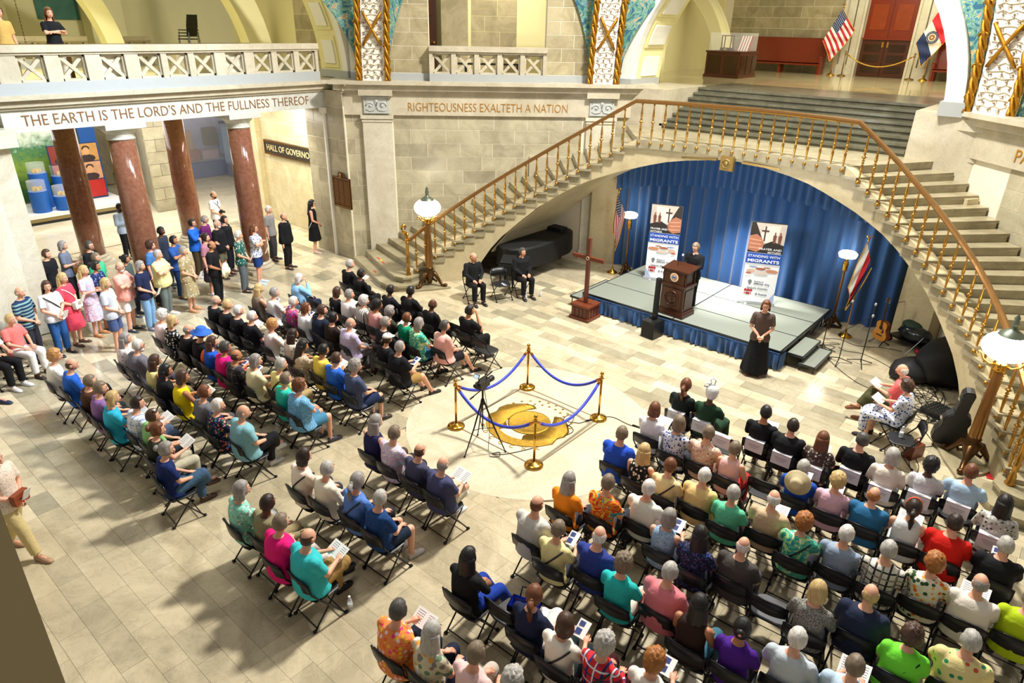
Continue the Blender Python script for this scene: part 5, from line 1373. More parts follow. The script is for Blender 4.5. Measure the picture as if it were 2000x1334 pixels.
bp_ = MB(); bp_.box((-23.4, 1.3, 1.6), (.05, .6, 3.2)); tag(bp_.build('blue_banner_stand', bd), 'narrow blue panel rising behind the portrait photographs', 'display')
bk = empty('shop_shelf', (-25.0, 3.75, 0), -.25, label='orange-brown shop shelving with small goods seen between columns', cat='shelf')
OR = mat('orange_shelf', 'b5651e', .5)
for k in range(6):
    mb = MB(); mb.box((0, 0, .3 + k * .4), (.4, 1.5, .05)); mb.build('shelf_board', OR, bk)
mb = MB(); mb.box((-.2, 0, 1.3), (.03, 1.5, 2.4)); mb.build('back', OR, bk)
for y_ in (-.75, .75):
    mb = MB(); mb.box((0, y_, 1.25), (.4, .04, 2.5)); mb.build('side', OR, bk)
rr = random.Random(2)
for k in range(6):
    for i in range(8):
        c = rr.choice(('e8e8f0', 'b8c0d8', '303848', 'd8d0c0')); h_ = rr.uniform(.1, .26); mb = MB(); mb.box((.02, 0, h_ / 2), (.16, .13, h_)); o = mb.build('shop_item', mat('goods_' + c, c, .5), loc=(-25.0 + .05, 3.15 + i * .17, .33 + k * .4)); tag(o, '%s boxed item, %s on the %s board of the orange shop shelving' % ({'e8e8f0': 'white', 'b8c0d8': 'pale blue', '303848': 'dark', 'd8d0c0': 'cream'}[c], ('first', 'second', 'third', 'fourth', 'fifth', 'sixth', 'seventh', 'eighth')[i], ('lowest', 'second', 'third', 'fourth', 'fifth', 'top')[k]), 'goods', 'goods on the shop shelving')
dc = empty('history_display', (-25.6, 7.1, 0), 0, label='lit wall display of a room scene, in violet light, right of third column', cat='display')
mb = MB(); mb.box((0, 0, .35), (1.2, 3, .7)); mb.build('plinth', mat('display_grey', '8a90a8', .5), dc)
mb = MB(); mb.box((-.5, 0, 1.7), (.05, 3, 2)); mb.build('backdrop', mat('display_violet', 'a8a4d0', .6, var=.3, scale=3), dc)
for k, (y_, z, a, b2, c) in enumerate(((-.8, .95, .7, .5, 'a04830'), (.1, .9, .8, .4, 'c8a0b0'), (-.9, 1.6, .5, .9, 'b88c60'), (.3, 1.7, .6, .8, '5c4034'), (.9, 1.3, .4, .9, '8fa8d8'))):
    mb = MB(); mb.box((-.2 - .05 * k, y_, z), (.4, a, b2)); mb.build('scene_piece', mat('scene_' + c, c, .6, var=.2, scale=6), dc)
mb = MB(); mb.box((.45, 0, 1.7), (.02, 3, 2)); mb.build('glass_front', GLASS, dc)
wc = empty('hall_case', (-24.0, 8.2, 0), 0, label='pale blue glass display case behind right front column', cat='case')
mb = MB(); mb.box((0, 0, .3), (1.4, 1.6, .6)); mb.build('base', mat('display_grey', ''), wc); mb = MB(); mb.box((0, 0, 1.5), (1.4, 1.6, 1.8)); mb.build('glass_box', glass('blue_glass', (.6, .75, .95, 1), .5), wc); mb = MB(); mb.box((0, 0, 2.45), (1.5, 1.7, .1)); mb.build('top', mat('display_grey', ''), wc)
bc = empty('hall_bench', (-23.5, 3.2, 0), 1.2, label='white slatted bench in the hall right of the front left column', cat='bench')
for k in range(4):
    mb = MB(); mb.box((0, -.18 + k * .12, .45), (1.3, .08, .03)); mb.build('slat', mat('bench_white', 'e4e0d4', .5), bc)
for x in (-.55, .55):
    mb = MB(); mb.tube([(x, -.2, .44), (x, -.25, 0)], .02, 5); mb.tube([(x, .2, .44), (x, .25, 0)], .02, 5); mb.build('leg', mat('bench_white', ''), bc)
# ---------------------------------------------------------------- fabrics
def fabric(col, pat='-'):
    key = 'fabric_%s_%s' % (col, pat)
    if key in MATS: return MATS[key]
    m, nt, b = nodes_of(key)
    b.inputs['Roughness'].default_value = .85
    b.inputs['Specular IOR Level'].default_value = .25
    c = hexc(col)
    tc = N(nt, 'ShaderNodeTexCoord'); out = None
    def ramp(src, stops, const=True):
        r = N(nt, 'ShaderNodeValToRGB')
        if const: r.color_ramp.interpolation = 'CONSTANT'
        e = r.color_ramp.elements
        e[0].position = stops[0][0]; e[0].color = hexc(stops[0][1]); e[1].position = stops[1][0]; e[1].color = hexc(stops[1][1])
        for p_, h in stops[2:]: x = e.new(p_); x.color = hexc(h)
        nt.links.new(src, r.inputs[0]); return r.outputs[0]
    def noise_(scale, dist=0., det=2.):
        n = N(nt, 'ShaderNodeTexNoise', Scale=float(scale), Detail=float(det), Distortion=float(dist)); nt.links.new(tc.outputs['Object'], n.inputs['Vector']); return n.outputs['Fac']
    def vor(scale, o='Color'):
        n = N(nt, 'ShaderNodeTexVoronoi', Scale=float(scale)); nt.links.new(tc.outputs['Object'], n.inputs['Vector']); return n.outputs[o]
    def bands(axis, k, thr):
        s = N(nt, 'ShaderNodeSeparateXYZ'); nt.links.new(tc.outputs['Object'], s.inputs[0])
        a = N(nt, 'ShaderNodeMath', operation='MULTIPLY'); nt.links.new(s.outputs[axis], a.inputs[0]); a.inputs[1].default_value = k
        f = N(nt, 'ShaderNodeMath', operation='FRACT'); nt.links.new(a.outputs[0], f.inputs[0])
        g = N(nt, 'ShaderNodeMath', operation='LESS_THAN'); nt.links.new(f.outputs[0], g.inputs[0]); g.inputs[1].default_value = thr; return g.outputs[0]
    def mix(f, a, b2):
        mx = N(nt, 'ShaderNodeMix', data_type='RGBA')
        if isinstance(f, float): mx.inputs[0].default_value = f
        else: nt.links.new(f, mx.inputs[0])
        for i, v in ((6, a), (7, b2)):
            if isinstance(v, str): mx.inputs[i].default_value = hexc(v)
            else: nt.links.new(v, mx.inputs[i])
        return mx.outputs[2]
    def spots(base, cols, scale=14, thr=.32):
        d = vor(scale, 'Distance'); v = N(nt, 'ShaderNodeSeparateColor'); nt.links.new(vor(scale), v.inputs[0])
        n = len(cols); cc = ramp(v.outputs[0], [(i / n, cols[i]) for i in range(n)])
        lt = N(nt, 'ShaderNodeMath', operation='LESS_THAN'); nt.links.new(d, lt.inputs[0]); lt.inputs[1].default_value = thr
        return mix(lt.outputs[0], base, cc)
    if pat == 'stripe': out = mix(bands(0, 22, .3), col, '2c2c30')
    elif pat == 'hstripe': out = mix(bands(2, 14, .45), col, '7fa8a0')
    elif pat.startswith('plaid'):
        a, b2, k = {'plaid': ('7f9cc8', 'f4f4f8', 14), 'plaid2': ('6a6258', '1c1c22', 12), 'plaid3': ('2a2c30', '8a867c', 13), 'plaid4': ('20306a', 'e8e4ec', 12)}[pat]
        out = mix(bands(0, k, .28), col, a); out = mix(bands(2, k, .24), out, a); out = mix(bands(0, k * .5, .1), out, b2); out = mix(bands(2, k * .5, .1), out, b2)
    elif pat.startswith('flor'):
        cols = {'flor': ['e0483c', 'f0a030', '3a8a4a', '2a60a8', 'e890a0'], 'flor2': ['8a9a94', '9a8878', col, 'e8e2da'], 'flor3': ['efe8da', 'e8e0d0', '3a3a3c'], 'flor4': ['4a4c50', 'e8e8e4', '8a8c88'], 'flor4b': ['3c5ca8', '11142a', '6a4a7c'], 'flor5': ['3c4c8a', '2c3c78', '8a98c8'], 'flor6': ['c89880', 'efd8c8', 'b88a78'], 'flor7': ['f09a28', '3c5a38', 'e86a20', 'f2ead6', '2c4a34'], 'flor8': ['f6c63c', 'e83c78', 'f8d8e0', 'ee6a28'], 'flor9': ['6a8a6a', 'e8a04c', 'f2ecdc', '8a8078'], 'flora': ['2a3c80', '3a50a0', 'dfe4ee']}[pat]
        sc = {'flor7': 18, 'flor8': 20, 'flor3': 22, 'flor9': 13, 'flor4b': 40}.get(pat, 24)
        out = spots(col, cols, sc, .42)
    elif pat.startswith('tie'):
        st = {'tie': [('59c6a0', '2f9a9a'), ('a8dc8c', 'dff0d0')], 'tie2': [('dcd6dc', 'b8a8d0'), ('e8c0c0', 'a8c8d8')], 'tie3': [('e88a2c', 'd8381c'), ('f0c040', '3f9ab0')]}[pat]
        out = ramp(noise_(7, 1.5), [(0, st[0][0]), (.45, st[0][1]), (.52, st[1][0]), (.6, st[1][1])])
    elif pat.startswith('paisley'): out = ramp(noise_(26, 2.5), [(0, col), (.5, {'paisley': '3c6a94', 'paisley2': '2c5c98'}[pat]), (.56, col), (.62, 'bcd4e4' if pat == 'paisley' else '10284e')])
    elif pat == 'dots': out = spots(col, ['8a8a92', '9a9aa2'], 60, .28)
    elif pat == 'dots2': out = spots(col, ['2c2c2c', '3c3c3a'], 70, .4)
    elif pat == 'palm': out = spots(col, ['3c9a6a', '2c8a5c', 'd85a3c', col, col], 13, .3)
    else:
        out = ramp(noise_(3, 0, 3), [(.3, col), (.7, col)], False)
    hs = N(nt, 'ShaderNodeHueSaturation'); nt.links.new(out, hs.inputs['Color'])
    mr = N(nt, 'ShaderNodeMapRange'); nt.links.new(noise_(5, .5, 3), mr.inputs['Value']); mr.inputs['To Min'].default_value = .88; mr.inputs['To Max'].default_value = 1.1
    nt.links.new(mr.outputs[0], hs.inputs['Value']); nt.links.new(hs.outputs[0], b.inputs['Base Color'])
    bp = N(nt, 'ShaderNodeBump', Strength=.5, Distance=.02); nt.links.new(noise_(9, 1.2, 2), bp.inputs['Height']); nt.links.new(bp.outputs[0], b.inputs['Normal'])
    MATS[key] = m
    return m
HAIRC = {'black': '15110f', 'darkbrown': '2b1b12', 'brown': '4a3020', 'auburn': '6e3f20', 'ginger': 'a8682e', 'strawberry': 'c08a50', 'blonde': 'c8a870', 'greybrown': '7d6c58', 'darkgrey': '4c4843', 'grey': '97908a', 'silver': 'b5b0a8', 'white': 'ded8cf'}
def hairmat(c):
    key = 'hair_' + c
    if key in MATS: return MATS[key]
    m, nt, b = nodes_of(key); hx = HAIRC[c]
    tc = N(nt, 'ShaderNodeTexCoord'); mp = N(nt, 'ShaderNodeMapping'); mp.inputs['Scale'].default_value = (70, 25, 14)
    nz = N(nt, 'ShaderNodeTexNoise', Scale=1.0, Detail=3.0); nt.links.new(tc.outputs['Object'], mp.inputs[0]); nt.links.new(mp.outputs[0], nz.inputs['Vector'])
    hs = N(nt, 'ShaderNodeHueSaturation'); hs.inputs['Color'].default_value = hexc(hx); mr = N(nt, 'ShaderNodeMapRange'); mr.inputs['To Min'].default_value = .45; mr.inputs['To Max'].default_value = 1.45
    nt.links.new(nz.outputs['Fac'], mr.inputs['Value']); nt.links.new(mr.outputs[0], hs.inputs['Value']); nt.links.new(hs.outputs[0], b.inputs['Base Color'])
    bp = N(nt, 'ShaderNodeBump', Strength=.7, Distance=.01); nt.links.new(nz.outputs['Fac'], bp.inputs['Height']); nt.links.new(bp.outputs[0], b.inputs['Normal'])
    b.inputs['Roughness'].default_value = .5
    MATS[key] = m; return m
def skinmat(k):
    hx = {'p': 'e0a688', 'm': 'b57a54', 'd': '5a3422'}[k]
    m = mat('skin_' + k, hx, .55, var=.08, scale=6)
    m.node_tree.nodes['Principled BSDF'].inputs['Subsurface Weight'].default_value = 0
    return m
mat('collar_white', 'f2f2f0', .6)
LIP = {k: mat('lips_' + k, h, .5) for k, h in (('p', 'b8685c'), ('m', '8f5344'), ('d', '46251c'))}
EYE = mat('eye_dark', '231a17', .3)
EYEW = mat('eye_white', 'e8e2dc', .4)

# ---------------------------------------------------------------- figures
def sup(c, rx, ry, z, n=16, e=2.4):
    out = []
    for i in range(n):
        a = 2 * PI * i / n; ca, sa = math.cos(a), math.sin(a)
        out.append((c[0] + rx * math.copysign(abs(ca) ** (2 / e), ca), c[1] + ry * math.copysign(abs(sa) ** (2 / e), sa), z))
    return out
def limb(mb, pts, rads):
    for i in range(len(pts) - 1): mb.tube([pts[i], pts[i + 1]], [rads[i], rads[i + 1]], 12)
    for p, r_ in zip(pts, rads): mb.ell(p, r_ * 1.0, 12, 8)
def skeleton(kind, arms, legs, fem):
    """joint positions; the figure faces +y, origin on the floor"""
    sh = .165 if fem else .185
    J = {}
    if kind == 'sit':
        base = dict(dz=0, dy=0); J['torso'] = [(.43, -.05, .165, .125), (.50, -.06, .175, .13), (.6, -.085, .155, .115), (.72, -.095, .145, .11), (.86, -.095, .16, .118), (.96, -.09, .165, .108), (1.02, -.085, .13, .085), (1.06, -.08, .07, .06)]
        J['neck'] = [(0, -.075, 1.04), (0, -.045, 1.14)]; J['head'] = (0, -.02, 1.215); sz, sy = .985, -.085
        leg = {}
        for s in (-1, 1):
            leg[s] = [(s * .09, -.03, .52), (s * .12, .37, .525), (s * .12, .36, .1), (s * .13, .47, .045)]
        if legs == 'cross': leg[1] = [(.09, -.03, .54), (.06, .38, .63), (-.16, .5, .33), (-.2, .62, .3)]
        if legs == 'out':
            for s in (-1, 1): leg[s] = [(s * .09, -.03, .52), (s * .14, .38, .5), (s * .13, .6, .1), (s * .15, .71, .07)]
    else:
        u = .375
        J['torso'] = [(.80, 0, .155, .115), (.90, 0, .17, .125), (1.0, .0, .15, .11), (1.1, 0, .138, .1), (1.23, 0, .158, .115), (1.34, -.005, .165, .108), (1.395, -.01, .13, .085), (1.435, -.01, .07, .06)]
        J['neck'] = [(0, -.01, 1.41), (0, .01, 1.51)]; J['head'] = (0, .025, 1.59); sz, sy = 1.36, -.01
        leg = {s: [(s * .085, 0, .88), (s * .095, .02, .48), (s * .1, -.02, .09), (s * .12, .1, .04)] for s in (-1, 1)}
        if legs == 'stride': leg = {s: [(s * .085, 0, .88), (s * .09, s * .14 + .03, .48), (s * .1, s * .3 - .03, .1), (s * .11, s * .3 + .09, .05)] for s in (-1, 1)}
    if fem: J['torso'] = [(z, y_, rx * (1.04 if i < 2 else (.88 if i in (2, 3) else .9)), ry * .97) for i, (z, y_, rx, ry) in enumerate(J['torso'])]
    J['leg'] = leg
    A = {}
    o = 0 if kind == 'sit' else .375
    yo = 0 if kind == 'sit' else .08
    for s in (-1, 1):
        S = (s * sh, sy, sz)
        if arms == 'lap': a = [S, (s * (sh + .055), .0 + yo * .3, .755 + o), (s * .095, .215 + yo, .655 + (o if kind != 'sit' else 0))]; d = (-s * .35, .9, -.25)
        elif arms == 'hold': a = [S, (s * (sh + .05), .03 + yo * .3, .77 + o), (s * .12, .245 + yo, .765 + o)]; d = (-s * .4, .85, .15)
        elif arms == 'fold': a = [S, (s * (sh + .06), .04 + yo, .80 + o), (-s * .05, .12 + yo, .83 + o + s * .015)]; d = (-s * .9, .15, .05)
        elif arms == 'face':
            if s > 0: a = [S, (s * (sh + .05), .1 + yo, .80 + o), (.05, .15 + yo, 1.06 + o)]; d = (-.2, -.1, .9)
            else: a = [S, (s * (sh + .05), .0 + yo, .76 + o), (s * .09, .215 + yo, .66 + o)]; d = (-s * .35, .9, -.2)
        elif arms == 'apart': a = [S, (s * (sh + .06), .02, .76), (s * .15, .25, .625)]; d = (0, .95, -.2)
        elif arms == 'front': a = [S, (s * (sh + .055), .02, 1.10), (s * .05, .17, .97)]; d = (-s * .5, .5, -.6)
        elif arms == 'side': a = [S, (s * (sh + .05), -.02, 1.08), (s * (sh + .07), .03, .84)]; d = (0, .15, -.95)
        elif arms == 'phone': a = [S, (s * (sh + .055), .03, 1.11), (s * .1, .22, 1.14)]; d = (-s * .5, .75, .3)
        A[s] = (a, d)
    J['arm'] = A
    return J
def hand(mb, w, d, s, k=1.0):
    """palm, four unequal curled fingers and a thumb leaving the side of the palm"""
    w = Vector(w); d = Vector(d).normalized(); side = d.cross(Vector((0, 0, 1)))
    if side.length < .2: side = Vector((1, 0, 0)) * s
    side.normalize(); dn = side.cross(d).normalized()
    if dn.z > 0: dn = -dn
    c = w + d * .045 * k
    mb.tube([w - d * .01, w + d * .02, w + d * .05, w + d * .085], [.024, .03, .037, .034], 8, True, .5)
    for i, L in enumerate((.062, .072, .068, .052)):
        b0 = w + d * .08 + side * (i - 1.5) * .019
        m1 = b0 + d * L * .5 + dn * .006; m2 = m1 + d * L * .35 + dn * L * .3; e = m2 + d * L * .1 + dn * L * .3
        mb.tube([b0, m1, m2, e], [.0095, .009, .008, .0065], 6)
    t0 = w + d * .03 - side * s * -.028
    mb.tube([w + d * .025 + side * s * .02, w + d * .055 + side * s * .045 + dn * .01, w + d * .085 + side * s * .045 + dn * .02], [.013, .011, .008], 6)
def head(mb, c, yaw, pitch=0.0):
    M = Matrix.Translation(c) @ Matrix.Rotation(yaw, 4, 'Z') @ Matrix.Rotation(pitch, 4, 'X')
    def f(d):
        k = 1.0
        g = lambda a, w_: math.exp(-((d - Vector(a).normalized()).length ** 2) / w_)
        k += .06 * g((0, 1, .32), .05) - .07 * (g((.38, .9, .1), .03) + g((-.38, .9, .1), .03)) + .05 * (g((.5, .8, -.2), .05) + g((-.5, .8, -.2), .05)) + .07 * g((0, .85, -.62), .06) - .05 * g((0, .95, -.42), .02)
        if d.z < -.25: k *= 1 - .16 * (-d.z - .25) * (1.4 if d.y < 0 else .6)
        return k
    t = MB(); t.ell((0, 0, 0), (.076, .095, .118), 26, 18, f)
    t.v = [(v[0] * (1 - .22 * max(0, -v[2] / .118 - .2)), v[1], v[2]) for v in t.v]
    t.ring_loft([[(.006, .09, .02), (-.006, .09, .02), (0, .1, .022)], [(.011, .092, -.012), (-.011, .092, -.012), (0, .112, -.012)], [(.017, .088, -.03), (-.017, .088, -.03), (0, .119, -.026)], [(.013, .086, -.037), (-.013, .086, -.037), (0, .108, -.038)]])
    for s in (-1, 1): t.ell((s * .078, -.006, -.005), (.012, .022, .032), 8, 6)
    o = len(mb.v); mb.mi = 0
    mb.add([M @ Vector(v) for v in t.v], t.f)
    for mi, parts in ((1, [((0, .099, -.06), (.022, .008, .006)), ((0, .097, -.067), (.018, .008, .006))]), (3, [((s * .03, .083, .012), (.013, .009, .009)) for s in (-1, 1)]), (2, [((s * .03, .0905, .012), (.006, .004, .006)) for s in (-1, 1)] + [((s * .03, .092, .034), (.017, .005, .0035)) for s in (-1, 1)])):
        mb.mi = mi
        for cc, rr_ in parts:
            t = MB(); t.ell((0, 0, 0), rr_, 8, 6); mb.add([M @ (Vector(v) + Vector(cc)) for v in t.v], t.f)
    mb.mi = 0
def remesh(mb, vox, sm=4):
    me = mb.mesh('tmp'); o = bpy.data.objects.new('tmp', me); COL.objects.link(o)
    r_ = o.modifiers.new('r', 'REMESH'); r_.mode = 'VOXEL'; r_.voxel_size = vox; r_.use_smooth_shade = True
    s_ = o.modifiers.new('s', 'SMOOTH'); s_.iterations = sm; s_.factor = .5
    dg_ = bpy.context.evaluated_depsgraph_get()
    out = bpy.data.meshes.new_from_object(o.evaluated_get(dg_))
    bpy.data.objects.remove(o); bpy.data.meshes.remove(me)
    return out
CACHE = {}
def body_mesh(kind, arms, legs, yaw, fem, pitch=0.0):
    key = ('b', kind, arms, legs, yaw, fem, pitch)
    if key in CACHE: return CACHE[key]
    J = skeleton(kind, arms, legs, fem); mb = MB(); k = .92 if fem else 1.0
    mb.ring_loft([sup((0, y_), rx, ry, z) for z, y_, rx, ry in J['torso']])
    limb(mb, J['neck'], [.058 * k, .052 * k])
    for s in (-1, 1):
        a, d = J['arm'][s]; limb(mb, a, [.058 * k, .043 * k, .029 * k])
        l = J['leg'][s]; limb(mb, l[:3], [.088, .06 * k, .04 * k])
        mid = Vector(l[1]).lerp(Vector(l[2]), .3); mb.ell(mid, (.052 * k, .055 * k, .09), 10, 8)
        limb(mb, [Vector(l[2]) + Vector((0, -.02, -.045)), l[3]], [.035, .03])
    r_ = remesh(mb, .0155)
    out = MB(); out.add([v.co[:] for v in r_.vertices], [tuple(p.vertices) for p in r_.polygons]); bpy.data.meshes.remove(r_)
    for s in (-1, 1):
        a, d = J['arm'][s]; hand(out, a[2], d, s)
    head(out, J['head'], yaw, pitch)
    me = out.mesh('body', True, [skinmat('p'), LIP['p'], EYE, EYEW])
    CACHE[key] = me; return me
def shirt_mesh(kind, arms, fem, sl, heavy=0):
    key = ('s', kind, arms, fem, sl, heavy)
    if key in CACHE: return CACHE[key]
    J = skeleton(kind, arms, 'flat', fem); mb = MB(); k = .92 if fem else 1.0; e = .02 + heavy * .03
    T = J['torso']
    rings = [sup((0, T[0][1] + .0), T[1][2] + e + .012, T[1][3] + e + .012, T[0][0] + (.04 if kind == 'sit' else -.0))]
    rings += [sup((0, y_ + heavy * .012), rx + e * (1 if i > 3 else 1.5), ry + e * (1 if i > 3 else 1.5), z) for i, (z, y_, rx, ry) in enumerate(T[1:6], 1)]
    z, y_, rx, ry = T[6]; rings.append(sup((0, y_), rx + .018, ry + .016, z + .012)); z, y_, rx, ry = T[7]; rings.append(sup((0, y_), rx + .012, ry + .012, z - .004))
    mb.ring_loft(rings)
    for s in (-1, 1):
        a, d = J['arm'][s]; a = [Vector(p) for p in a]
        if sl == 'l': limb(mb, [a[0], a[1], a[2] - (a[2] - a[1]) * .06], [.07 * k + heavy * .012, .057 * k, .042 * k])
        elif sl == 's': mb.ell(a[0], .071 * k + heavy * .01, 12, 8); mb.tube([a[0], a[0].lerp(a[1], .78)], [.072 * k, .07 * k], 14)
        else: mb.ell(a[0] * .98 + Vector((-s * .035, 0, 0)), .062 * k, 12, 8)
    me = remesh(mb, .017, 3); me.name = 'shirt'; CACHE[key] = me; return me
def pants_mesh(kind, legs, fem, typ, long=False):
    key = ('p', kind, legs, fem, typ, long)
    if key in CACHE: return CACHE[key]
    J = skeleton(kind, 'lap' if kind == 'sit' else 'side', legs, fem); mb = MB(); T = J['torso']
    if typ != 'skirt':
        mb.ring_loft([sup((0, T[0][1]), T[0][2] + .014, T[0][3] + .012, T[0][0] - (.0 if kind == 'sit' else .02)), sup((0, T[1][1]), T[1][2] + .012, T[1][3] + .012, T[1][0]), sup((0, T[2][1]), T[2][2] + .01, T[2][3] + .01, T[2][0] - .02)])
        for s in (-1, 1):
            l = [Vector(p) for p in J['leg'][s]]
            if typ == 'pants': limb(mb, [l[0], l[1]], [.106, .084]); mb.tube([l[1], l[2].lerp(l[1], .02)], [.082, .068], 14)
            else: mb.ell(l[0], .106, 12, 8); mb.tube([l[0], l[0].lerp(l[1], .86 if kind == 'sit' else .9)], [.106, .1], 14)
    else:
        if kind == 'sit':
            rg = []
            for u, (y_, z, w_, h_) in enumerate(((-.17, .52, .19, .1), (-.05, .53, .2, .12), (.2, .53, .22, .12), (.38, .52, .24, .125), (.44, .47, .25, .12), (.45, .33, .26, .1), (.43, .2, .27, .09))):
                hz = u >= 4
                rg.append([(w_ * math.cos(2 * PI * i / 20), y_ + (h_ * math.sin(2 * PI * i / 20) if hz else 0), z + (0 if hz else h_ * math.sin(2 * PI * i / 20))) for i in range(20)])
            mb.ring_loft(rg[:4] ); mb.ring_loft([[(x, y_, .56) for x, y_, z in rg[4]]] + rg[4:])
        else:
            mb.ring_loft([sup((0, 0), .13, .1, 1.03, 24, 2), sup((0, 0), .185, .145, .9, 24, 2), sup((0, .01), .21, .17, .7, 24, 2), [(p[0] * (1 + .06 * math.sin(i * 2)), p[1] * (1 + .06 * math.sin(i * 2)), p[2]) for i, p in enumerate(sup((0, .01), .25 if not long else .3, .2 if not long else .26, .42 if not long else .08, 24, 2))]])
    me = remesh(mb, .017, 3); me.name = typ; CACHE[key] = me; return me
def shoe_mesh(kind, legs, s, fem):
    key = ('h', kind, legs, s)
    if key in CACHE: return CACHE[key]
    l = skeleton(kind, 'lap' if kind == 'sit' else 'side', legs, fem)['leg'][s]; a, t = Vector(l[2]), Vector(l[3])
    d = (t - a); 
    if legs != 'cross' or s < 0: d.z = 0
    d.normalize(); c = a + Vector((0, 0, -.055)) + d * .055
    u = d.cross(Vector((0, 0, 1))).normalized(); w_ = u.cross(d)
    mb = MB(); rg = []
    for x, rw, z0, z1 in ((-.1, .028, -.04, .05), (-.085, .036, -.045, .06), (-.02, .04, -.045, .055), (.06, .046, -.045, .022), (.13, .045, -.045, .008), (.165, .03, -.04, -.01), (.175, .012, -.035, -.02)):
        rg.append([c + d * x + u * rw * q_[0] + w_ * (z0 + (z1 - z0) * q_[1]) for q_ in ((1, 0), (1, .5), (.6, .95), (-.6, .95), (-1, .5), (-1, 0))])
    mb.ring_loft(rg)
    me = mb.mesh('shoe', True, [BLACKP]); CACHE[key] = me; return me
def hair_mesh(style):
    key = ('hair', style)
    if key in CACHE: return CACHE[key]
    mb = MB()
    def face(d): return (d.y > .28 and d.z < .56) or (d.z < -.3 and d.y > -.4) or d.z < -.72
    nz = lambda d, k, a: a * noise.noise(d * k)
    if style in ('short', 'cap', 'hat', 'wrap'):
        mb.ell((0, -.004, .004), (.085, .104, .127), 30, 22, lambda d: .84 if face(d) or (d.z < -.45) else 1.0 + nz(d, 5, .05))
    elif style == 'bald':
        mb.ell((0, -.003, 0), (.083, .101, .122), 30, 22, lambda d: (1.0 + nz(d, 6, .03) - .075 * max(0, d.z + .05) / .45) if (-.5 < d.z < .42 and d.y < .2) else .86)
    elif style == 'curly':
        mb.ell((0, -.01, .012), (.1, .118, .14), 40, 28, lambda d: .8 if face(d) else 1.0 + nz(d, 9, .13) + nz(d, 4, .08))
    else:
        mb.ell((0, -.006, .006), (.088, .108, .13), 30, 22, lambda d: .84 if face(d) else 1.0 + nz(d, 6, .03))
    def curtain_(z1, w_, t_, flare, yb=-.075, front=.02):
        rg = []
        n = 9
        for k in range(n + 1):
            z = .03 + (z1 - .03) * k / n; u = k / n
            ww = w_ * (1 + flare * u) * (1 - .25 * max(0, u - .75) * 4 * .5); pts = []
            for i in range(13):
                a = PI * (i / 12); x = ww * math.cos(a); y_ = yb * math.sin(a) * (1 + .15 * u) + front * (1 - math.sin(a)) - .0
                pts.append((x * (1 + .03 * math.sin(i * 5 + k * .4)), y_ - .018 + .006 * math.sin(i * 4 + k * .5), z))
            inner = [(x * .72, y_ * .72 - .0, z) for x, y_, z in pts[::-1]]
            rg.append(pts + inner)
        mb.ring_loft(rg)
    if style == 'bob': curtain_(-.115, .088, .03, .12)
    if style == 'long': curtain_(-.36, .09, .03, .25, -.1, -.0)
    if style == 'pony':
        mb.ell((0, -.115, .02), (.028, .028, .028), 8, 6); mb.tube([(0, -.12, .02), (0, -.155, -.03), (0, -.16, -.12), (.01, -.14, -.24)], [.028, .036, .034, .012], 10)
    if style == 'bun': mb.ell((0, -.125, .03), (.045, .04, .045), 14, 10, lambda d: 1 + nz(d, 7, .1))
    me = mb.mesh('hair', True, []); CACHE[key] = me; return me
def setm(o, i, m):
    while len(o.data.materials) <= i: o.data.materials.append(m)
    o.material_slots[i].link = 'OBJECT'; o.material_slots[i].material = m
PLABELS = []
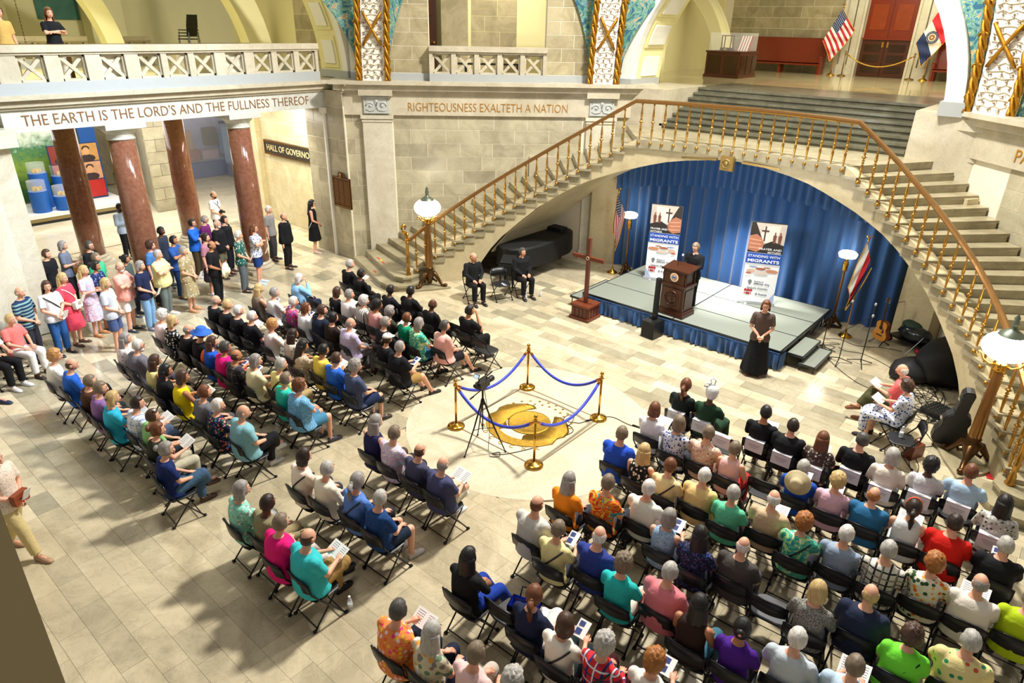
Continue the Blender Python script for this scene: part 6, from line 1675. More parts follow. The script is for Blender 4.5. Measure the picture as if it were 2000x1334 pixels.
def person(loc, rz, label, top, pat, hair, skin, bottom, sl, kind='sit', arms='lap', legs='flat', yaw=0.0, cat='person', group=None, heavy=0, shoe=None, pitch=-.1, scale=1.0, extra=(), dress=False):
    hs = hair.split(); style = hs[0]; hc = hs[-1]
    if style == 'bald' and hc == 'ginger': hc = 'ginger'
    fem = style in ('bob', 'long', 'curly', 'pony', 'bun', 'wrap') or 'f' in extra
    t = empty('person', loc, rz, label=label, cat='person', group=group); t.scale = (scale,) * 3
    PLABELS.append(label)
    J = skeleton(kind, arms, legs, fem)
    b = put('body', body_mesh(kind, arms, legs, yaw, fem, pitch), t)
    for i, m in enumerate((skinmat(skin), LIP[skin], EYE, EYEW)): setm(b, i, m)
    F = fabric(top, pat)
    o = shirt_o = put('shirt', shirt_mesh(kind, arms, fem, sl, heavy), t); setm(o, 0, F)
    bt, bc = bottom.split(); 
    o = put({'pants': 'trousers', 'shorts': 'shorts', 'skirt': 'skirt'}[bt], pants_mesh(kind, legs, fem, bt, 'long' in extra), t); setm(o, 0, F if dress else fabric(bc, '-'))
    sc = shoe or R.choice(['1a1a1c', '2c2420', 'dcdcdc', '4a3222', '3a3c44', '1c1c20'])
    for s in (-1, 1):
        o = put('shoe', shoe_mesh(kind, legs, s, fem), t); setm(o, 0, mat('shoe_' + sc, sc, .5))
    h = J['head']; hm = {'cap': 'brown', 'hat': 'darkbrown', 'wrap': 'black'}.get(style) or (hc if hc in HAIRC else 'brown')
    o = put('hair', hair_mesh(style), t, h); o.rotation_euler = (pitch, 0, yaw); o.scale = (1.0, 1.0, 1.0) if style == 'bald' else (1.09, 1.05, 1.03); setm(o, 0, hairmat(hm))
    def onhead(name, mb, m, smooth=True):
        me = mb.mesh(name, smooth, [m]); q_ = put(name, me, t, h); q_.rotation_euler = (pitch, 0, yaw); return q_
    if style == 'cap':
        mb = MB(); mb.ell((0, 0, .045), (.095, .112, .09), 20, 12, lambda d: 1 if d.z > -.1 else .7); mb.ring_loft([[(.07 * math.cos(a), .08 + .085 * math.sin(a), z) for a in [PI * k / 8 for k in range(9)]] for z in (.05, .058)]); onhead('cap', mb, mat('cap_white_cloth', 'ece6dc', .8))
        mb = MB(); mb.tube([(0, -.11, 0), (.0, -.15, -.04), (0, -.14, -.13)], [.025, .03, .01], 8); onhead('ponytail', mb, hairmat('darkbrown'))
    if style == 'hat' or 'bluehat' in extra:
        mb = MB(); mb.lathe([(.2, .02), (.2, .028), (.1, .05), (.095, .12), (.06, .145), (0, .15)], n=24); onhead('sun_hat', mb, mat('blue_hat', '2a66c8', .8))
    if 'tanhat' in extra:
        mb = MB(); mb.lathe([(.19, .0), (.17, .03), (.1, .04), (.09, .11), (.05, .135), (0, .13)], n=28, cap=False); q_ = onhead('tan_hat', mb, mat('tan_straw', 'cdbd94', .8)); q_.location = (h[0], h[1] - .16, h[2] - .18); q_.rotation_euler = (1.35, 0, 0)
    if style == 'wrap':
        wm = mat('wrap_white', 'e6e8e6', .7); mb = MB(); mb.ell((0, -.02, .045), (.105, .12, .14), 24, 16, lambda d: 1 + .05 * math.sin(d.x * 20 + d.z * 8)); mb.tube([(-.02, -.02, .17), (-.05, -.03, .25), (0, -.03, .29), (.04, -.02, .24), (.02, -.02, .17)], .014, 6)
        mb.tube([(-.04, -.02, .17), (-.11, -.05, .2), (-.13, -.06, .14), (-.08, -.05, .13)], .018, 6); onhead('head_wrap', mb, wm)
    if 'headband' in extra:
        mb = MB(); mb.tube([(.09 * math.cos(a), .01, .01 + .135 * math.sin(a)) for a in [PI * k / 10 for k in range(11)]], .014, 6); onhead('headband', mb, mat('coral_band', 'e0603c', .7))
    if 'flower' in extra or 'clip' in extra or 'claw' in extra:
        c_ = {'flower': ((.06, .02, .13), 'f0efe8'), 'clip': ((.05, -.1, .02), '3a2a20'), 'claw': ((0, -.16, .03), 'd8906c')}[[e for e in extra if e in ('flower', 'clip', 'claw')][0]]
        mb = MB(); mb.ell(c_[0], (.022, .022, .018), 8, 6); onhead('hair_clip', mb, mat('clip_' + c_[1], c_[1], .5))
    if 'glasses' in extra:
        mb = MB()
        for s in (-1, 1):
            mb.tube([(s * .032 + .02 * math.cos(a), .1, .012 + .016 * math.sin(a)) for a in [PI * k / 5 for k in range(11)]], .0025, 4); mb.tube([(s * .05, .1, .016), (s * .078, .06, .016), (s * .082, -.01, .012)], .0025, 4)
        mb.tube([(-.012, .102, .014), (.012, .102, .014)], .0025, 4); onhead('glasses', mb, BLACKP)
    if 'beard' in extra:
        mb = MB(); mb.ell((0, .045, -.075), (.058, .055, .05), 14, 10, lambda d: 1 + .08 * noise.noise(d * 8)); onhead('beard', mb, hairmat('white' if hc in ('white', 'silver', 'grey') else hc))
    zt = 1.0 if kind == 'sit' else 1.375; yb = -.085 if kind == 'sit' else -.01
    if 'collar' in extra:
        mb = MB(); mb.box((0, yb + .085, zt + .055), (.04, .012, .03)); put('clerical_collar', mb.mesh('clerical_collar', False, [mat('collar_white', 'f2f2f0', .6)]), shirt_o)
    if 'strap' in extra or 'bag' in extra or 'whitebag' in extra:
        cm = mat('strap_black', '17181c', .6) if 'whitebag' not in extra else mat('strap_cream', 'efe8da', .6)
        T = J['torso']; mb = MB(); pts = []
        for k in range(25):
            a = 2 * PI * k / 24; x = .75 * math.cos(a)
            z = zt + .02 - .38 * (1 - math.cos(a)) / 2
            rx, ry = .2, .15
            pts.append((rx * math.cos(a) * .82, yb + ry * math.sin(a) * 1.0, z))
        mb.tube(pts, .012, 5); put('bag_strap', mb.mesh('bag_strap', True, [cm]), t)
    if 'whitebag' in extra or 'tanbag' in extra or 'brownbag' in extra:
        c_ = 'efe6d6' if 'whitebag' in extra else ('a8682c' if 'tanbag' in extra else '8a3c1c')
        mb = MB(); z0 = 1.0 if kind != 'sit' else .62
        mb.ring_loft([[(s_ * .12, .16, z), (s_ * .12, .24, z), (-s_ * .12, .24, z), (-s_ * .12, .16, z)] for s_, z in ((.9, z0 - .1), (1, z0 - .02), (.95, z0 + .06))]); put('shoulder_bag', mb.mesh('shoulder_bag', False, [mat('bag_' + c_, c_, .45)]), t)
    if pat == 'print':
        mb = MB()
        for k in range(4): mb.box((.0, yb - .135 + k * .0, zt - .12 - k * .03), (.15 - .02 * (k % 2), .006, .012))
        put('back_print', mb.mesh('back_print', False, [mat('collar_white', '')]), shirt_o)
    if pat == 'logo':
        mb = MB(); mb.tube([(.05 * math.cos(a), yb - .128, zt - .16 + .05 * math.sin(a)) for a in [PI * k / 8 for k in range(17)]], .01, 5, False); put('back_logo', mb.mesh('back_logo', False, [mat('collar_white', '')]), shirt_o)
        mb = MB(); mb.lathe([(.035, -.004), (.035, .004)], n=14); mb.v = [(v[0], yb - .128 + v[2], zt - .16 + v[1]) for v in mb.v]; put('logo_disc', mb.mesh('logo_disc', False, [mat('logo_blue', '2c58a8', .6)]), shirt_o)
    if 'tie' in extra:
        mb = MB(); mb.prism([(-.018, zt + .03), (.018, zt + .03), (.028, zt - .3), (0, zt - .35), (-.028, zt - .3)], -.004, .004); mb.v = [(v[0], yb + .135 + v[2], v[1]) for v in mb.v]; put('necktie', mb.mesh('necktie', False, [mat('tie_navy', '1a2a6c', .6)]), shirt_o)
    if 'brace' in extra:
        mb = MB(); mb.tube([(.12, .36, .53), (.12, .375, .4)], .07, 12); put('knee_brace', mb.mesh('knee_brace', True, [fabric('2a2a2c', 'stripe')]), t)
    if 'backpack' in extra:
        mb = MB(); mb.ell((-.2, -.1, .82), (.1, .12, .2), 14, 10); put('backpack', mb.mesh('backpack', True, [mat('orange_pack', 'e0581c', .7)]), t)
    return t
def booklet(P, rz, label, tilt=.5, w=.2, open_=True, z=None):
    t = empty('programme_booklet', P, rz, label=label, cat='booklet')
    for s in ((-1, 1) if open_ else (1,)):
        mb = MB(); mb.box((s * w * .37 if open_ else 0, 0, 0), (w * .74, .2, .004), ry=-s * .12); pg = mb.build('page', mat('booklet_paper', 'f2f0ec', .6), t); pg.rotation_euler = (tilt, 0, 0)
        mb = MB()
        if open_:
            for k in range(6): mb.box((s * w * .37, .07 - k * .026, .004), (w * .5, .004, .001), ry=-s * .12)
        else: mb.box((0, -.04, .003), (w * .6, .07, .001)); mb.box((0, .05, .003), (w * .55, .06, .001))
        o = mb.build('printed_lines' if open_ else 'cover_print', mat('print_ink', '9a9aa6', .6) if open_ else mat('print_cover', '34427c', .6), pg)
    return t

# ---------------------------------------------------------------- folding chair
CHM = mat('chair_black_steel', '15161a', .32, .4)
CHP = mat('chair_black_vinyl', '1b1d21', .42)
def chair_parts():
    P = {}
    mb = MB(); mb.ring_loft([[(s_ * x, y_ * s2, z) for x, y_ in ((.2, -.17), (.21, .0), (.19, .16), (.12, .21), (-.12, .21), (-.19, .16), (-.21, .0), (-.2, -.17), (-.12, -.2), (.12, -.2))] for s_, s2, z in ((.94, .94, .425), (1, 1, .435), (1, 1, .448), (.93, .93, .456))]); P['seat'] = mb.mesh('seat', False, [CHP])
    mb = MB(); rg = []
    for k in range(9):
        x = -.2 + .4 * k / 8; y_ = -.235 - .035 * (1 - (x / .2) ** 2); zl = .6 + .02 * (x / .2) ** 2; zt_ = .8 - .05 * abs(x / .2) ** 5
        rg.append([(x, y_ - .008, zl), (x, y_ - .025, zt_), (x, y_ - .005, zt_ + .004), (x, y_ + .01, zl)])
    mb.ring_loft(rg); P['backrest'] = mb.mesh('backrest', True, [CHP])
    fl = []
    for s in (-1, 1):
        mb = MB(); mb.tube([(s * .205, -.255, .77), (s * .21, -.22, .6), (s * .215, -.1, .43), (s * .215, .21, .012)], .012, 6); mb.box((s * .215, .215, .012), (.035, .04, .024)); fl.append(mb.mesh('leg', True, [CHM]))
        mb = MB(); mb.tube([(s * .19, .13, .43), (s * .195, -.05, .22), (s * .2, -.23, .012)], .011, 6); mb.box((s * .2, -.235, .012), (.035, .04, .024)); fl.append(mb.mesh('leg', True, [CHM]))
    P['legs'] = fl
    mb = MB(); mb.tube([(-.215, .17, .07), (.215, .17, .07)], .009, 5); P['c1'] = mb.mesh('crossbar', False, [CHM])
    mb = MB(); mb.tube([(-.2, -.2, .05), (.2, -.2, .05)], .009, 5); P['c2'] = mb.mesh('crossbar', False, [CHM])
    mb = MB(); mb.tube([(-.205, -.25, .765), (-.16, -.285, .8), (0, -.3, .81), (.16, -.285, .8), (.205, -.25, .765)], .011, 6); P['top'] = mb.mesh('top_tube', True, [CHM])
    return P
CP = chair_parts()
def chair(P, rz, label, group):
    t = empty('folding_chair', P, rz, label=label, cat='chair', group=group); t.scale = (1.09, 1, 1)
    put('seat', CP['seat'], t); bk_ = put('backrest', CP['backrest'], t)
    for m in CP['legs']: put('leg', m, t)
    put('crossbar', CP['c1'], t); put('crossbar', CP['c2'], t); put('top_tube', CP['top'], bk_)
    return t
# x, y of the head (or the empty seat), clothing, colour, pattern, hair, skin, bottoms, sleeves
SEATED = [
 ('A1', 'left block front row', [
  (-6.87, 1.17, 'black clergy jacket', '141416', '-', 'short silver', 'p', 'pants 15151a', 'l'),
  (-6.27, 1.04, 'black suit with leather bag', '121214', '-', 'short black', 'd', 'pants 15151a', 'l'),
  (-5.81, 0.89),
  (-5.34, 0.9),
  (-4.88, 0.81, 'dark navy suit', '14171f', '-', 'short black', 'd', 'pants 15151a', 'l'),
  (-4.43, 1.03, 'charcoal black suit', '17171b', '-', 'short black', 'd', 'pants 15151a', 'l'),
  (-3.97, 0.97),
  (-3.52, 0.86, 'black jacket over hunched shoulders', '141416', '-', 'bald brown', 'd', 'pants 15151a', 'l'),
  (-3.06, 1.09),
  (-2.6, 1.09, 'black clergy shirt, hand raised to face', '151517', '-', 'short black', 'm', 'pants 141416', 's'),
  (-2.12, 0.89),
 ]),
 ('A2', 'left block second row', [
  (-7.05, -0.2, 'light blue denim shirt with arm raised', '8fc0e6', '-', 'bob white', 'p', 'pants 20263f', 'l'),
  (-6.58, -0.21),
  (-6.12, -0.21),
  (-5.65, -0.12, 'black printed volunteer shirt', '141519', 'print', 'bob brown', 'p', 'pants 222228', 's'),
  (-5.19, -0.12, 'plain white blouse', 'e8e6e2', '-', 'short grey', 'p', 'pants 33373f', 's'),
  (-4.73, -0.07, 'white and black striped top', 'e6e2da', 'stripe', 'curly white', 'p', 'pants 222228', 'l'),
  (-4.27, -0.07, 'soft pink top', 'e8a8a0', '-', 'curly black', 'm', 'pants 8a7040', 's'),
  (-3.8, -0.11, 'dark olive jacket', '3a382c', '-', 'curly grey', 'p', 'pants 222228', 'l'),
  (-3.33, -0.05, 'emerald green blouse', '0a8a64', '-', 'short auburn', 'p', 'pants 222228', 'l'),
  (-2.84, -0.15, 'green and aqua tie-dye shirt', '59c6a0', 'tie', 'bob grey', 'p', 'shorts 2c5a80', 's'),
  (-2.38, 0.13, 'pale pink shirt and black shorts', 'eeb0a6', '-', 'short darkgrey', 'p', 'shorts 1c1a20', 's'),
 ]),
 ('A3', 'left block third row', [
  (-7.04, -1.26, 'brown sleeveless top', '7a6a5c', '-', 'long blonde', 'p', 'pants 4a3d34', 'n'),
  (-6.53, -1.18, 'white tee with glasses on head', 'ece9e6', '-', 'short grey', 'p', 'pants 33373f', 's'),
  (-5.77, -1.18, 'magenta patterned blouse', 'c23a86', 'flor', 'short white', 'p', 'pants 222228', 'l'),
  (-5.31, -1.18, 'white tee beside the magenta blouse', 'e4e6ea', '-', 'bob auburn', 'p', 'pants 33373f', 's'),
  (-4.84, -1.09, 'dark navy polo', '1b2338', '-', 'short brown', 'p', 'pants 26262c', 's'),
  (-4.37, -1.15, 'black and brown top', '2a1d1a', '-', 'bun black', 'p', 'pants 26262c', 's'),
  (-3.9, -1.07, 'lavender collared shirt', 'c3b6d6', '-', 'bald grey', 'p', 'pants 6f6f74', 's'),
  (-3.43, -0.55, 'black zip vest over grey', '1b1d24', '-', 'short grey', 'p', 'pants 1a1a20', 'l'),
  (-2.84, -0.99, 'black tee with round back logo and white cap', '15161b', 'logo', 'cap white', 'p', 'pants 1a1a20', 's'),
  (-2.3, -1.13, 'black tee with round back logo and khaki shorts', '15161b', 'logo', 'short grey', 'p', 'shorts a8854e', 's'),
 ]),
 ('A4', 'left block fourth row', [
  (-7.13, -2.26, 'plain black tee, far end of row', '15161a', '-', 'bald grey', 'p', 'pants 1a1a20', 's'),
  (-6.6, -2.27, 'white-printed black tee, left of matching three', '16171c', 'print', 'short blonde', 'p', 'pants 1a1a20', 's'),
  (-6.14, -2.27, 'white-printed black tee, middle of matching three', '16171c', 'print', 'short white', 'p', 'pants 1a1a20', 's'),
  (-5.65, -2.24, 'white-printed black tee, right of matching three', '16171c', 'print', 'short white', 'p', 'pants 1a1a20', 's'),
  (-5.01, -2.16, 'loose white blouse', 'e2ddd4', '-', 'curly strawberry', 'p', 'pants 6a6f60', 'l'),
  (-4.32, -2.14, 'cream lace top', 'd6cbb8', 'flor2', 'long darkbrown', 'm', 'pants 3a3a30', 's'),
  (-3.72, -2.32, 'beige print top with rust scarf', 'b9a88c', 'flor2', 'long black', 'm', 'pants 3a3a30', 'l'),
  (-3.25, -2.18, 'butter yellow shirt', 'e8cc58', '-', 'short black', 'm', 'pants 26262c', 's'),
  (-2.78, -2.23, 'cobalt blue tee', '2a64c8', '-', 'short brown', 'p', 'pants 26262c', 's'),
  (-2.24, -2.21, 'slate blue tee and navy shorts with knee brace', '47506e', '-', 'curly grey', 'p', 'shorts 1c2c50', 's'),
 ]),
 ('A5', 'left block fifth row', [
  (-6.99, -3.47, 'pale pink knit', 'e6d0d2', '-', 'curly white', 'p', 'pants 8f8f95', 'l'),
  (-6.52, -3.48, 'black floral blouse', '17181f', 'flor3', 'bob blonde', 'p', 'pants 1a1a20', 's'),
  (-6.06, -3.4, 'plain black jacket, bald', '131417', '-', 'bald grey', 'p', 'pants 1a1a20', 'l'),
  (-5.59, -3.36, 'black suit with blue sun hat', '16171c', '-', 'hat 2a66c8', 'p', 'pants 1a1a20', 'l'),
  (-5.13, -3.38, 'royal blue shirt beside an orange backpack', '1f56c4', '-', 'long brown', 'p', 'pants 20304f', 's'),
  (-4.66, -3.36, 'hot pink shirt with black strap', 'e0187e', '-', 'bun darkgrey', 'm', 'pants c01a50', 's'),
  (-4.21, -3.4, 'dark plaid shirt', '33303a', 'plaid2', 'bald brown', 'm', 'pants 26262c', 's'),
  (-3.74, -3.28, 'pale cream-yellow tee', 'efe9bc', '-', 'bob grey', 'p', 'pants 9a8f70', 's'),
  (-3.27, -3.06, 'light yellow vest with black strap', 'ead98a', '-', 'short silver', 'p', 'pants b8a070', 's'),
  (-2.8, -3.27, 'aqua green tee', '2fc0a8', '-', 'short greybrown', 'p', 'pants 28707a', 's'),
  (-2.33, -3.29, 'light blue patterned blouse and denim shorts', '6fb2dc', 'paisley', 'curly auburn', 'p', 'shorts 4a86a8', 's'),
 ]),
 ('A6', 'left block sixth row', [
  (-6.39, -4.45, 'white lace blouse', 'ddd2cc', 'flor2', 'long grey', 'p', 'pants 8f8f95', 's'),
  (-5.93, -4.41, 'grey waistcoat and white beard', '6f6b74', '-', 'short white', 'p', 'pants 5a565e', 'l'),
  (-5.13, -4.46, 'pale yellow sundress', 'ecdf92', '-', 'long brown', 'm', 'pants 8c8050', 'n'),
  (-4.57, -4.52, 'black top, long black-haired', '141417', '-', 'long black', 'm', 'pants 1a1a20', 's'),
  (-4.11, -4.44, 'bright yellow sleeveless top', 'f2d418', '-', 'bob brown', 'm', 'pants 26262c', 'n'),
  (-3.3, -4.46, 'mid grey tee', '6b6c74', '-', 'short auburn', 'p', 'pants 55555c', 's'),
  (-2.8, -4.5, 'dark blouse with bright flowers', '1d2440', 'flor', 'short white', 'p', 'pants 5a6a90', 's'),
  (-2.25, -4.37, 'pale teal polo and black trousers', '7fb2bc', '-', 'bald grey', 'p', 'pants 141418', 's'),
 ]),
 ('A7', 'left block back row', [
  (-6.51, -5.61, 'white blouse at far end', 'ece8e4', '-', 'curly strawberry', 'p', 'pants 8f8f95', 's'),
  (-5.98, -5.53, 'medium blue shirt, legs crossed', '2460c4', '-', 'bald brown', 'p', 'pants 1a1d24', 's'),
  (-5.14, -5.54, 'dark brown tee', '4a2e1e', '-', 'short greybrown', 'p', 'pants 1f2a2c', 's'),
  (-4.67, -5.54, 'mauve purple tee', '8a66a0', '-', 'short greybrown', 'p', 'pants 3a3040', 's'),
  (-4.21, -5.53, 'turquoise tee with hair clip', '2fb0d0', '-', 'bob blonde', 'p', 'pants 2b6a88', 's'),
  (-3.74, -5.34, 'white and blue checked shirt', 'dbe2ee', 'plaid', 'short darkbrown', 'p', 'pants 50607a', 's'),
  (-3.28, -5.32, 'sage green tee', '86bb78', '-', 'short brown', 'p', 'pants 25303a', 's'),
  (-2.81, -5.45, 'dark green vest', '2c3026', '-', 'bun auburn', 'p', 'pants c9c2a8', 'n'),
  (-2.19, -5.6, 'navy tee and blue jeans', '16285e', '-', 'bun grey', 'p', 'pants 3f5c78', 's'),
 ]),
 ('B1', 'centre group front row', [
  (-0.51, -3.15, 'navy sleeveless top', '23234f', '-', 'long grey', 'p', 'pants 4a4030', 'n'),
  (-0.05, -3.17, 'pastel abstract shirt', 'dcd6dc', 'tie2', 'short greybrown', 'p', 'pants 2a2a30', 's'),
  (0.49, -3.16, 'dusty slate shirt, bald', '45465e', '-', 'bald brown', 'p', 'pants 2a2a30', 's'),
  (0.98, -3.17, 'slate polo and white shorts, leg crossed', '45486a', '-', 'bald grey', 'p', 'shorts cfc4a8', 's'),
 ]),
 ('B2', 'centre group second row', [
  (-0.54, -4.41, 'blush blouse with brown strap', 'efd9c8', '-', 'bob darkbrown', 'p', 'pants 3a3a44', 's'),
  (-0.08, -4.35, 'cream cardigan', 'e9e2cc', '-', 'short silver', 'p', 'pants 5a5a66', 'l'),
  (0.48, -4.26, 'periwinkle blue tee with strap', '5a82cc', '-', 'pony grey', 'p', 'pants 2a2a30', 's'),
  (0.94, -4.26, 'deep blue patterned shirt and navy shorts', '16386e', 'paisley2', 'short silver', 'p', 'shorts 1d2c40', 's'),
 ]),
 ('B3', 'centre group back row', [
  (-0.49, -5.39, 'mint patterned blouse', '8fd6c0', 'flor2', 'bob grey', 'p', 'pants d0d0cc', 'l'),
  (-0.02, -5.3, 'olive tan blazer', '8b8262', '-', 'short darkbrown', 'd', 'pants 9c8c68', 'l'),
  (0.46, -5.41, 'hot pink top', 'e01674', '-', 'short greybrown', 'p', 'pants e8e0d8', 's'),
  (0.93, -5.34, 'turquoise polo and khaki trousers', '38bcc0', '-', 'bald brown', 'p', 'pants a8864e', 's'),
 ]),
 ('C1', 'right block front row', [
  (2.46, 1.22, 'black top with red collar', '17201f', '-', 'pony auburn', 'p', 'pants 1a1a20', 's'),
  (2.93, 1.22, 'dark green dress and white head wrap', '23402c', '-', 'wrap white', 'd', 'skirt 23402c', 's'),
  (3.39, 0.86),
  (3.85, 1.28, 'black suit, dark-haired', '15161b', '-', 'short black', 'm', 'pants 1a1a20', 'l'),
  (4.32, 1.2, 'charcoal suit beside long auburn hair', '1a1b1f', '-', 'short darkbrown', 'p', 'pants 1a1a20', 'l'),
  (4.79, 1.17, 'patterned blouse under very long auburn hair', '4a3a34', 'flor2', 'long auburn', 'p', 'pants 222228', 's'),
  (5.26, 1.47, 'black suit, head turned left', '17181c', '-', 'short darkgrey', 'p', 'pants 1a1a20', 'l'),
  (5.72, 1.33, 'cream sweater with silver bob', 'e6dccb', '-', 'bob silver', 'p', 'pants 8f8f95', 'l'),
  (6.19, 1.53, 'white shirt with fine dots', 'd5d5d8', 'dots', 'curly black', 'd', 'pants 33373f', 's'),
  (6.66, 1.66, 'pale blue shirt with glasses', 'aac6dc', '-', 'short auburn', 'p', 'pants 33373f', 's'),
  (7.13, 1.18, 'white and grey camouflage top', 'c2c2b8', 'flor4', 'long black', 'm', 'pants 33373f', 'l'),
 ]),
 ('C2', 'right block second row', [
  (2.44, 0.19, 'plain white sweater', 'e6e3e2', '-', 'bob auburn', 'p', 'pants 8f8f95', 'l'),
  (2.97, 0.01, 'blue and white floral blouse', 'd8dbe6', 'flor5', 'bob greybrown', 'p', 'pants 33373f', 'l'),
  (3.44, 0.07, 'peach leaf-print shirt', 'dcb8a2', 'flor6', 'short greybrown', 'p', 'pants 6a5a4a', 's'),
  (3.9, 0.01, 'pink sleeveless blouse', 'e9b4b0', '-', 'short greybrown', 'p', 'pants b02a28', 'n'),
  (4.37, 0.13),
  (4.83, 0.23, 'royal blue shirt with tan hat on back', '1c4fb0', '-', 'short silver', 'p', 'pants 26262c', 's'),
  (5.3, 0.21, 'rose pink sweater', 'dcb0c0', '-', 'curly blonde', 'p', 'pants 8a6a70', 'l'),
  (5.77, 0.24, 'teal blue polo with tiny red mark', '2c6a96', '-', 'bald ginger', 'p', 'pants 26262c', 's'),
  (6.24, 0.24, 'pale sleeveless top with coral headband', 'd5dcdc', '-', 'pony darkbrown', 'p', 'pants d5dcdc', 'n'),
  (6.71, 0.24, 'bright red shirt', 'cc1c12', '-', 'short darkbrown', 'p', 'pants 5a1414', 's'),
  (7.26, 0.24, 'black polo, broad-shouldered', '17181c', '-', 'short silver', 'p', 'pants 1a1a20', 's'),
 ]),
 ('C3', 'right block third row', [
  (2.47, -0.85, 'cobalt polo', '2450c4', '-', 'short greybrown', 'p', 'pants 26262c', 's'),
  (2.94, -0.98, 'black and cream leaf-print top', '1e1d1c', 'flor3', 'long blonde', 'p', 'pants 26262c', 'n'),
  (3.4, -1.04, 'pale yellow tee with thin strap', 'ecd49a', '-', 'short auburn', 'p', 'pants 26262c', 's'),
  (3.87, -0.92, 'sandy yellow polo', 'e3c382', '-', 'short white', 'p', 'pants 8a7a50', 's'),
  (4.34, -1.03, 'mint green tee', '62c69c', '-', 'short silver', 'p', 'pants 26262c', 's'),
  (4.8, -0.81, 'tan beige shirt', 'cbae8c', '-', 'bald white', 'p', 'pants 2c4460', 's'),
  (5.27, -1.02, 'green and blue swirl blouse with black strap', '7fc0a0', 'tie', 'curly ginger', 'p', 'pants 26262c', 's'),
  (5.74, -0.87, 'powder blue shirt', '92a2b8', '-', 'short white', 'p', 'pants 5a6068', 'l'),
  (6.21, -0.86, 'black and white plaid shirt', 'd5cfc2', 'plaid3', 'short silver', 'p', 'pants 26262c', 's'),
  (6.67, -0.73, 'white blouse with orange flowers', 'e6dfca', 'flor7', 'curly ginger', 'p', 'pants 26262c', 's'),
  (7.14, -0.71, 'off-white polo', 'e6ddd0', '-', 'bald grey', 'p', 'pants 8f8f95', 's'),
  (7.61, -0.6, 'lime yellow tee', 'b0c81c', '-', 'short greybrown', 'p', 'pants 8f8f95', 's'),
 ]),
 ('C4', 'right block fourth row', [
  (2.53, -2.27, 'orange tee under long grey hair', 'ef8a1c', '-', 'long grey', 'p', 'pants 33373f', 's'),
  (3.0, -2.03, 'orange and teal painted blouse', 'e88a2c', 'tie3', 'short greybrown', 'p', 'pants 33373f', 's'),
  (3.46, -1.74, 'off-white shirt with brown belt', 'dcdcce', '-', 'short white', 'p', 'pants 6a5a54', 's'),
  (3.93, -2.03, 'blue paisley sleeveless top', '9fb8d0', 'paisley', 'bob grey', 'p', 'pants 33373f', 'n'),
  (4.39, -2.1, 'dark sequinned top, long black hair', '20243c', 'flor4b', 'long black', 'm', 'pants 1a1a20', 's'),
  (4.86, -1.9, 'charcoal grey shirt', '4a4642', '-', 'bald white', 'p', 'pants 55505a', 's'),
  (5.32, -2.09),
  (5.79, -2.07, 'houndstooth jacket', '8f8c84', 'dots2', 'bob blonde', 'p', 'pants 26262c', 'l'),
  (6.25, -1.75, 'dark navy jacket', '242c44', '-', 'bald blonde', 'p', 'pants 1a1a20', 'l'),
  (6.73, -2.01, 'neon green tee with brown strap', '76e03c', '-', 'curly brown', 'p', 'pants 33373f', 's'),
  (7.2, -1.76, 'cream shirt with green palm trees', 'e6d694', 'palm', 'short silver', 'p', 'pants 33373f', 's'),
 ]),
 ('C5', 'right block fifth row', [
  (2.56, -3.02, 'light grey polo', 'c9c6be', '-', 'bald auburn', 'p', 'pants 33373f', 's'),
  (3.03, -3.18, 'pale yellow shirt with thick black strap', 'e9dd9c', '-', 'short greybrown', 'p', 'pants 33373f', 's'),
  (3.5, -2.98, 'indigo tee', '2c3c88', '-', 'bald white', 'p', 'pants 1f2c4a', 's'),
  (3.96, -3.16, 'turquoise blouse', '28b8b4', '-', 'curly greybrown', 'p', 'pants d8cfc0', 's'),
  (4.43, -2.93, 'dusty pink polo', 'd87c84', '-', 'short silver', 'p', 'pants 26262c', 's'),
  (4.9, -3.15, 'dark brown top, very long dark hair', '2c1a12', '-', 'long black', 'm', 'pants 3a6a7a', 'n'),
  (5.37, -3.1, 'deep purple tee with hair claw', '4a1c86', '-', 'bun black', 'm', 'pants 1a1a20', 's'),
  (5.86, -2.89, 'pale grey-blue shirt', 'c0cad0', '-', 'short white', 'p', 'pants 8f8f95', 's'),
  (6.4, -2.82, 'light blue shirt, reading a leaflet', 'bcd4e6', '-', 'short greybrown', 'p', 'pants 33373f', 's'),
 ]),
 ('C6', 'right block sixth row', [
  (2.56, -4.28, 'black jacket over blue', '16181a', '-', 'long black', 'm', 'pants 1c3c9c', 'l'),
  (3.03, -4.24),
  (3.49, -4.22, 'navy tee and white trousers', '1b2440', '-', 'pony auburn', 'p', 'pants e8e4dc', 's'),
  (3.96, -4.29, 'ivory shirt with black strap', 'ece6d8', '-', 'bob brown', 'p', 'pants 1c2c2c', 's'),
  (4.43, -4.25, 'red plaid shirt with navy strap', 'd02c34', 'plaid4', 'curly silver', 'p', 'pants 3c0c14', 'l'),
  (4.9, -4.09, 'cream top, reading a white sheet', 'ede6da', '-', 'curly ginger', 'p', 'pants 33373f', 's'),
 ]),
 ('C7', 'right block nearest row', [
  (2.58, -5.36, 'orange and pink floral shirt', 'f08a4c', 'flor8', 'short darkgrey', 'p', 'pants 1c2434', 's'),
  (3.04, -5.3, 'cream and green floral shirt', 'cfc6a8', 'flor9', 'long silver', 'p', 'pants 20243a', 's'),
  (3.55, -5.2, 'light pink tee', 'f0c8c4', '-', 'short greybrown', 'p', 'pants cfc0b0', 's'),
  (4.02, -5.19, 'grey cardigan at the frame edge', '9a948a', '-', 'curly silver', 'p', 'pants 33373f', 'l'),
 ]),
]
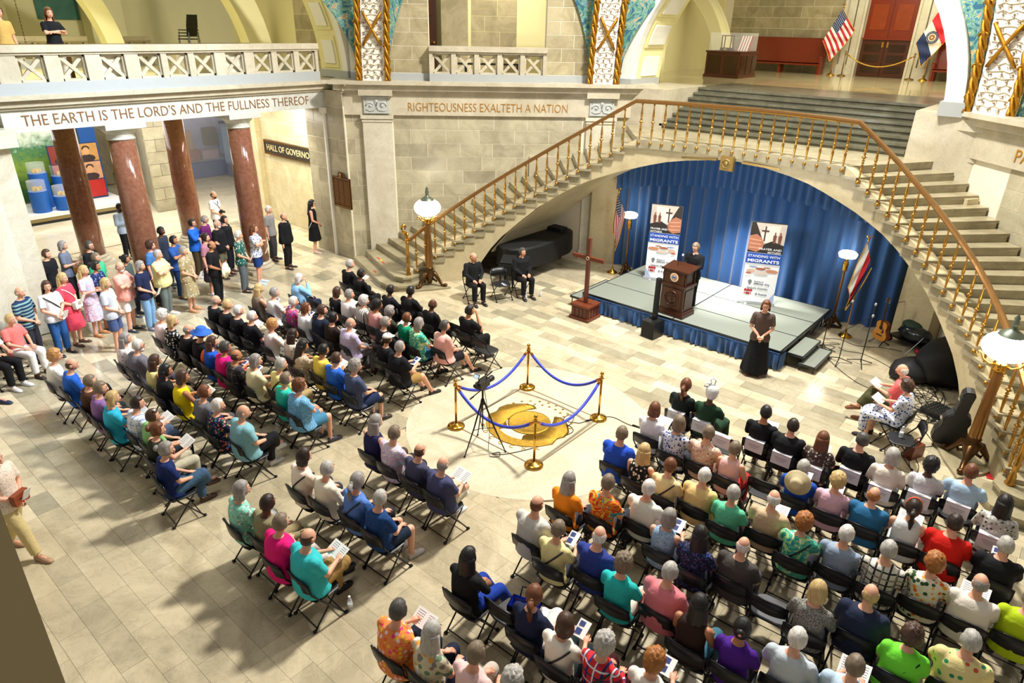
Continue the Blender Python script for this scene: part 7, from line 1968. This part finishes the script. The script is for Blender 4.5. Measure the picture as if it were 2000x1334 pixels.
EXTRA = {
 'black clergy jacket': ('collar',), 'black tee with round back logo and white cap': ('f',), 'white tee with glasses on head': ('f', 'clip'),
 'black suit with blue sun hat': (), 'royal blue shirt beside an orange backpack': ('backpack',), 'hot pink shirt with black strap': ('strap',), 'light yellow vest with black strap': ('strap', 'f'),
 'grey waistcoat and white beard': ('beard', 'glasses'), 'turquoise tee with hair clip': ('clip',), 'slate blue tee and navy shorts with knee brace': ('brace',),
 'blush blouse with brown strap': ('strap',), 'periwinkle blue tee with strap': ('strap',), 'royal blue shirt with tan hat on back': ('tanhat',),
 'pale sleeveless top with coral headband': ('headband',), 'pale yellow tee with thin strap': ('strap', 'f'), 'green and blue swirl blouse with black strap': ('strap',),
 'neon green tee with brown strap': ('strap',), 'pale yellow shirt with thick black strap': ('strap', 'f'), 'deep purple tee with hair claw': ('claw',), 'ivory shirt with black strap': ('strap',),
 'red plaid shirt with navy strap': ('strap',), 'sage green tee': ('flower',), 'pale blue shirt with glasses': ('glasses',), 'black suit with leather bag': ('glasses',), 'dark brown tee': ('glasses', 'beard'),
 'emerald green blouse': ('f',), 'plain white blouse': ('f',), 'magenta patterned blouse': ('f',), 'pale pink shirt and black shorts': ('f',), 'aqua green tee': ('f',), 'mid grey tee': ('f',),
 'dark blouse with bright flowers': ('f',), 'mauve purple tee': ('f',), 'hot pink top': ('f',), 'cream cardigan': ('f',), 'mint green tee': ('f',), 'pink sleeveless blouse': ('f',), 'powder blue shirt': (), 'orange and teal painted blouse': ('f',),
 'orange and pink floral shirt': ('f',), 'light pink tee': ('f',),
}
ARMS = {'hand raised': 'face', 'arm raised': 'face', 'reading': 'hold', 'hunched': 'lap'}
CROSS = ('legs crossed', 'leg crossed', 'khaki trousers', 'navy tee and blue jeans', 'navy tee and white trousers', 'pale teal polo')
BIG = ('broad', 'polo', 'round back logo and khaki', 'red shirt', 'denim shorts', 'hot pink', 'waistcoat', 'charcoal', 'neon', 'lime', 'palm', 'orange and pink', 'navy jacket', 'pale pink shirt', 'light blue')
ORD = ['first', 'second', 'third', 'fourth', 'fifth', 'sixth', 'seventh', 'eighth', 'ninth', 'tenth', 'eleventh', 'twelfth']
RP_ = random.Random(21)
BK = []
def has_any(s, keys): return any(k in s for k in keys)
for code, row, people in SEATED:
    block = code[0]
    prev = None
    for i, rec in enumerate(people):
        x, y_ = rec[0], rec[1]
        face = {'A': -.03, 'B': 0.0, 'C': .03}[block] + RP_.uniform(-.05, .05)
        grp = 'folding chairs of the ' + ('left block' if block == 'A' else 'centre group' if block == 'B' else 'right block')
        if len(rec) == 2:
            chair((x, y_ + .22, 0), face, 'empty black folding chair, %s, %s seat from left' % (row, ORD[i]), grp)
            continue
        desc, col, pat, hair, skin, bottom, sl = rec[2:]
        arms = RP_.choices(('lap', 'hold', 'fold', 'apart'), (5, 3, 1, 2))[0]
        for k_, v_ in ARMS.items():
            if k_ in desc: arms = v_
        legs = 'cross' if has_any(desc, CROSS) else RP_.choices(('flat', 'out'), (4, 1))[0]
        yaw = RP_.choice({'A': (-.45, -.45, -.15), 'B': (-.15, .15, .15), 'C': (.35, .15, .15)}[block])
        if 'turned left' in desc: yaw = .8
        heavy = 1 if has_any(desc, BIG) else 0
        ex_ = EXTRA.get(desc, ())
        px_, py_ = x, y_ + .02
        lab = 'person in %s, seated, %s' % (desc, row)
        pitch = -.25 if arms == 'hold' and RP_.random() < .4 or 'reading' in desc else -.1
        t = person((px_, py_, 0), face, lab, col, pat, hair, skin, bottom, sl, 'sit', arms, legs, yaw, heavy=heavy, extra=ex_, pitch=pitch, scale=RP_.uniform(.97, 1.03), group='seated audience')
        chair((px_, py_ + .02, 0), face, 'folding chair under the person in %s' % desc, grp)
        if arms == 'hold':
            BK.append(1)
            booklet((px_ - math.sin(face) * .33, py_ + .35 * math.cos(face), .80), face, 'booklet held by person in %s' % desc, open_=RP_.random() < .6)
        if code == 'C1' or (code == 'C1' and prev): pass
        prev = desc
# white paper sheets over the backs of the front right row
for i, rec in enumerate(SEATED[10][2]):
    if i > 10: continue
    x, y_ = rec[0], rec[1] + (.22 if len(rec) == 2 else .04)
    who = ('the empty chair' if len(rec) == 2 else 'chair of person in ' + rec[2])
    t = empty('seat_sign', (x, y_, 0), label='white paper sheet folded over %s' % who, cat='paper', group='white sheets on front row chairs')
    mb = MB(); mb.box((0, -.312, .71), (.3, .004, .2), rx=-.08); mb.box((0, -.27, .815), (.3, .09, .004)); mb.build('sheet', mat('sheet_white', 'dcdade', .6), t)
    mb = MB()
    for k in range(3): mb.box((0, -.317, .74 - k * .03), (.2 - .04 * k, .003, .008), rx=-.08)
    mb.build('faint_print', mat('faint_ink', 'a8a8ae', .6), t)
# seated people elsewhere
def extra_seat(x, y_, rz, desc, col, pat, hair, skin, bottom, sl, arms, legs='flat', yaw=0.0, ex_=(), where='', chairlab='', **kw):
    person((x, y_, 0), rz, 'person in %s, %s' % (desc, where), col, pat, hair, skin, bottom, sl, 'sit', arms, legs, yaw, extra=ex_, **kw)
    chair((x, y_ , 0), rz, chairlab, 'folding chairs beside the stage')
extra_seat(-5.1, 3.83, -2.0, 'black clergy suit and glasses', '1c1e20', '-', 'bald ginger', 'p', 'pants 17181a', 'l', 'lap', 'flat', .6, ('collar', 'glasses', 'beard'), 'seated nearer the left stairs', 'folding chair under the left of the two men by the piano', shoe='1a1a1c')
extra_seat(-4.45, 5.08, -2.0, 'black clergy suit, hands together', '17181b', '-', 'short darkgrey', 'p', 'pants 17181a', 'l', 'lap', 'flat', .3, ('collar', 'f0'), 'seated in front of the covered piano', 'folding chair under the right of two men by the piano', shoe='1a1a1c', heavy=1)
chair((-4.62, 4.42, 0), -2.0, 'empty folding chair between the two seated men by the piano', 'folding chairs beside the stage')
booklet((-4.5, 4.38, .463), -2.0, 'white booklet lying on the empty chair between two seated men', 0, .12, False)
extra_seat(5.1, 4.5, 1.45, 'coral polo and olive trousers', 'f06a68', '-', 'bald white', 'p', 'pants 4a4a2e', 's', 'hold', 'cross', .1, (), 'seated at right facing the stage', 'folding chair under person in coral polo', shoe='7a4a2c')
extra_seat(5.3, 3.88, 1.45, 'blue and white floral dress', 'dfe4ee', 'flora', 'curly brown', 'p', 'skirt dfe4ee', 's', 'hold', 'flat', 0, (), 'seated beside the coral polo', 'folding chair under person in blue and white dress', dress=True)
booklet((4.76, 4.54, .8), 1.45, 'white booklet held by the person in coral polo')
booklet((4.96, 3.92, .8), 1.45, 'green-edged booklet held by person in blue and white dress')
chair((5.55, 3.4, 0), 1.9, 'empty folding chair with water bottle at right of the dress', 'folding chairs beside the stage')
extra_seat(-9.0, -5.6, -1.1, 'coral shirt and white trousers', 'ee7a74', '-', 'short blonde', 'p', 'pants ece8e4', 's', 'lap', 'flat', .1, ('f',), 'seated against the left pier', 'folding chair under person in coral shirt at left pier')
extra_seat(-8.75, -6.1, -1.1, 'black and white floral blouse', 'e6e2e4', 'flor3', 'short grey', 'p', 'pants 141418', 's', 'hold', 'flat', 0, ('f',), 'seated at left frame edge', 'folding chair under person in black and white floral blouse')
extra_seat(-8.45, -6.75, -1.1, 'pink shorts outfit and navy shoes', 'e8a0b0', '-', 'short white', 'p', 'shorts d890a0', 's', 'hold', 'out', 0, ('f',), 'seated at left edge, third along pier', 'folding chair third along the left pier', shoe='1c2c4a')
extra_seat(-7.9, -7.2, -1.1, 'pale blue trousers', 'b8c8dc', '-', 'short grey', 'p', 'pants a8c0d8', 's', 'lap', 'flat', 0, (), 'seated nearest viewer at left edge', 'folding chair nearest the viewer at left edge')
booklet((-8.15, -6.6, .8), -1.1, 'white booklet on the lap of the person in pink at left edge')
# standing
def stand(x, y_, rz, desc, col, pat, hair, skin, bottom, sl, arms='front', yaw=0.0, ex_=(), legs='flat', z=0, scale=1.0, where='standing left of the seated rows', **kw):
    person((x, y_, z), rz, 'person in %s, %s' % (desc, where), col, pat, hair, skin, bottom, sl, 'stand', arms, legs, yaw, extra=ex_, scale=scale, **kw)
W_ = 'standing by left columns'
stand(-9.45, -5.25, -.9, 'navy and green striped polo', '24345c', 'hstripe', 'bald grey', 'p', 'pants 2c2c34', 's', 'front', 0, (), where='standing at left pier')
stand(-9.45, -4.75, -1.3, 'white tee and blue jeans', 'eef0f4', '-', 'long brown', 'p', 'pants 2c5c9c', 's', 'front', -.3, ('strap',), where='leaning on left pier')
stand(-9.75, -4.35, -.9, 'coral red dress', 'e0485a', '-', 'long blonde', 'p', 'skirt e0485a', 's', 'front', 0, ('whitebag',), dress=True, where=W_)
stand(-9.95, -3.85, -.9, 'pastel floral dress', 'e8dcdc', 'tie2', 'long blonde', 'p', 'skirt d8a8c8', 's', 'phone', 0, (), dress=True, where=W_, shoe='b07848')
stand(-8.75, -3.85, -.8, 'light grey tee and denim capris', 'c8ccd8', '-', 'bob blonde', 'p', 'shorts 4a5a88', 's', 'front', 0, (), where=W_, shoe='e8c8b8')
stand(-9.65, -3.2, -.9, 'salmon polo and white shorts', 'f0a898', '-', 'bald grey', 'p', 'shorts f0ece6', 's', 'fold', 0, ('glasses', 'beard'), where=W_, heavy=1, shoe='2c3c44')
stand(-10.1, -3.55, -.9, 'navy printed dress', '1c2c50', 'flor5', 'bun black', 'm', 'skirt 1c2c50', 's', 'front', 0, (), where=W_, dress=True)
stand(-10.75, -3.3, -.9, 'bright green shirt', '3cb884', '-', 'short greybrown', 'p', 'pants 2c3c34', 's', 'side', 0, (), where=W_)
stand(-11.85, -3.05, -.9, 'black clergy shirt and glasses', '17181a', '-', 'short darkgrey', 'p', 'pants 17181a', 'l', 'side', 0, ('collar', 'glasses'), where=W_)
stand(-12.3, -3.5, -.6, 'grey tee with tan handbag', '70788a', '-', 'bob grey', 'p', 'pants 2c2c30', 's', 'phone', 0, ('tanbag',), where='behind the left pier')
stand(-11.85, -4.0, -.9, 'black tee with yellow chest mark', '17181c', '-', 'short brown', 'p', 'pants 26262c', 's', 'side', 0, (), where='beside the left pier')
stand(-15.3, -.95, -1.2, 'pale blue blazer and navy tie', 'b4c8e4', '-', 'short black', 'd', 'pants 17181c', 'l', 'phone', 0, ('tie', 'beard'), where='in the hall behind columns')
stand(-10.5, -2.75, -.9, 'grey hoodie over blue tee', '4a5450', '-', 'bun black', 'm', 'pants 26262c', 'l', 'side', 0, (), where=W_, scale=.93)
stand(-9.4, -2.85, -.9, 'navy tee and pale jeans', '1c2444', '-', 'bob grey', 'p', 'pants 7fa8d0', 's', 'front', 0, (), where=W_, shoe='6a7c94')
stand(-9.95, -2.2, -.9, 'pale yellow tee and grey trousers', 'efe4a0', '-', 'short silver', 'p', 'pants 6a7470', 's', 'fold', 0, (), where=W_, heavy=1)
stand(-10.8, -2.0, -.9, 'mid blue shirt, half hidden', '4a78b4', '-', 'curly brown', 'p', 'pants 26262c', 's', 'side', 0, (), where=W_)
stand(-10.85, -1.4, -.9, 'denim blue shirt with folded arms', '2c5498', '-', 'short black', 'm', 'pants 1c3458', 's', 'fold', 0, (), where=W_)
stand(-11.9, -1.25, -.9, 'dark jacket, behind the column', '2c3444', '-', 'short black', 'd', 'pants 26262c', 'l', 'side', 0, (), where='behind left front column')
stand(-9.8, -1.65, -.9, 'tan floral dress', 'a89468', 'flor2', 'short grey', 'p', 'skirt a89468', 's', 'front', 0, ('f',), where=W_, dress=True, shoe='c08a60')
stand(-12.1, -.3, -.8, 'bright blue sweatshirt', '2468d0', '-', 'short darkbrown', 'p', 'pants 4a3c28', 'l', 'fold', 0, ('glasses',), where=W_)
stand(-12.2, .12, -.8, 'purple shirt behind blue sweatshirt', '6c2464', '-', 'short grey', 'p', 'pants 3c3830', 's', 'side', 0, ('glasses',), where=W_)
stand(-11.55, .15, -.9, 'black tee and camouflage shorts', '15161a', '-', 'bald white', 'p', 'shorts 6a6450', 's', 'front', 0, ('beard',), where=W_, heavy=1)
stand(-10.5, -.72, -.9, 'dusty pink top behind black shirt', 'b07888', '-', 'bun darkbrown', 'p', 'skirt 3c3440', 's', 'side', 0, (), where=W_)
stand(-9.75, -.95, -.9, 'black shirt holding a straw hat', '121316', '-', 'bald black', 'm', 'pants 15161c', 's', 'front', 0, (), where=W_)
stand(-11.8, .5, -.9, 'black clergy shirt between columns', '15161a', '-', 'short darkbrown', 'p', 'pants 15161c', 's', 'side', 0, ('collar',), where=W_, heavy=1)
stand(-10.1, -.02, -.8, 'green patterned tunic', '1f5c50', 'flor2', 'short white', 'p', 'pants 5c6468', 's', 'front', 0, ('f',), where=W_)
stand(-10.4, .6, -.8, 'white printed blouse and blue capris', 'e4e8ec', 'flor5', 'long auburn', 'p', 'shorts 1c3c7c', 's', 'fold', 0, ('glasses',), where=W_, shoe='b8cce4')
stand(-10.95, 1.88, -1.0, 'black suit leaning by right column', '121316', '-', 'bald greybrown', 'p', 'pants 121316', 'l', 'side', 0, ('collar',), where='standing with shoes forward', heavy=1)
stand(-14.9, 1.8, -1.0, 'white shirt, dark tie and navy trousers', 'f0f0f0', '-', 'bald black', 'p', 'pants 1c3464', 's', 'front', 0, ('tie', 'beard', 'strap'), where='in hall')
stand(-11.7, 3.35, -.7, 'short black sleeveless dress', '101114', '-', 'long black', 'p', 'skirt 101114', 'n', 'front', 0, ('glasses',), where='alone by the plaque pier', dress=True, shoe='d0b8a8')
stand(-11.95, 2.0, -1.0, 'grey top, mostly hidden by column', '8c8a88', '-', 'short white', 'p', 'pants 3c3c40', 's', 'side', 0, (), where='right front column')
stand(-3.02, -7.4, -1.0, 'cream blouse and khaki trousers', 'ecd9c6', 'dots', 'short white', 'p', 'pants d0bc84', 's', 'front', 0, ('brownbag', 'f'), where='walking at left edge', legs='stride', shoe='b08868')
stand(2.32, 4.92, PI + .35, 'brown top and long black skirt', '5a4a44', '-', 'bob auburn', 'p', 'skirt 15161a', 's', 'front', 0, ('glasses', 'long'), where='interpreting before the stage', shoe='9a5a48')
stand(-.03, 6.28, PI - .1, 'black clergy shirt', '121316', '-', 'short greybrown', 'p', 'pants 121316', 'l', 'hold', 0, ('collar', 'glasses'), where='speaking at the lectern', z=.46, pitch=-.45)
stand(-12.75, -2.4, -1.35, 'black top and white trousers', '15171c', '-', 'long auburn', 'p', 'pants e4dcd4', 's', 'fold', -.2, (), where='at gallery rail', z=5.25)
stand(-12.75, -3.4, -1.35, 'tan tee', 'c8a45c', '-', 'bun brown', 'p', 'pants 8c7c5c', 's', 'side', -.2, (), where='at gallery rail, left edge', z=5.25)
# things held by the standing people
mb = MB(); mb.lathe([(.2, -.01), (.21, .0), (.12, .012), (.09, .02), (.085, .09), (.05, .11), (0, .1)], n=28, cap=False)
t = empty('straw_hat', (-9.56, -.78, .93), -.9, label='white straw cowboy hat held by the person in black shirt', cat='hat')
mb.v = [(v[0], v[2] + .02, v[1]) for v in mb.v]; mb.build('brim_and_crown', mat('pale_straw', 'ece0c0', .8), t, True)
for (x, y_, z, rz, who) in ((-9.2, -4.6, .98, -1.2, 'person in white tee and jeans'), (-9.5, -4.12, 1.12, -.9, 'the person in coral dress'), (-9.12, -2.65, .98, -.9, 'the person in navy tee and pale jeans'), (-9.55, -1.42, .98, -.9, 'the person in tan floral dress'), (-9.88, .18, 1.0, -.8, 'the person in green tunic'), (-10.15, .78, .98, -.8, 'the person in white printed blouse'), (-11.5, 3.12, .98, -.7, 'the person in short black dress'), (-9.4, -3.0, 1.2, -.9, 'the person in salmon polo'), (-2.8, -7.22, 1.02, -1, 'person walking at left edge')):
    booklet((x, y_, z), rz, 'white booklet in the hands of ' + who, 1.1, .14, False)
t = empty('photo_camera', (-14.72, 1.9, 1.05), -1.0, label='black photo camera held by person in white shirt and tie', cat='camera')
mb = MB(); mb.box((0, 0, 0), (.13, .07, .09)); mb.tube([(0, .03, 0), (0, .12, 0)], [.035, .04], 10); mb.box((0, 0, .055), (.05, .05, .03)); mb.build('body', BLACKP, t)
hbk = empty('black_tote', (3.25 - .02, -4.05, 0), .3, label='glossy black tote with blue lining on the empty sixth row chair', cat='bag')
mb = MB(); mb.ring_loft([[(s_ * .18, -.1, z), (s_ * .18, .1, z), (-s_ * .18, .1, z), (-s_ * .18, -.1, z)] for s_, z in ((.95, .46), (1, .6), (1.02, .76))], cap=False); mb.build('body', mat('patent_black', '0c0d10', .12), hbk)
mb = MB(); mb.ring_loft([[(s_ * .17, -.09, z), (s_ * .17, .09, z), (-s_ * .17, .09, z), (-s_ * .17, -.09, z)] for s_, z in ((.95, .5), (1, .77))], cap=False); mb.build('lining', mat('lining_blue', '1c3cc0', .5), hbk)
mb = MB()
for s_ in (-1, 1): mb.tube([(-.1, s_ * .1, .74), (-.07, s_ * .1, .92), (.07, s_ * .1, .92), (.1, s_ * .1, .74)], .01, 6)
mb.build('handle', mat('patent_black', ''), hbk)
